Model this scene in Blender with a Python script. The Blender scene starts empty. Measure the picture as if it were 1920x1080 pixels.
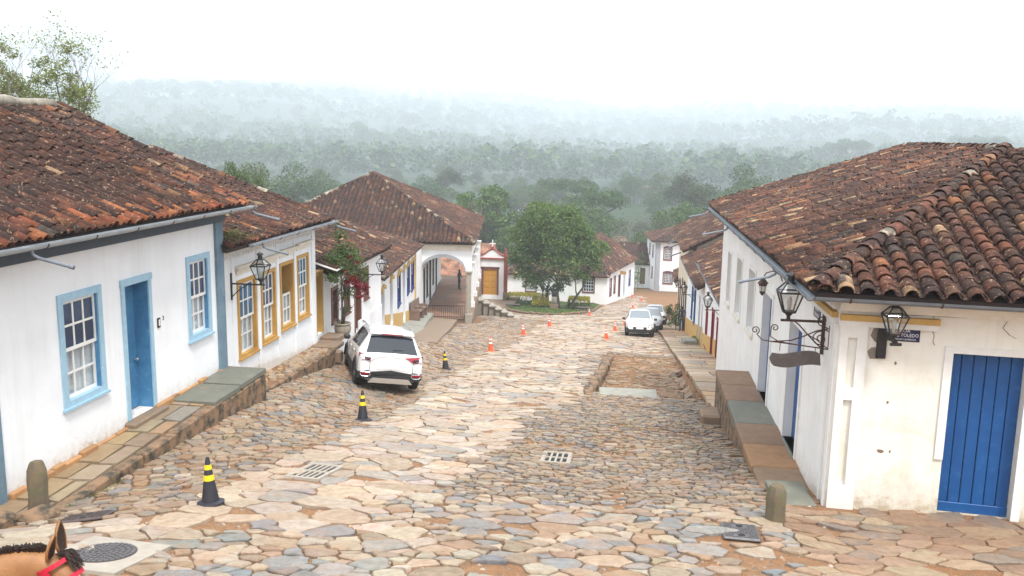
import bpy, math, random
import numpy as np
from mathutils import Vector, Matrix
R = math.radians
rnd = random.Random(7)
scene = bpy.context.scene
COL = scene.collection

# ------------------------------------------------------------------ camera
cam_data = bpy.data.cameras.new('camera')
cam = bpy.data.objects.new('camera', cam_data)
COL.objects.link(cam)
scene.camera = cam
FPX, VPX, VPY, XV = 1650.0, 1179.0, 258.0, 792.0          # focal length and vanishing points of a 1920 x 1080 view
_d = Vector((VPX - 960, -(VPY - 540), -FPX)).normalized()
_yv = 540 + (FPX * FPX + (VPX - 960) * (XV - 960)) / (540 - VPY)
_up = -Vector((XV - 960, -(_yv - 540), -FPX)).normalized()
_x = _d.cross(_up).normalized(); _up = _x.cross(_d)
CAM = Vector((0, 0, 6.0))
_rot = Matrix((_x, _d, _up))
cam.matrix_world = Matrix.Translation(CAM) @ _rot.to_4x4()
cam_data.sensor_width = 36.0
cam_data.lens = 36.0 * FPX / 1920
cam_data.clip_start = 0.1
cam_data.clip_end = 9000

# ------------------------------------------------------------------ sky, sun, exposure
SUN_EL, SUN_AZ = R(58), R(150)          # azimuth clockwise from +Y (street direction)
world = bpy.data.worlds.new('World'); scene.world = world
world.use_nodes = True
wn, wl = world.node_tree.nodes, world.node_tree.links
bg = wn['Background']
sky = wn.new('ShaderNodeTexSky'); sky.sky_type = 'NISHITA'; sky.sun_disc = False
sky.sun_elevation = SUN_EL; sky.sun_rotation = SUN_AZ; sky.dust_density = 4.0; sky.air_density = 1.0
skm = wn.new('ShaderNodeMix'); skm.data_type = 'RGBA'; skm.inputs[0].default_value = 0.9
# standard overcast sky, L = Lz (1 + 2 sin e) / 3, over the clear sky
tc = wn.new('ShaderNodeTexCoord'); sx = wn.new('ShaderNodeSeparateXYZ'); wl.new(tc.outputs['Generated'], sx.inputs[0])
mx0 = wn.new('ShaderNodeMath'); mx0.operation = 'MAXIMUM'; mx0.inputs[1].default_value = 0.0; wl.new(sx.outputs['Z'], mx0.inputs[0])
ma = wn.new('ShaderNodeMath'); ma.operation = 'MULTIPLY_ADD'; ma.inputs[1].default_value = 2 / 3; ma.inputs[2].default_value = 1 / 3; wl.new(mx0.outputs[0], ma.inputs[0])
cloud = wn.new('ShaderNodeMix'); cloud.data_type = 'RGBA'; cloud.blend_type = 'MULTIPLY'; cloud.inputs[0].default_value = 1.0; cloud.inputs[6].default_value = (11.6, 11.9, 12.2, 1)
wl.new(ma.outputs[0], cloud.inputs[7])
wl.new(sky.outputs[0], skm.inputs[6]); wl.new(cloud.outputs[2], skm.inputs[7])
wl.new(skm.outputs[2], bg.inputs['Color']); bg.inputs['Strength'].default_value = 0.1
sun_l = bpy.data.lights.new('sun', 'SUN'); sun_l.energy = 1.5; sun_l.angle = R(11); sun_l.color = (1, .95, .88)
sun = bpy.data.objects.new('sun', sun_l); COL.objects.link(sun)
_sd = Vector((math.sin(SUN_AZ) * math.cos(SUN_EL), math.cos(SUN_AZ) * math.cos(SUN_EL), math.sin(SUN_EL)))
sun.rotation_euler = (-_sd).to_track_quat('-Z', 'Y').to_euler()
vs = scene.view_settings
vs.view_transform = 'Standard'; vs.look = 'None'; vs.gamma = 1.0; vs.use_curve_mapping = False
vs.exposure = 1.42
scene.cycles.use_denoising = True
try: scene.cycles.denoiser = 'OPENIMAGEDENOISE'
except Exception: pass
scene.cycles.max_bounces = 5; scene.cycles.diffuse_bounces = 3; scene.cycles.glossy_bounces = 3
scene.cycles.transmission_bounces = 4; scene.cycles.transparent_max_bounces = 12; scene.cycles.volume_bounces = 1
scene.cycles.caustics_reflective = False; scene.cycles.caustics_refractive = False

# ------------------------------------------------------------------ mesh helpers
def wloc(o):
    p = Vector((0, 0, 0))
    while o is not None:
        p += o.location; o = o.parent
    return p
def empty(name, loc=(0, 0, 0), label=None, cat=None, group=None):
    o = bpy.data.objects.new(name, None); COL.objects.link(o); o.location = loc
    o.empty_display_size = .2
    tag(o, label, cat, group)
    return o
def tag(o, label=None, cat=None, group=None, kind=None):
    if label: o['label'] = label
    if cat: o['category'] = cat
    if group: o['group'] = group
    if kind: o['kind'] = kind
    return o
def copy_tree(o, parent=None):
    c = o.copy(); COL.objects.link(c); c.parent = parent
    for ch in o.children: copy_tree(ch, c)
    return c
class MB:
    def __init__(s): s.v = []; s.f = []; s.c = []; s.m = []; s.cur = None; s.mi = 0
    def add(s, vs, fs, col=None):
        b = len(s.v); s.v.extend([tuple(p) for p in vs])
        for f in fs: s.f.append(tuple(i + b for i in f)); s.c.append(col if col is not None else s.cur); s.m.append(s.mi)
        return s
    def box(s, c, d, M=None, col=None):
        x, y, z = d[0] / 2, d[1] / 2, d[2] / 2
        P = [Vector((a, b, e)) for e in (-z, z) for a, b in ((-x, -y), (x, -y), (x, y), (-x, y))]
        if M is not None: P = [M @ p for p in P]
        c = Vector(c); P = [p + c for p in P]
        return s.add(P, [(3, 2, 1, 0), (4, 5, 6, 7), (0, 1, 5, 4), (1, 2, 6, 5), (2, 3, 7, 6), (3, 0, 4, 7)], col)
    def bx(s, x0, x1, y0, y1, z0, z1, col=None):
        return s.box(((x0 + x1) / 2, (y0 + y1) / 2, (z0 + z1) / 2), (abs(x1 - x0), abs(y1 - y0), abs(z1 - z0)), None, col)
    def cbox(s, c, d, b=.01, M=None, col=None):
        """box with chamfered edges"""
        x, y, z = d[0] / 2, d[1] / 2, d[2] / 2; b = min(b, x * .9, y * .9, z * .9)
        V = []; idx = {}
        for ax in range(3):
            for sx in (-1, 1):
                for sy in (-1, 1):
                    for sz in (-1, 1):
                        p = [sx * (x - b), sy * (y - b), sz * (z - b)]; h = (x, y, z)
                        p[ax] = (sx, sy, sz)[ax] * h[ax]
                        idx[(ax, sx, sy, sz)] = len(V); V.append(Vector(p))
        F = []
        for ax in range(3):
            o = [a for a in range(3) if a != ax]
            for sg in (-1, 1):
                q = []
                for a, e in ((-1, -1), (1, -1), (1, 1), (-1, 1)):
                    k = [0, 0, 0]; k[ax] = sg; k[o[0]] = a; k[o[1]] = e; q.append(idx[(ax, *k)])
                F.append(q)
        for ax in range(3):
            o = [a for a in range(3) if a != ax]
            for a in (-1, 1):
                for e in (-1, 1):
                    q = []
                    for sg, w in ((-1, 0), (1, 0), (1, 1), (-1, 1)):
                        k = [0, 0, 0]; k[ax] = sg; k[o[0]] = a; k[o[1]] = e; q.append(idx[(o[w], *k)])
                    F.append(q)
        for sx in (-1, 1):
            for sy in (-1, 1):
                for sz in (-1, 1): F.append([idx[(a, sx, sy, sz)] for a in range(3)])
        # outward orientation
        G = []
        for f in F:
            n = (V[f[1]] - V[f[0]]).cross(V[f[2]] - V[f[0]]); m = sum((V[i] for i in f), Vector()) / len(f)
            G.append(f if n.dot(m) > 0 else f[::-1])
        if M is not None: V = [M @ p for p in V]
        c = Vector(c)
        return s.add([p + c for p in V], G, col)
    def bar(s, a, b, w, h=None, up=(0, 0, 1), col=None):
        a = Vector(a); b = Vector(b); h = h or w
        t = (b - a); L = t.length
        if L < 1e-6: return s
        t.normalize(); u = Vector(up)
        if abs(t.dot(u)) > .98: u = Vector((1, 0, 0))
        x = t.cross(u).normalized(); u = x.cross(t)
        P = []
        for q in (a, b):
            for i, j in ((-1, -1), (1, -1), (1, 1), (-1, 1)): P.append(q + x * (i * w / 2) + u * (j * h / 2))
        return s.add(P, [(0, 1, 2, 3), (7, 6, 5, 4), (4, 5, 1, 0), (5, 6, 2, 1), (6, 7, 3, 2), (7, 4, 0, 3)], col)
    def tube(s, pts, r, n=8, cap=True, col=None):
        pts = [Vector(p) for p in pts]; rs = r if isinstance(r, (list, tuple)) else [r] * len(pts)
        V = []; F = []; prev = None
        for i, p in enumerate(pts):
            t = (pts[min(i + 1, len(pts) - 1)] - pts[max(i - 1, 0)])
            t = t.normalized() if t.length > 1e-9 else Vector((0, 0, 1))
            if prev is None:
                u = Vector((0, 0, 1)) if abs(t.z) < .9 else Vector((1, 0, 0))
                x = t.cross(u).normalized()
            else:
                x = (prev - t * prev.dot(t)); x = x.normalized() if x.length > 1e-6 else t.orthogonal().normalized()
            prev = x; y = t.cross(x)
            for k in range(n):
                a = 2 * math.pi * k / n; V.append(p + x * math.cos(a) * rs[i] + y * math.sin(a) * rs[i])
        for i in range(len(pts) - 1):
            for k in range(n):
                k2 = (k + 1) % n; F.append((i * n + k, i * n + k2, (i + 1) * n + k2, (i + 1) * n + k))
        if cap: F.append(tuple(range(n))[::-1]); F.append(tuple(range((len(pts) - 1) * n, len(pts) * n)))
        return s.add(V, F, col)
    def lathe(s, c, prof, n=16, M=None, col=None):
        """prof: list of (r, z)"""
        V = []; F = []
        for r, z in prof:
            for k in range(n):
                a = 2 * math.pi * k / n; p = Vector((r * math.cos(a), r * math.sin(a), z))
                if M is not None: p = M @ p
                V.append(p + Vector(c))
        for i in range(len(prof) - 1):
            for k in range(n):
                k2 = (k + 1) % n; F.append((i * n + k, i * n + k2, (i + 1) * n + k2, (i + 1) * n + k))
        F.append(tuple(range(n))[::-1]); F.append(tuple(range((len(prof) - 1) * n, len(prof) * n)))
        return s.add(V, F, col)
    def prism(s, poly, d, col=None):
        """poly: 3d points, extruded by vector d"""
        n = len(poly); P = [Vector(p) for p in poly]; Q = [p + Vector(d) for p in P]
        F = [tuple(range(n))[::-1], tuple(range(n, 2 * n))] + [(i, (i + 1) % n, n + (i + 1) % n, n + i) for i in range(n)]
        return s.add(P + Q, F, col)
    def build(s, name, mat, parent=None, smooth=False, kind=None, origin=None):
        me = bpy.data.meshes.new(name)
        base = wloc(parent) if parent is not None else Vector((0, 0, 0))
        off = Vector(origin) if origin is not None else Vector((0, 0, 0))
        V = np.array(s.v, dtype=np.float64).reshape(-1, 3) - np.array(base) - np.array(off)
        me.from_pydata(V.tolist(), [], s.f)
        mats = mat if isinstance(mat, (list, tuple)) else [mat]
        for m in mats: me.materials.append(m)
        if len(mats) > 1: me.polygons.foreach_set('material_index', s.m)
        if any(c is not None for c in s.c):
            at = me.color_attributes.new('Col', 'FLOAT_COLOR', 'CORNER')
            ls = np.zeros(len(me.polygons), dtype=np.int32); me.polygons.foreach_get('loop_total', ls)
            cc = np.array([(c[0], c[1], c[2], 1.0) if c is not None else (1, 1, 1, 1) for c in s.c], dtype=np.float32)
            at.data.foreach_set('color', np.repeat(cc, ls, axis=0).ravel())
        if smooth: me.polygons.foreach_set('use_smooth', [True] * len(me.polygons))
        me.update()
        o = bpy.data.objects.new(name, me); COL.objects.link(o); o.location = off
        if parent is not None: o.parent = parent
        if kind: o['kind'] = kind
        return o
def rotz(a): return Matrix.Rotation(a, 3, 'Z')
def fixnormals(o):
    import bmesh
    bm = bmesh.new(); bm.from_mesh(o.data); bmesh.ops.recalc_face_normals(bm, faces=bm.faces); bm.to_mesh(o.data); bm.free()
    return o
def smooth_by_angle(o, ang=40):
    try:
        o.data.polygons.foreach_set('use_smooth', [True] * len(o.data.polygons))
        o.data.set_sharp_from_angle(angle=R(ang))
    except Exception: pass
    return o
def add_mod(o, typ, **kw):
    m = o.modifiers.new(typ.lower(), typ)
    for k, v in kw.items(): setattr(m, k, v)
    return m

# ------------------------------------------------------------------ noise (python side)
def _h(i, j, s=0):
    n = (i * 374761393 + j * 668265263 + s * 1442695041) & 0xffffffff
    n = ((n ^ (n >> 13)) * 1274126177) & 0xffffffff
    return ((n ^ (n >> 16)) & 0xffff) / 65535.0
def vnoise(x, y, s=0):
    i, j = math.floor(x), math.floor(y); u, v = x - i, y - j
    u = u * u * (3 - 2 * u); v = v * v * (3 - 2 * v)
    a, b, c, d = _h(i, j, s), _h(i + 1, j, s), _h(i, j + 1, s), _h(i + 1, j + 1, s)
    return (a + (b - a) * u) * (1 - v) + (c + (d - c) * u) * v
def lerp(a, b, t): return a + (b - a) * t
def clamp(x, a=0., b=1.): return a if x < a else b if x > b else x
def sstep(a, b, x): t = clamp((x - a) / (b - a)); return t * t * (3 - 2 * t)

# ------------------------------------------------------------------ materials
def newmat(name):
    m = bpy.data.materials.new(name); m.use_nodes = True
    nt = m.node_tree; b = nt.nodes['Principled BSDF']
    return m, nt, b
def noise_node(nt, scale, detail=4, rough=.6, vec=None, dist=0.):
    n = nt.nodes.new('ShaderNodeTexNoise'); n.inputs['Scale'].default_value = scale
    n.inputs['Detail'].default_value = detail; n.inputs['Roughness'].default_value = rough; n.inputs['Distortion'].default_value = dist
    if vec is not None: nt.links.new(vec, n.inputs['Vector'])
    return n
def ramp(nt, src, stops):
    r = nt.nodes.new('ShaderNodeValToRGB'); e = r.color_ramp.elements
    e[0].position, e[0].color = stops[0][0], (*[stops[0][1]] * 3, 1) if not isinstance(stops[0][1], tuple) else (*stops[0][1], 1)
    e[1].position, e[1].color = stops[-1][0], (*[stops[-1][1]] * 3, 1) if not isinstance(stops[-1][1], tuple) else (*stops[-1][1], 1)
    for p, c in stops[1:-1]:
        k = e.new(p); k.color = (c, c, c, 1) if not isinstance(c, tuple) else (*c, 1)
    nt.links.new(src, r.inputs[0]); return r.outputs[0]
def mix(nt, fac, a, b, mode='MIX'):
    m = nt.nodes.new('ShaderNodeMix'); m.data_type = 'RGBA'; m.blend_type = mode
    for k, v in ((0, fac), (6, a), (7, b)):
        if isinstance(v, (int, float)): m.inputs[k].default_value = v
        elif isinstance(v, tuple): m.inputs[k].default_value = (*v[:3], 1)
        else: nt.links.new(v, m.inputs[k])
    return m.outputs[2]
def math_n(nt, op, a, b=None):
    m = nt.nodes.new('ShaderNodeMath'); m.operation = op
    for k, v in ((0, a), (1, b)):
        if v is None: continue
        if isinstance(v, (int, float)): m.inputs[k].default_value = v
        else: nt.links.new(v, m.inputs[k])
    return m.outputs[0]
def posn(nt): return nt.nodes.new('ShaderNodeNewGeometry').outputs['Position']
def bump(nt, b, h, strength=.3, dist=.02):
    n = nt.nodes.new('ShaderNodeBump'); n.inputs['Strength'].default_value = strength; n.inputs['Distance'].default_value = dist
    nt.links.new(h, n.inputs['Height']); nt.links.new(n.outputs[0], b.inputs['Normal'])
def simple(name, col, col2=None, scale=6, rough=.7, bmp=0., bscale=40, metal=0., spec=.5, src=None, speck=None, obj=False):
    """two-tone noise material; src: None | 'attr' (per-piece colour) | 'object' (object colour)"""
    m, nt, b = newmat(name)
    if obj:
        p = nt.nodes.new('ShaderNodeTexCoord').outputs['Object']
    else: p = posn(nt)
    n = noise_node(nt, scale, 5, .65, p)
    base = None
    if src == 'attr':
        a = nt.nodes.new('ShaderNodeAttribute'); a.attribute_name = 'Col'; base = a.outputs['Color']
    elif src == 'object':
        base = nt.nodes.new('ShaderNodeObjectInfo').outputs['Color']
    f = ramp(nt, n.outputs['Fac'], [(.3, 0.), (.7, 1.)])
    if base is None: out = mix(nt, f, col, col2 or col)
    else: out = mix(nt, 1., base, mix(nt, f, col, col2 or col), 'MULTIPLY')
    if speck:
        sc, cl, lo, hi = speck
        n2 = noise_node(nt, sc, 6, .7, p); out = mix(nt, ramp(nt, n2.outputs['Fac'], [(lo, 0.), (hi, 1.)]), out, cl)
    nt.links.new(out, b.inputs['Base Color'])
    b.inputs['Roughness'].default_value = rough; b.inputs['Metallic'].default_value = metal
    b.inputs['Specular IOR Level'].default_value = spec
    if bmp:
        n3 = noise_node(nt, bscale, 6, .7, p); bump(nt, b, n3.outputs['Fac'], bmp, .01)
    return m
def plaster(name, col, dirt=(.42, .33, .22), za=0., zb=0., height=.7, amount=.75, old=0.):
    """lime-washed wall: splash dirt above its foot line z = za + zb*Y, blotches, fine relief"""
    m, nt, b = newmat(name); p = posn(nt)
    sep = nt.nodes.new('ShaderNodeSeparateXYZ'); nt.links.new(p, sep.inputs[0])
    foot = math_n(nt, 'MULTIPLY_ADD', sep.outputs['Y'], zb); foot.node.inputs[2].default_value = za
    hgt = math_n(nt, 'SUBTRACT', sep.outputs['Z'], foot)
    big = noise_node(nt, .9, 5, .6, p); fine = noise_node(nt, 7, 6, .7, p)
    c = mix(nt, ramp(nt, big.outputs['Fac'], [(.35, 0.), (.75, 1.)]), col, tuple(x * .89 for x in col))
    if old:
        n3 = noise_node(nt, 1.7, 7, .65, p, .6)
        c = mix(nt, math_n(nt, 'MULTIPLY', ramp(nt, n3.outputs['Fac'], [(.5, 0.), (.75, 1.)]), old), c, (.60, .50, .33))
    d = math_n(nt, 'DIVIDE', hgt, height)
    d = math_n(nt, 'ADD', d, math_n(nt, 'MULTIPLY', math_n(nt, 'SUBTRACT', fine.outputs['Fac'], .5), 1.6))
    d = math_n(nt, 'ADD', d, math_n(nt, 'MULTIPLY', math_n(nt, 'SUBTRACT', big.outputs['Fac'], .5), .8))
    f = ramp(nt, d, [(0., 1.), (.35, .35), (.9, 0.)])
    c = mix(nt, math_n(nt, 'MULTIPLY', f, amount), c, dirt)
    mp = nt.nodes.new('ShaderNodeMapping'); mp.inputs['Scale'].default_value = (5, 5, .35); nt.links.new(p, mp.inputs[0])
    stk = noise_node(nt, 1.0, 5, .65, mp.outputs[0])
    c = mix(nt, math_n(nt, 'MULTIPLY', ramp(nt, stk.outputs['Fac'], [(.52, 0.), (.72, 1.)]), .16 + old * .2), c, (.50, .46, .40))
    nt.links.new(c, b.inputs['Base Color']); b.inputs['Roughness'].default_value = .9; b.inputs['Specular IOR Level'].default_value = .2
    h = math_n(nt, 'ADD', math_n(nt, 'MULTIPLY', big.outputs['Fac'], 1.2), math_n(nt, 'MULTIPLY', noise_node(nt, 30, 5, .6, p).outputs['Fac'], .12))
    bump(nt, b, h, .45, .05)
    return m
def tile_mat(name, src, dark=.74):
    """weathered clay: piece colour, black grime, pale lichen"""
    m, nt, b = newmat(name); p = posn(nt)
    if src == 'object': base = nt.nodes.new('ShaderNodeObjectInfo').outputs['Color']
    else:
        a = nt.nodes.new('ShaderNodeAttribute'); a.attribute_name = 'Col'; base = a.outputs['Color']
    n1 = noise_node(nt, 5.5, 6, .72, p, .4); n2 = noise_node(nt, 14, 5, .7, p); n3 = noise_node(nt, 1.1, 3, .5, p)
    c = mix(nt, ramp(nt, n2.outputs['Fac'], [(.35, 0.), (.7, 1.)]), base, mix(nt, 1., base, (.72, .66, .6), 'MULTIPLY'))
    g = math_n(nt, 'ADD', n1.outputs['Fac'], math_n(nt, 'MULTIPLY', math_n(nt, 'SUBTRACT', n3.outputs['Fac'], .5), .7))
    c = mix(nt, math_n(nt, 'MULTIPLY', ramp(nt, g, [(.40, 0.), (.60, 1.)]), dark), c, (.026, .017, .015))
    l = noise_node(nt, 13, 6, .78, p, .8)
    c = mix(nt, math_n(nt, 'MULTIPLY', ramp(nt, l.outputs['Fac'], [(.58, 0.), (.64, 1.)]), .85), c, (.43, .29, .18))
    nt.links.new(c, b.inputs['Base Color']); b.inputs['Roughness'].default_value = .88; b.inputs['Specular IOR Level'].default_value = .25
    bump(nt, b, n2.outputs['Fac'], .5, .012)
    return m
def glass_mat(name, tint=(.03, .04, .05), rough=.04):
    m, nt, b = newmat(name)
    b.inputs['Base Color'].default_value = (*tint, 1); b.inputs['Roughness'].default_value = rough
    b.inputs['Specular IOR Level'].default_value = .6
    return m
def clear_glass(name, alpha=.22):
    m, nt, b = newmat(name)
    t = nt.nodes.new('ShaderNodeBsdfTransparent'); t.inputs[0].default_value = (.92, .95, .96, 1)
    g = nt.nodes.new('ShaderNodeBsdfGlossy'); g.inputs['Roughness'].default_value = .03
    mx = nt.nodes.new('ShaderNodeMixShader'); mx.inputs[0].default_value = alpha * .4
    nt.links.new(t.outputs[0], mx.inputs[1]); nt.links.new(g.outputs[0], mx.inputs[2])
    nt.links.new(mx.outputs[0], nt.nodes['Material Output'].inputs['Surface'])
    return m

W = {}
W['white1'] = plaster('plaster_white_near_house', (.83, .855, .88), za=.34, zb=0, height=.42, amount=.75)
W['white2'] = plaster('plaster_white_second_house', (.83, .855, .88), za=1.95, zb=-.1, height=.25, amount=.5)
W['whiteR'] = plaster('plaster_white_corner_house', (.84, .84, .83), za=2.5, zb=-.16, height=.5, amount=.55, old=.22)
W['cream'] = plaster('plaster_cream_old', (.83, .81, .74), za=.22, zb=0, height=.7, amount=.85, old=.5)
W['white'] = plaster('plaster_white', (.83, .85, .87), za=2.6, zb=-.16, height=.4, amount=.4)
W['creamfar'] = plaster('plaster_cream_fascia', (.72, .64, .50), za=-90, amount=0, old=.3)
W['whitetrim'] = simple('white_limewash_trim', (.80, .80, .79), (.72, .70, .66), 4, .85, .1, 30)
W['creamtrim'] = simple('cream_moulding', (.74, .70, .62), (.62, .56, .45), 3, .85, .15, 30)
W['ochre'] = simple('ochre_paint', (.50, .29, .075), (.42, .235, .055), 5, .75, .1, 40)
W['ochre_pale'] = simple('yellow_ochre_paint', (.60, .39, .13), (.52, .32, .10), 5, .75, .1, 40)
W['bluelight'] = simple('pale_blue_paint', (.36, .53, .65), (.27, .45, .58), 7, .55, .1, 60, speck=(9, (.62, .70, .74), .66, .74))
W['bluedoor'] = simple('weathered_blue_paint', (.045, .17, .34), (.08, .25, .44), 4, .5, .15, 50, speck=(9, (.24, .38, .50), .60, .72))
W['bluedeep'] = simple('deep_blue_paint', (.002, .058, .215), (.004, .085, .28), 3.5, .5, .3, 30, speck=(7, (.04, .13, .32), .58, .75))
W['navy'] = simple('navy_paint', (.012, .03, .15), (.02, .045, .2), 4, .5)
W['postblue'] = simple('slate_blue_limewash', (.10, .17, .23), (.17, .25, .31), 2.2, .85, .2, 30, speck=(3, (.30, .37, .42), .6, .8))
W['fascia'] = simple('dark_slate_fascia_paint', (.045, .06, .085), (.06, .08, .11), 5, .6)
W['brownwood'] = simple('brown_painted_wood', (.13, .055, .04), (.18, .08, .06), 8, .6, .15, 40)
W['maroon'] = simple('maroon_painted_wood', (.11, .025, .03), (.15, .035, .04), 8, .6)
W['redoor'] = simple('red_painted_wood', (.30, .03, .035), (.22, .02, .03), 6, .55)
W['redoxide'] = simple('red_oxide_paint', (.30, .055, .035), (.24, .045, .03), 4, .75, .1, 30)
W['green'] = simple('dark_green_painted_wood', (.02, .045, .03), (.03, .06, .04), 6, .55)
W['ochredoor'] = simple('mustard_painted_door', (.52, .26, .02), (.45, .21, .015), 5, .5)
W['greywood'] = simple('weathered_grey_wood', (.33, .34, .36), (.25, .26, .28), 6, .75, .2, 60)
W['benchwood'] = simple('old_bench_wood', (.16, .10, .08), (.22, .15, .11), 9, .7, .2, 60)
W['sashwhite'] = simple('white_sash_paint', (.82, .82, .80), (.74, .73, .70), 12, .45)
W['gutter'] = simple('zinc_gutter', (.42, .45, .48), (.30, .33, .36), 3, .45, .05, 30, metal=.35, speck=(5, (.20, .12, .08), .70, .78))
W['gutterdark'] = simple('dull_zinc_gutter', (.20, .23, .26), (.14, .16, .19), 3, .45, .05, 30, metal=.4)
W['iron'] = simple('wrought_iron', (.02, .019, .02), (.035, .03, .028), 20, .5, .1, 60, metal=.3)
W['rustiron'] = simple('rusty_wrought_iron', (.045, .028, .022), (.10, .05, .03), 18, .65, .2, 60, metal=.2)
W['castiron'] = simple('cast_iron_cover', (.07, .055, .055), (.11, .085, .08), 14, .55, .2, 60, metal=.3)
W['castgrey'] = simple('grey_cast_iron_cover', (.10, .095, .10), (.14, .135, .14), 14, .5, .2, 60, metal=.3)
W['concrete'] = simple('pale_concrete', (.36, .325, .275), (.28, .25, .21), 5, .85, .2, 50)
W['concrete_slab'] = simple('grey_green_slab', (.30, .295, .25), (.21, .21, .185), 5, .8, .25, 40, speck=(3, (.38, .25, .13), .6, .75))
W['dark'] = simple('dark_shade_and_joints', (.01, .01, .012), (.015, .015, .018), 5, .9)  # near-black surface: painted shade of rooms and slots, also dark joints
W['pane'] = glass_mat('window_glass', (.02, .045, .10), .03)  # bluish base colour paints the reflected sky into the glass
W['paneblue'] = glass_mat('window_glass_blue_reflection', (.03, .12, .22), .03)  # stronger blue reflection, painted in as the glass colour
W['curtain'] = simple('white_lace_curtain', (.80, .81, .83), (.62, .63, .67), 18, .9, .3, 40)
W['lampglass'] = clear_glass('window_clear_glass', .2); W['lanternglass'] = clear_glass('lantern_glass', .55)
W['lamppale'] = simple('pale_lamp_fitting', (.55, .55, .5), (.45, .45, .42), 10, .5)
W['soil'] = None
W['bollard'] = simple('mossy_stone_bollard', (.17, .125, .07), (.10, .085, .065), 7, .95, .7, 30, speck=(9, (.10, .12, .05), .52, .66))
W['board'] = simple('dark_weathered_board', (.085, .07, .065), (.13, .11, .10), 9, .75, .2, 40)
W['signblue'] = simple('enamel_sign_blue', (.01, .018, .085), None, 5, .3)
W['signwhite'] = simple('enamel_sign_white', (.8, .8, .82), None, 5, .35)
W['ridgecement'] = simple('pale_ridge_mortar', (.34, .31, .25), (.16, .14, .115), 7, .95, .6, 25, speck=(8, (.08, .07, .06), .56, .68))
W['tileobj'] = tile_mat('clay_tile', 'object')
W['tileattr'] = tile_mat('clay_tile_field', 'attr')
W['deck'] = simple('dark_roof_underlay', (.05, .032, .026), (.03, .022, .02), 3, .95)
W['rawstone'] = simple('split_stone', (1, 1, 1), (.78, .74, .70), 5, .85, .8, 22, src='attr', speck=(6, (.16, .13, .10), .62, .74))
def pave_mat():
    m, nt, b = newmat('street_stone'); p = posn(nt); a = nt.nodes.new('ShaderNodeAttribute'); a.attribute_name = 'Col'
    n1, n2, n3, n4 = noise_node(nt, 7, 6, .7, p), noise_node(nt, .55, 5, .65, p), noise_node(nt, 24, 5, .75, p), noise_node(nt, 2.6, 5, .7, p, .5)
    c = mix(nt, 1., a.outputs['Color'], mix(nt, ramp(nt, n1.outputs['Fac'], [(.32, 0.), (.70, 1.)]), (1.0, .98, .955), (.60, .56, .52)), 'MULTIPLY')
    c = mix(nt, math_n(nt, 'MULTIPLY', ramp(nt, n4.outputs['Fac'], [(.50, 0.), (.72, 1.)]), .55), c, (.33, .185, .095))
    c = mix(nt, math_n(nt, 'MULTIPLY', ramp(nt, n2.outputs['Fac'], [(.46, 0.), (.66, 1.)]), .30), c, (.30, .19, .115))
    c = mix(nt, ramp(nt, n3.outputs['Fac'], [(.62, 0.), (.74, .7)]), c, (.14, .11, .085))
    nt.links.new(c, b.inputs['Base Color']); b.inputs['Specular IOR Level'].default_value = .45
    nt.links.new(ramp(nt, n1.outputs['Fac'], [(.3, .5), (.7, .85)]), b.inputs['Roughness'])
    bump(nt, b, math_n(nt, 'ADD', n1.outputs['Fac'], math_n(nt, 'MULTIPLY', n3.outputs['Fac'], .5)), .9, .03)
    return m
W['pave'] = pave_mat()
W['kerbstone'] = simple('stained_kerb_stone', (.26, .155, .085), (.15, .105, .07), 4, .9, .9, 16, speck=(4, (.035, .035, .025), .46, .62))
W['slabgreen'] = simple('soapstone_slab', (.165, .165, .13), (.11, .115, .095), 3, .7, .3, 26, speck=(3, (.34, .21, .11), .62, .74))
W['slabbrown'] = simple('brown_stone_slab', (.25, .165, .105), (.17, .13, .095), 3, .8, .6, 20, speck=(4, (.15, .14, .12), .55, .7))
W['rubble'] = simple('mortared_rubble', (.30, .26, .20), (.20, .18, .15), 6, .95, .8, 12, speck=(5, (.10, .10, .07), .55, .7))
# ------------------------------------------------------------------ ground
_BY = [(-60, 5.5), (0, 2.445), (90, -11.95), (100, -13.0), (122, -14.9), (150, -18), (200, -23), (300, -25), (800, -29), (1400, -22), (2200, 14), (3200, 66), (4600, 125), (7000, 125)]
import bisect
def piecewise(T):
    A = [a for a, b in T]; B = [b for a, b in T]
    def f(y):
        i = bisect.bisect_right(A, y)
        if i <= 0: return B[0]
        if i >= len(A): return B[-1]
        return B[i - 1] + (B[i] - B[i - 1]) * (y - A[i - 1]) / (A[i] - A[i - 1])
    return f
gbase = piecewise(_BY)
_LAT = [(-60, 0), (8, 0), (11, -.36), (12.7, -.34), (15, .0), (19, .33), (25, .45), (30, .55), (40, .4), (56, 0), (4000, 0)]
glat = piecewise(_LAT)
def gz(x, y):
    z = gbase(y)
    if y < 60 and x < -6.2:
        z += glat(y) * clamp((-6.2 - x) / 2.3)
    if y < 130:
        z += (vnoise(x * .55, y * .4, 3) - .5) * .10 * clamp(1 - (y - 90) / 40)
    if 26.2 < y < 40 and -.72 < x < 2.45:
        z -= .55 * (1 - (y - 26.2) / 13.8) * sstep(26.2, 26.5, y)
    if y > 130:
        k = clamp((y - 130) / 200)
        z += k * ((vnoise(x / 90, y / 90, 5) - .5) * 12 + (vnoise(x / 35, y / 35, 6) - .5) * 5)
        z += k * (clamp(-x / 500, 0, 1) * 9 + clamp((x - 120) / 500, 0, 1) * 7)
    if y > 800: z += clamp((y - 800) / 1000) * ((vnoise(x / 430, y / 560, 51) - .45) * 55 + clamp((-x - 100) / 1200) * 75)
    if x < -14 and y < 130: z += clamp((-14 - x) / 40) * clamp((y - 30) / 40) * 3.0
    return z
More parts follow.
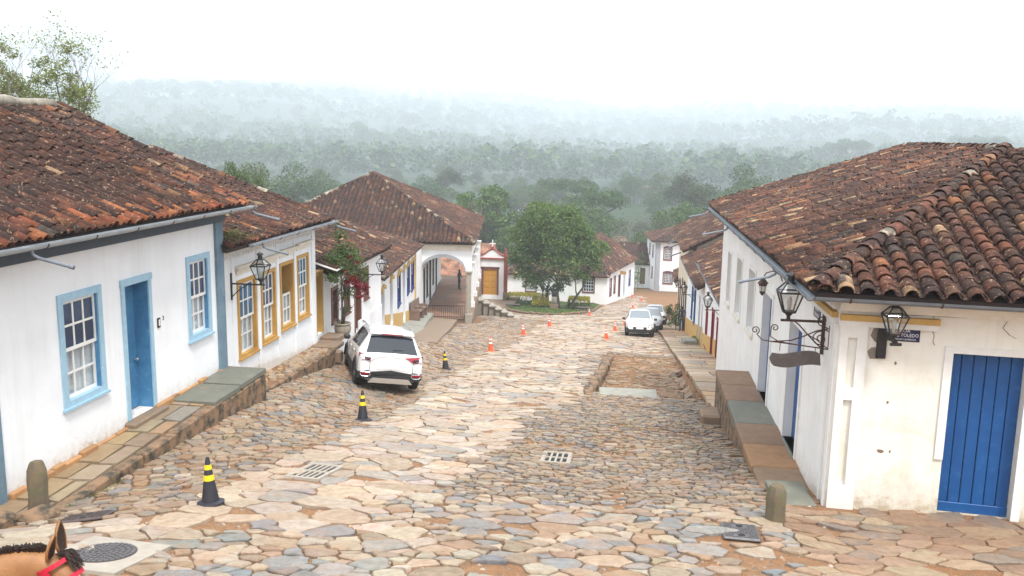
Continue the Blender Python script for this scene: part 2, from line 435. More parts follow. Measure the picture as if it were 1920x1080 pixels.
def grow(a, b, step, k=1.09, maxs=60):
    out = [a]; s = step
    while out[-1] < b: out.append(out[-1] + s); s = min(s * k, maxs)
    return out
gx = sorted([-14 - (v) for v in grow(.4, 3900, .5, 1.13)] + list(np.arange(-14, 8.01, .33)) + [8 + v for v in grow(.4, 2600, .5, 1.13)])
gx = sorted(set(list(np.round(gx, 3)) + [-.75, -.69, 2.4, 2.46]))
gy = list(np.arange(-30, 5, 2.5)) + list(np.arange(5, 45, .33)) + [45 + v for v in grow(.3, 4900, .4, 1.045)]
gy = sorted(set(list(np.round(gy, 3)) + [26.17, 26.45]))
_gv = [(x, y, gz(x, y)) for y in gy for x in gx]
nx = len(gx)
_gf = [(j * nx + i, j * nx + i + 1, (j + 1) * nx + i + 1, (j + 1) * nx + i) for j in range(len(gy) - 1) for i in range(nx - 1)]
def soil_mat():
    m, nt, b = newmat('orange_soil_and_meadow'); p = posn(nt)
    sep = nt.nodes.new('ShaderNodeSeparateXYZ'); nt.links.new(p, sep.inputs[0])
    n1 = noise_node(nt, .8, 6, .65, p); n2 = noise_node(nt, 9, 6, .75, p); n3 = noise_node(nt, 45, 4, .7, p); n4 = noise_node(nt, .35, 4, .6, p)
    c = mix(nt, ramp(nt, n1.outputs['Fac'], [(.35, 0.), (.65, 1.)]), (.25, .115, .048), (.28, .155, .08))
    c = mix(nt, ramp(nt, n2.outputs['Fac'], [(.40, 0.), (.62, 1.)]), c, (.17, .105, .062))
    c = mix(nt, ramp(nt, n3.outputs['Fac'], [(.56, 0.), (.66, 1.)]), c, (.33, .24, .17))
    c = mix(nt, ramp(nt, n4.outputs['Fac'], [(.60, 0.), (.72, 1.)]), c, (.33, .115, .04))
    far = ramp(nt, math_n(nt, 'DIVIDE', math_n(nt, 'SUBTRACT', sep.outputs['Y'], 112), 25), [(0., 0.), (1., 1.)])
    g = mix(nt, n1.outputs['Fac'], (.020, .040, .018), (.034, .058, .024))
    nt.links.new(mix(nt, far, c, g), b.inputs['Base Color']); b.inputs['Roughness'].default_value = .95; b.inputs['Specular IOR Level'].default_value = .15
    bump(nt, b, math_n(nt, 'ADD', n2.outputs['Fac'], math_n(nt, 'MULTIPLY', n3.outputs['Fac'], .4)), .8, .03)
    return m
W['soil'] = soil_mat()
mb = MB(); mb.v = _gv; mb.f = _gf; mb.c = [None] * len(_gf); mb.m = [0] * len(_gf)
ground = mb.build('ground', W['soil'], smooth=True)
tag(ground, 'orange soil ground under the stone street, meadow in the valley', 'ground', kind='structure')

# ------------------------------------------------------------------ paving stones (Voronoi cells of a variable dart-throwing)
AVOID_R = [(-5.08, 13.7, .36, .55), (-1.15, 16.3, .34, .55), (-7.4, 10.85, .42, .36), (-6.0, 9.1, .62, .6), (1.75, 11.8, .36, .46)]
def blocked(x, y, r=0):
    for cx, cy, hx, hy in AVOID_R:
        if abs(x - cx) < hx + r and abs(y - cy) < hy + r: return True
    if x < -8.28 and y < 19.3: return True
    if x < -8.8 and y < 28: return True
    if x < -9.3 - max(0, (y - 28)) * .15 + .0: return True
    if y > 33 and y < 60 and x < -8.6 - (y - 34) * .12: return True
    if y >= 60 and y < 68 and x < -10.2: return True
    if x > 2.5 and 14.3 < y < 23.1: return True
    if x > 2.45 and y >= 23: return True
    if y > 76 and x < -9.5 + (y - 76) * .0 and y < 100: return True
    if 79 < y < 99 and -13.5 < x < -3.2 + 0 and ((x + 8) / 6.0) ** 2 + ((y - 91.5) / 12.5) ** 2 < 1: return True
    if x > 3.3 and y > 13.7 - (x - 3.3) * .1: return True
    if y > 97 and x < -1.5 + (y - 100) * .14: return True
    return False
def zone(x, y):
    w = (vnoise(x * .5, y * .35, 11) - .5) * .9
    if x > 2.4 + w * .4: return 'front'
    if y < 10.9 + w: return 'mixed' if x > -5.5 else 'flag'
    if -.7 < x < 2.45 and 26.2 < y < 40: return 'pocket'
    if x > lerp(-3.2, -1.1, clamp((y - 12) / 14)) + w * 1.1 + (vnoise(x * 1.7, y * 1.3, 13) - .5) * 1.2 and y < 41: return 'cobble' if y > 13.2 + w * 2 else 'mixed'
    if x < -5.7 + w and y < 70: return 'left'
    return 'flag'
def rad(z, y):
    k = 1 + clamp((y - 28) / 40) * .5
    return {'front': .25, 'mixed': .195, 'cobble': .088 if y < 24 else .115, 'left': .12, 'flag': .30, 'pocket': .15}[z] * k
rs = np.random.RandomState(5)
CELL = .5; grid = {}; pts = []; AN = 1.35       # stones lie wider across the street than along it
def throw(n, x0, x1, y0, y1):
    X = rs.uniform(x0, x1, n); Y = rs.uniform(y0, y1, n); J = rs.choice([.55, .75, .95, 1.15, 1.4], n)
    for x, y, j in zip(X, Y, J):
        if blocked(x, y, .02): continue
        zq = zone(x, y); r = rad(zq, y) * (j if zq != 'mixed' else j ** 1.6)
        i0, j0 = int(math.floor(x / CELL)), int(math.floor(y / CELL)); ok = True
        k = 1 if r < .42 else 2
        for a in range(i0 - k, i0 + k + 1):
            for b in range(j0 - k, j0 + k + 1):
                for (px, py, pr) in grid.get((a, b), ()):
                    if ((px - x) / AN) ** 2 + (py - y) ** 2 < (max(r, pr) * .55 + min(r, pr) * .95) ** 2: ok = False; break
                if not ok: break
            if not ok: break
        if ok: grid.setdefault((i0, j0), []).append((x, y, r)); pts.append((x, y, r))
throw(16000, -9, 7, 5.5, 14); throw(60000, -9, 3.5, 12, 28); throw(36000, -11, 4, 28, 60); throw(16000, -11, 5, 60, 112)
def clip(poly, mx, my, nx_, ny_):
    out = []; n = len(poly)
    for i in range(n):
        a, b = poly[i], poly[(i + 1) % n]
        da = (a[0] - mx) * nx_ + (a[1] - my) * ny_; db = (b[0] - mx) * nx_ + (b[1] - my) * ny_
        if da <= 0: out.append(a)
        if da * db < 0:
            t = da / (da - db); out.append((a[0] + (b[0] - a[0]) * t, a[1] + (b[1] - a[1]) * t))
    return out
PAL = {'flag': [(.44, .37, .30), (.47, .405, .335), (.41, .345, .285), (.385, .34, .30), (.45, .36, .27), (.31, .30, .285), (.50, .44, .365), (.42, .33, .25)],
       'mixed': [(.36, .29, .215), (.235, .245, .25), (.285, .275, .26), (.39, .31, .23), (.19, .205, .22), (.32, .225, .15), (.38, .33, .265), (.29, .225, .165), (.42, .36, .29)],
       'cobble': [(.25, .19, .135), (.21, .18, .15), (.31, .245, .18), (.165, .155, .145), (.28, .20, .13), (.34, .285, .22), (.215, .205, .195)],
       'left': [(.29, .225, .16), (.235, .215, .19), (.34, .27, .20), (.20, .195, .185), (.31, .225, .15), (.36, .295, .22), (.30, .19, .11)],
       'front': [(.28, .185, .12), (.32, .225, .15), (.25, .165, .115), (.35, .265, .18), (.225, .185, .15)],
       'pocket': [(.30, .20, .12), (.26, .18, .115), (.34, .25, .165), (.25, .19, .135)]}
def jcol(c, a=.12):
    k = 1 + rnd.uniform(-a, a); return tuple(clamp(v * k * (1 + rnd.uniform(-.04, .04)), .01, .9) for v in c)
stones = []
for (x, y, r) in pts:
    zn = zone(x, y); S = r * 2.6; xa_ = x / AN
    poly = [(xa_ - S, y - S), (xa_ + S, y - S), (xa_ + S, y + S), (xa_ - S, y + S)]
    i0, j0 = int(math.floor(x / CELL)), int(math.floor(y / CELL)); nb = []
    k = 2 if r > .2 else 1
    for a in range(i0 - k - 1, i0 + k + 2):
        for b in range(j0 - k - 1, j0 + k + 2):
            for q in grid.get((a, b), ()):
                d2 = (q[0] / AN - xa_) ** 2 + (q[1] - y) ** 2
                if 1e-9 < d2 < (4 * r + q[2]) ** 2: nb.append((d2, q))
    nb.sort(key=lambda t: t[0])
    for d2, q in nb[:16]:
        d = math.sqrt(d2); w = clamp(.5 + (r - q[2]) / (2 * d) * .8, .3, .7)
        nx_, ny_ = (q[0] / AN - xa_) / d, (q[1] - y) / d
        poly = clip(poly, xa_ + nx_ * d * w, y + ny_ * d * w, nx_, ny_)
        if len(poly) < 3: break
    if len(poly) < 3: continue
    poly = [(a * AN, b) for a, b in poly]
    gap = {'flag': .016, 'mixed': .018, 'cobble': .015, 'left': .016, 'front': .014, 'pocket': .045}[zn] * (1 + clamp((y - 25) / 40))
    for i in range(len(poly)):          # keep clear of walls and covers
        if blocked(poly[i][0], poly[i][1]):
            px, py = poly[i]; poly[i] = (x + (px - x) * .6, y + (py - y) * .6)
    skip = {'flag': .01, 'mixed': .02, 'cobble': .02, 'left': .04, 'front': .03, 'pocket': .3}[zn]
    if vnoise(x * .6, y * .45, 21) > .84: skip += .3
    if rnd.random() < skip: continue
    stones.append((x, y, r, zn, poly, gap))
def stone_geo(mb_, s, fine, org=None):
    x, y, r, zn, poly, gap = s
    cx = sum(p[0] for p in poly) / len(poly); cy = sum(p[1] for p in poly) / len(poly)
    P = []
    n = len(poly)
    for i in range(n):
        a, b = poly[i], poly[(i + 1) % n]
        if fine:
            cut = .04 if zn in ('flag', 'front', 'mixed') else .09
            e = math.hypot(b[0] - a[0], b[1] - a[1])
            if e < .05: P.append(((a[0] + b[0]) / 2, (a[1] + b[1]) / 2)); continue
            P.append(lerp2(a, b, cut))
            if e > .26: P.append(lerp2(a, b, rnd.uniform(.28, .4), rnd.uniform(-.09, .06) * min(e, .45))); P.append(lerp2(a, b, rnd.uniform(.6, .72), rnd.uniform(-.09, .06) * min(e, .45)))
            elif e > .12: P.append(lerp2(a, b, rnd.uniform(.4, .6), rnd.uniform(-.12, .08) * e))
            P.append(lerp2(a, b, 1 - cut))
        else: P.append(lerp2(a, b, .12)); P.append(lerp2(a, b, .88)) if zn in ('cobble', 'left', 'mixed', 'pocket') and math.hypot(b[0] - a[0], b[1] - a[1]) > .1 else None
    Q = []
    for (px, py) in P:
        dx, dy = cx - px, cy - py; L = math.hypot(dx, dy) + 1e-6
        g = min(gap * rnd.uniform(.6, 1.5), L * .4); Q.append((px + dx / L * g, py + dy / L * g))
    h = {'flag': .03, 'mixed': .045, 'cobble': .04, 'left': .045, 'front': .03, 'pocket': .03}[zn] * rnd.uniform(.6, 1.35)
    tx, ty = rnd.gauss(0, .035), rnd.gauss(0, .035)
    bev = (.965 if zn in ('flag', 'front') else .91)
    def top(px, py, k): return gz(px, py) + k + (px - cx) * tx + (py - cy) * ty
    n = len(Q)
    if n < 3: return
    V = [(px, py, gz(px, py) - .04) for px, py in Q] + [(px, py, top(px, py, h * .68)) for px, py in Q]
    V += [(cx + (px - cx) * bev, cy + (py - cy) * bev, top(cx + (px - cx) * bev, cy + (py - cy) * bev, h)) for px, py in Q]
    F = [tuple(range(2 * n, 3 * n))]
    for i in range(n):
        j = (i + 1) % n
        F += [(i, j, n + j, n + i), (n + i, n + j, 2 * n + j, 2 * n + i)]
    pal = PAL[zn]
    if zn == 'left' and x < -6.8 and rnd.random() < .3: pal = PAL['mixed']
    c = jcol(rnd.choice(pal))
    mb_.add(V, F, c)
def lerp2(a, b, t, off=0):
    x, y = a[0] + (b[0] - a[0]) * t, a[1] + (b[1] - a[1]) * t
    if off:
        dx, dy = b[0] - a[0], b[1] - a[1]; L = math.hypot(dx, dy) + 1e-6; x += -dy / L * off; y += dx / L * off
    return (x, y)
_ri = _rot.transposed()
def project(p):
    q = _ri @ (Vector(p) - CAM)
    if q.z > -.1: return None
    return 960 + FPX * q.x / -q.z, 540 - FPX * q.y / -q.z, -q.z
def polyarea(p): return abs(sum(p[i][0] * p[(i + 1) % len(p)][1] - p[(i + 1) % len(p)][0] * p[i][1] for i in range(len(p)))) / 2
def show(s):
    q = project((s[0], s[1], gz(s[0], s[1])))
    if q is None or not (-20 < q[0] < 1940 and q[1] < 1100): return 0
    pr = [project((px, py, gz(px, py))) for px, py in s[4]]
    return polyarea([(a[0], a[1]) for a in pr]) if all(pr) else 0
order = sorted(range(len(stones)), key=lambda i: -show(stones[i]))
sep_ids = set(order[:300])
rest = MB()
for i, s in enumerate(stones):
    fine = s[1] < 24
    if i in sep_ids:
        m1 = MB(); stone_geo(m1, s, True); m1.build('paving_stone', W['pave'], ground, origin=(s[0], s[1], gz(s[0], s[1])))
    else: stone_geo(rest, s, fine)
rest.build('paving_stones', W['pave'], ground, kind='stuff')
# small rubble in the bare patches
peb = MB()
for k in range(9000):
    x = rnd.uniform(-8.3, 3.2); y = 7 + 26 * rnd.random() ** 1.3
    if blocked(x, y, .05): continue
    r = rnd.uniform(.02, .055); a = rnd.uniform(0, 6.28); z = gz(x, y)
    V = [(x + r * math.cos(a + t) * rnd.uniform(.7, 1.3), y + r * math.sin(a + t) * rnd.uniform(.7, 1.3), z - .01) for t in (0, 1.3, 2.5, 3.8, 5)] + [(x, y, z + r * .55)]
    peb.add(V, [(i, (i + 1) % 5, 5) for i in range(5)], jcol(rnd.choice(PAL['cobble'] + PAL['flag']), .2))
peb.build('pebbles', W['pave'], ground, kind='stuff')
# ------------------------------------------------------------------ building helpers
class Fr:
    """facade frame: s runs along the wall, d outwards from it, z up"""
    def __init__(f, x, y, ang, flip=1):
        # ang: heading of +s clockwise from +Y; outward normal lies to the right of the heading (flip=1) or left (-1)
        f.o = Vector((x, y, 0)); f.t = Vector((math.sin(ang), math.cos(ang), 0))
        f.n = Vector((math.cos(ang), -math.sin(ang), 0)) * flip
    def p(f, s, d, z): return f.o + f.t * s + f.n * d + Vector((0, 0, z))
    def box(f, mb_, s0, s1, d0, d1, z0, z1, col=None, b=0):
        if b:
            M = Matrix((f.t, f.n, Vector((0, 0, 1)))).transposed()
            return mb_.cbox(f.p((s0 + s1) / 2, (d0 + d1) / 2, (z0 + z1) / 2), (abs(s1 - s0), abs(d1 - d0), abs(z1 - z0)), b, M, col)
        P = [f.p(s, d, z) for z in (z0, z1) for s, d in ((s0, d0), (s1, d0), (s1, d1), (s0, d1))]
        mb_.add(P, [(3, 2, 1, 0), (4, 5, 6, 7), (0, 1, 5, 4), (1, 2, 6, 5), (2, 3, 7, 6), (3, 0, 4, 7)], col)
        return mb_
def wall(fr, s0, s1, z0, z1, ops, mat, parent, thick=.45, name='wall', topf=None, wav=0.012):
    """wall with rectangular openings ops = [(s0, s1, z0, z1)]; topf(s): sloping top"""
    S = sorted({s0, s1, *[v for o in ops for v in o[:2]]}); Z = sorted({z0, z1, *[v for o in ops for v in o[2:]]})
    S2 = []
    for a, b in zip(S, S[1:]):
        n = max(1, int((b - a) / .8)); S2 += [a + (b - a) * i / n for i in range(n)]
    S2.append(S[-1]); Z2 = []
    for a, b in zip(Z, Z[1:]):
        n = max(1, int((b - a) / .9)); Z2 += [a + (b - a) * i / n for i in range(n)]
    Z2.append(Z[-1])
    mb_ = MB(); idx = {}
    edge_s = set(S); edge_z = set(Z)
    def vid(s, z, d):
        k = (round(s, 4), round(z, 4), d)
        if k not in idx:
            zz = z
            if topf and abs(z - z1) < 1e-6: zz = topf(s)
            w = 0 if (s in edge_s or z in edge_z) else (vnoise(s * .9 + fr.o.y, z * .9, 9) - .5) * 2 * wav
            idx[k] = len(mb_.v); mb_.v.append(tuple(fr.p(s, d + (w if d == 0 else 0), zz)))
        return idx[k]
    def F(*q): mb_.f.append(q); mb_.c.append(None); mb_.m.append(0)
    def hole(s, z): return any(o[0] < s < o[1] and o[2] < z < o[3] for o in ops)
    nS, nZ = len(S2) - 1, len(Z2) - 1
    for i in range(nS):
        for j in range(nZ):
            a, b, c, d = S2[i], S2[i + 1], Z2[j], Z2[j + 1]; h = hole((a + b) / 2, (c + d) / 2)
            if h: continue
            F(vid(a, c, 0), vid(b, c, 0), vid(b, d, 0), vid(a, d, 0)); F(vid(a, d, -thick), vid(b, d, -thick), vid(b, c, -thick), vid(a, c, -thick))
            for (ds, dz, e) in ((-1, 0, (a, c, a, d)), (1, 0, (b, d, b, c)), (0, -1, (b, c, a, c)), (0, 1, (a, d, b, d))):
                ii, jj = i + ds, j + dz
                out = ii < 0 or jj < 0 or ii >= nS or jj >= nZ
                if out or hole((S2[ii] + S2[ii + 1]) / 2, (Z2[jj] + Z2[jj + 1]) / 2):
                    F(vid(e[0], e[1], 0), vid(e[2], e[3], 0), vid(e[2], e[3], -thick), vid(e[0], e[1], -thick))
    o = mb_.build(name, mat, parent); fixnormals(o)
    return o
def window(fr, s0, s1, z0, z1, parent, frame, sash='sashwhite', cols=3, rows=4, fw=.13, rec=.16, single=True, curtain='low', open_top=False, glass='pane', arch=0, simple_w=False, label=None, sill=True):
    """sash window: frame (the part) with sash bars, panes and curtain as its pieces"""
    m = MB()
    fr.box(m, s0, s0 + fw, -.25, .03, z0, z1); fr.box(m, s1 - fw, s1, -.25, .03, z0, z1)
    fr.box(m, s0 + fw, s1 - fw, -.25, .028, z1 - fw, z1); fr.box(m, s0 + fw, s1 - fw, -.25, .028, z0, z0 + fw * .9)
    if sill: fr.box(m, s0 - .03, s1 + .03, -.05, .07, z0 - .035, z0 + .012)
    if arch:
        n = 8; P = []
        for k in range(n + 1):
            a = k / n; P.append(fr.p(lerp(s0 - .04, s1 + .04, a), .0, z1 + math.sin(a * math.pi) * arch))
        P2 = [fr.p(s1 + .04, .0, z1 - .02), fr.p(s0 - .04, .0, z1 - .02)]
        m.prism(P + P2, fr.n * .05)
    w = m.build('window', W[frame] if isinstance(frame, str) else frame, parent); fixnormals(w)
    if label: w['label'] = label
    a0, a1, b0, b1 = s0 + fw, s1 - fw, z0 + fw * .9, z1 - fw
    st, bt = .06, .038
    if simple_w: st, bt = .06, .045
    m = MB(); zm = (b0 + b1) / 2
    halves = [(b0, zm + .02, -rec), (zm - .02, b1, -rec + .045)]
    panes = []
    for hi, (c0, c1, dd) in enumerate(halves):
        if open_top and hi == 1: continue
        fr.box(m, a0, a0 + st, dd - .035, dd, c0, c1); fr.box(m, a1 - st, a1, dd - .035, dd, c0, c1)
        fr.box(m, a0 + st, a1 - st, dd - .034, dd - .001, c0, c0 + st); fr.box(m, a0 + st, a1 - st, dd - .034, dd - .001, c1 - st, c1)
        r2 = rows // 2
        for k in range(1, cols):
            s = lerp(a0 + st, a1 - st, k / cols); fr.box(m, s - bt / 2, s + bt / 2, dd - .03, dd - .004, c0 + st, c1 - st)
        for k in range(1, r2):
            z = lerp(c0 + st, c1 - st, k / r2); fr.box(m, a0 + st, a1 - st, dd - .028, dd - .006, z - bt / 2, z + bt / 2)
        for i in range(cols):
            for k in range(r2):
                panes.append((lerp(a0 + st, a1 - st, i / cols), lerp(a0 + st, a1 - st, (i + 1) / cols), lerp(c0 + st, c1 - st, k / r2), lerp(c0 + st, c1 - st, (k + 1) / r2), dd - .018, hi))
    m.build('sash', W[sash], w)
    if single:
        for (p0, p1, q0, q1, dd, hi) in panes:
            m = MB(); fr.box(m, p0, p1, dd - .004, dd, q0, q1); m.build('pane', W['lampglass'] if curtain and (hi == 0 or curtain == 'all') else W[glass], w)
    else:
        for hi in (0, 1):
            pp = [p for p in panes if p[5] == hi]
            if not pp: continue
            m = MB(); fr.box(m, min(p[0] for p in pp), max(p[1] for p in pp), pp[0][4] - .004, pp[0][4], min(p[2] for p in pp), max(p[3] for p in pp))
            m.build('pane', W['lampglass'] if curtain and (hi == 0 or curtain == 'all') else W[glass], w)
    if curtain:
        n = 26; V = []; zt = zm if curtain == 'low' else b1
        for k in range(n + 1):
            s = lerp(a0, a1, k / n); d = -rec - .07 + .018 * math.sin(k * 2.1) + rnd.uniform(-.006, .006)
            V += [fr.p(s, d, b0), fr.p(s, d, zt)]
        m = MB(); m.add(V, [(2 * k, 2 * k + 2, 2 * k + 3, 2 * k + 1) for k in range(n)]); m.build('curtain', W['curtain'], w, smooth=True)
    m = MB(); fr.box(m, a0 - .02, a1 + .02, -.44, -.41, b0, b1); m.build('interior_shade_panel', W['dark'], w)  # near-black sheet painting the unlit room behind the panes
    return w
def plank_door(fr, s0, s1, z0, z1, parent, frame, leaf, n=4, fw=.11, rec=.28, knob=True, gap=.012, label=None, frame_d=.03):
    m = MB()
    if frame:
        fr.box(m, s0, s0 + fw, -rec - .04, frame_d, z0, z1); fr.box(m, s1 - fw, s1, -rec - .04, frame_d, z0, z1)
        fr.box(m, s0 - .02, s1 + .02, -rec - .04, frame_d + .012, z1 - fw, z1 + .02)
        m.build('door_frame', W[frame] if isinstance(frame, str) else frame, parent)
    else: fw = 0
    a0, a1, zt = s0 + fw, s1 - fw, z1 - fw
    m = MB(); fr.box(m, a0, a1, -rec - .06, -rec - .03, z0, zt)
    d = m.build('door', W['dark'], parent)
    if label: d['label'] = label
    for k in range(n):
        m = MB(); fr.box(m, lerp(a0, a1, k / n) + gap / 2, lerp(a0, a1, (k + 1) / n) - gap / 2, -rec - .035, -rec + rnd.uniform(-.004, .004), z0 + .02, zt - .005, b=.006)
        m.build('plank', W[leaf], d)
    if knob:
        m = MB(); m.tube([fr.p(a1 - .09, -rec, z0 + 1.0), fr.p(a1 - .09, -rec + .05, z0 + 1.0)], .016, 8); m.lathe(fr.p(a1 - .09, -rec + .06, z0 + 1.0), [(.0, -.03), (.025, -.022), (.032, 0), (.025, .022), (.0, .03)], 10)
        m.build('knob', W['gutter'], d, smooth=True)
    return d
TILECOL = [(.070, .033, .025)] * 5 + [(.098, .042, .029)] * 5 + [(.048, .029, .025)] * 4 + [(.14, .056, .035)] * 4 + [(.19, .072, .038), (.25, .105, .05), (.27, .155, .085), (.15, .08, .05), (.09, .075, .068)]
ORANGE = [(.34, .115, .05), (.28, .09, .042), (.22, .07, .038), (.38, .15, .065)]
def tile_mesh_pts(w0, w1, L, seg=6, th=.014, full=True):
    """cover tile: arched, tapered; local x across, y up-slope, z out of the roof"""
    V = []; F = []
    for (y, w, lift) in ((0, w0, .022), (L, w1, 0)):
        for k in range(seg + 1):
            a = math.pi * k / seg; V.append((-math.cos(a) * w / 2, y, math.sin(a) * w * .46 + lift))
    n = seg + 1
    for k in range(seg): F.append((k, k + 1, n + k + 1, n + k))
    if full:
        b = len(V)
        for k in range(n):
            a = math.pi * k / seg; V.append((-math.cos(a) * (w0 / 2 - th), 0, math.sin(a) * (w0 * .46 - th) + .022))
        for k in range(seg): F.append((k + 1, k, b + k, b + k + 1))
        for k in range(n):
            a = math.pi * k / seg; V.append((-math.cos(a) * (w0 / 2 - th), L * .35, math.sin(a) * (w0 * .46 - th) + .014))
        for k in range(seg): F.append((b + k, b + n + k, b + n + k + 1, b + k + 1))
    return V, F
_tile_cache = {}
def roof_plane(house, roof, poly, e0, e1, nsep=0, pitch=.205, expo=.34, fresh_eave=0., seg=6, sag=0., bright=1., full=True, hide_pan=False, lichen=.015):
    """cover one roof polygon (3d points) with tile columns running up from eave e0-e1. Returns nothing; tiles become children of roof"""
    e0, e1 = Vector(e0), Vector(e1); P = [Vector(p) for p in poly]
    ex = (e1 - e0).normalized(); nrm = None
    for i in range(1, len(P) - 1):
        c = (P[i] - P[0]).cross(P[i + 1] - P[0])
        if c.length > 1e-3: nrm = c.normalized(); break
    if nrm.z < 0: nrm = -nrm
    ey = nrm.cross(ex).normalized()
    if ey.z < 0: ey = -ey
    Q = [((p - e0).dot(ex), (p - e0).dot(ey)) for p in P]
    L = (e1 - e0).length; ncol = max(1, int(round(L / pitch))); pw = L / ncol
    tiles = []; w0, w1 = pw * .80, pw * .66
    for i in range(ncol):
        s = (i + .5) * pw; ys = []
        for k in range(len(Q)):
            a, b = Q[k], Q[(k + 1) % len(Q)]
            if (a[0] - s) * (b[0] - s) < 0 or (a[0] == s and b[0] != s): ys.append(a[1] + (b[1] - a[1]) * (s - a[0]) / (b[0] - a[0]))
        if len(ys) < 2: continue
        y0, y1 = min(ys), max(ys); y = y0 - .06 + rnd.uniform(-.03, .03); r = 0
        wob = rnd.uniform(-.02, .02)
        while y < y1 - .05:
            ln = expo + .09
            if y + ln > y1 + .12: ln = max(.15, y1 + .12 - y)
            tiles.append((s + wob + rnd.uniform(-.012, .012), y, ln, i, r)); y += expo * (rnd.uniform(.93, 1.06) if r else rnd.uniform(.5, 1.05)); r += 1
    def place(s, y, z): return e0 + ex * s + ey * y + nrm * z
    def sagz(s, y): return -sag * math.sin(math.pi * clamp(s / L)) * sstep(0, 2.0, y) + (vnoise(s * .8, y * .8, 17) - .5) * .05
    def vis(t):
        p = project(place(t[0], t[1] + t[2] / 2, .05))
        if p is None or p[0] < -10 or p[0] > 1930 or p[1] < -10 or p[1] > 1090: return 0
        return max(0, (CAM - place(t[0], t[1], 0)).normalized().dot(nrm)) / p[2] ** 2 + 1e-9
    sep_set = set(sorted(range(len(tiles)), key=lambda k: -vis(tiles[k]))[:nsep]) if nsep else set()
    rest_ = MB()
    for k, (s, y, ln, i, r) in enumerate(tiles):
        wz = vnoise(s * .7, y * .7, 41) + rnd.uniform(-.22, .22); pick = rnd.choice(TILECOL[:9] if wz < .42 else TILECOL[5:18] if wz < .68 else TILECOL[9:])
        if r == 0 and rnd.random() < fresh_eave: pick = rnd.choice(ORANGE)
        elif r == 1 and rnd.random() < fresh_eave * .35: pick = rnd.choice(ORANGE)
        if rnd.random() < lichen: pick = (.42, .29, .17)
        col = tuple(v * bright * .86 for v in jcol(pick, .2))
        yaw = rnd.gauss(0, .035); roll = rnd.gauss(0, .06); lift = rnd.uniform(.012, .03)
        o = place(s, y, lift + .012 + sagz(s, y))
        X = (ex * math.cos(yaw) + ey * math.sin(yaw)); Yv = (ey * math.cos(yaw) - ex * math.sin(yaw)); N = nrm
        X2 = X * math.cos(roll) + N * math.sin(roll); N2 = N * math.cos(roll) - X * math.sin(roll)
        if k in sep_set and ln > .4:
            v = rnd.randrange(3); key = (round(pw, 3), v, full)
            if key not in _tile_cache:
                V, F = tile_mesh_pts(w0 * (.96 + .05 * v), w1 * (.96 + .05 * v), .45 + .015 * v, seg, full=full)
                me = bpy.data.meshes.new('tile'); me.from_pydata(V, [], F); me.materials.append(W['tileobj'])
                me.polygons.foreach_set('use_smooth', [j < seg for j in range(len(F))]); me.update(); _tile_cache[key] = me
            ob = bpy.data.objects.new('tile', _tile_cache[key]); COL.objects.link(ob); ob.parent = roof
            M = Matrix((X2, Yv, N2)).transposed().to_4x4(); M.translation = o - wloc(roof); ob.matrix_local = M
            ob.color = (*col, 1)
        else:
            V, F = tile_mesh_pts(w0, w1, ln, seg, full=full)
            rest_.add([o + X2 * a + Yv * b + N2 * c for a, b, c in V], F, col)
    if rest_.v:
        ro = rest_.build('tiles', W['tileattr'], roof, kind='stuff'); smooth_by_angle(ro, 50)
    # pan tiles between the columns: concave channels in short lapped lengths
    pan = MB()
    for i in range(ncol + 1):
        s = i * pw; ys = []; sc = clamp(s, .01, L - .01)
        for k in range(len(Q)):
            a, b = Q[k], Q[(k + 1) % len(Q)]
            if (a[0] - sc) * (b[0] - sc) < 0: ys.append(a[1] + (b[1] - a[1]) * (sc - a[0]) / (b[0] - a[0]))
        if len(ys) < 2: continue
        y0, y1 = min(ys), max(ys); y = y0 - .03
        while y < y1 - .02:
            ln = min(expo * 1.15, y1 - y); c = tuple(v * bright * .75 for v in jcol(rnd.choice(TILECOL[:11]), .25)); V = []
            for (yy, dz) in ((y, .018), (y + ln, .0)):
                for a in (-1, -.5, 0, .5, 1): V.append(place(s + a * pw * .40, yy, dz + .008 + .045 * a * a + sagz(s, yy)))
            pan.add(V, [(0, 1, 6, 5), (1, 2, 7, 6), (2, 3, 8, 7), (3, 4, 9, 8)], c); y += expo
    if pan.v and not hide_pan: pan.build('pan_tiles', W['tileattr'], roof, kind='stuff', smooth=True)
def ridge_caps(roof, a, b, w=.24, L=.42, cement=.35, name='ridge_tile', sepn=True, bright=1., lift=.05):
    """half-round caps along a ridge or hip line"""
    a, b = Vector(a), Vector(b); t = (b - a); n = max(1, int(t.length / (L * .85))); t.normalize()
    x = t.cross(Vector((0, 0, 1))).normalized(); nn = x.cross(t).normalized()
    for k in range(n):
        p = a.lerp(b, k / n) + nn * (lift - .03 + rnd.uniform(-.012, .012)); yaw = rnd.gauss(0, .06)
        tt = (t * math.cos(yaw) + x * math.sin(yaw)).normalized(); xx = tt.cross(nn).normalized()
        V, F = tile_mesh_pts(w, w * .85, L * 1.12, 6)
        if rnd.random() < cement: c = jcol((.38, .34, .27), .2)
        else: c = tuple(v * bright for v in jcol(rnd.choice(TILECOL), .2))
        m = MB(); m.add([p + xx * q[0] + tt * q[1] + nn * q[2] for q in V], F, c)
        o = m.build(name, W['tileattr'], roof); smooth_by_angle(o, 50)
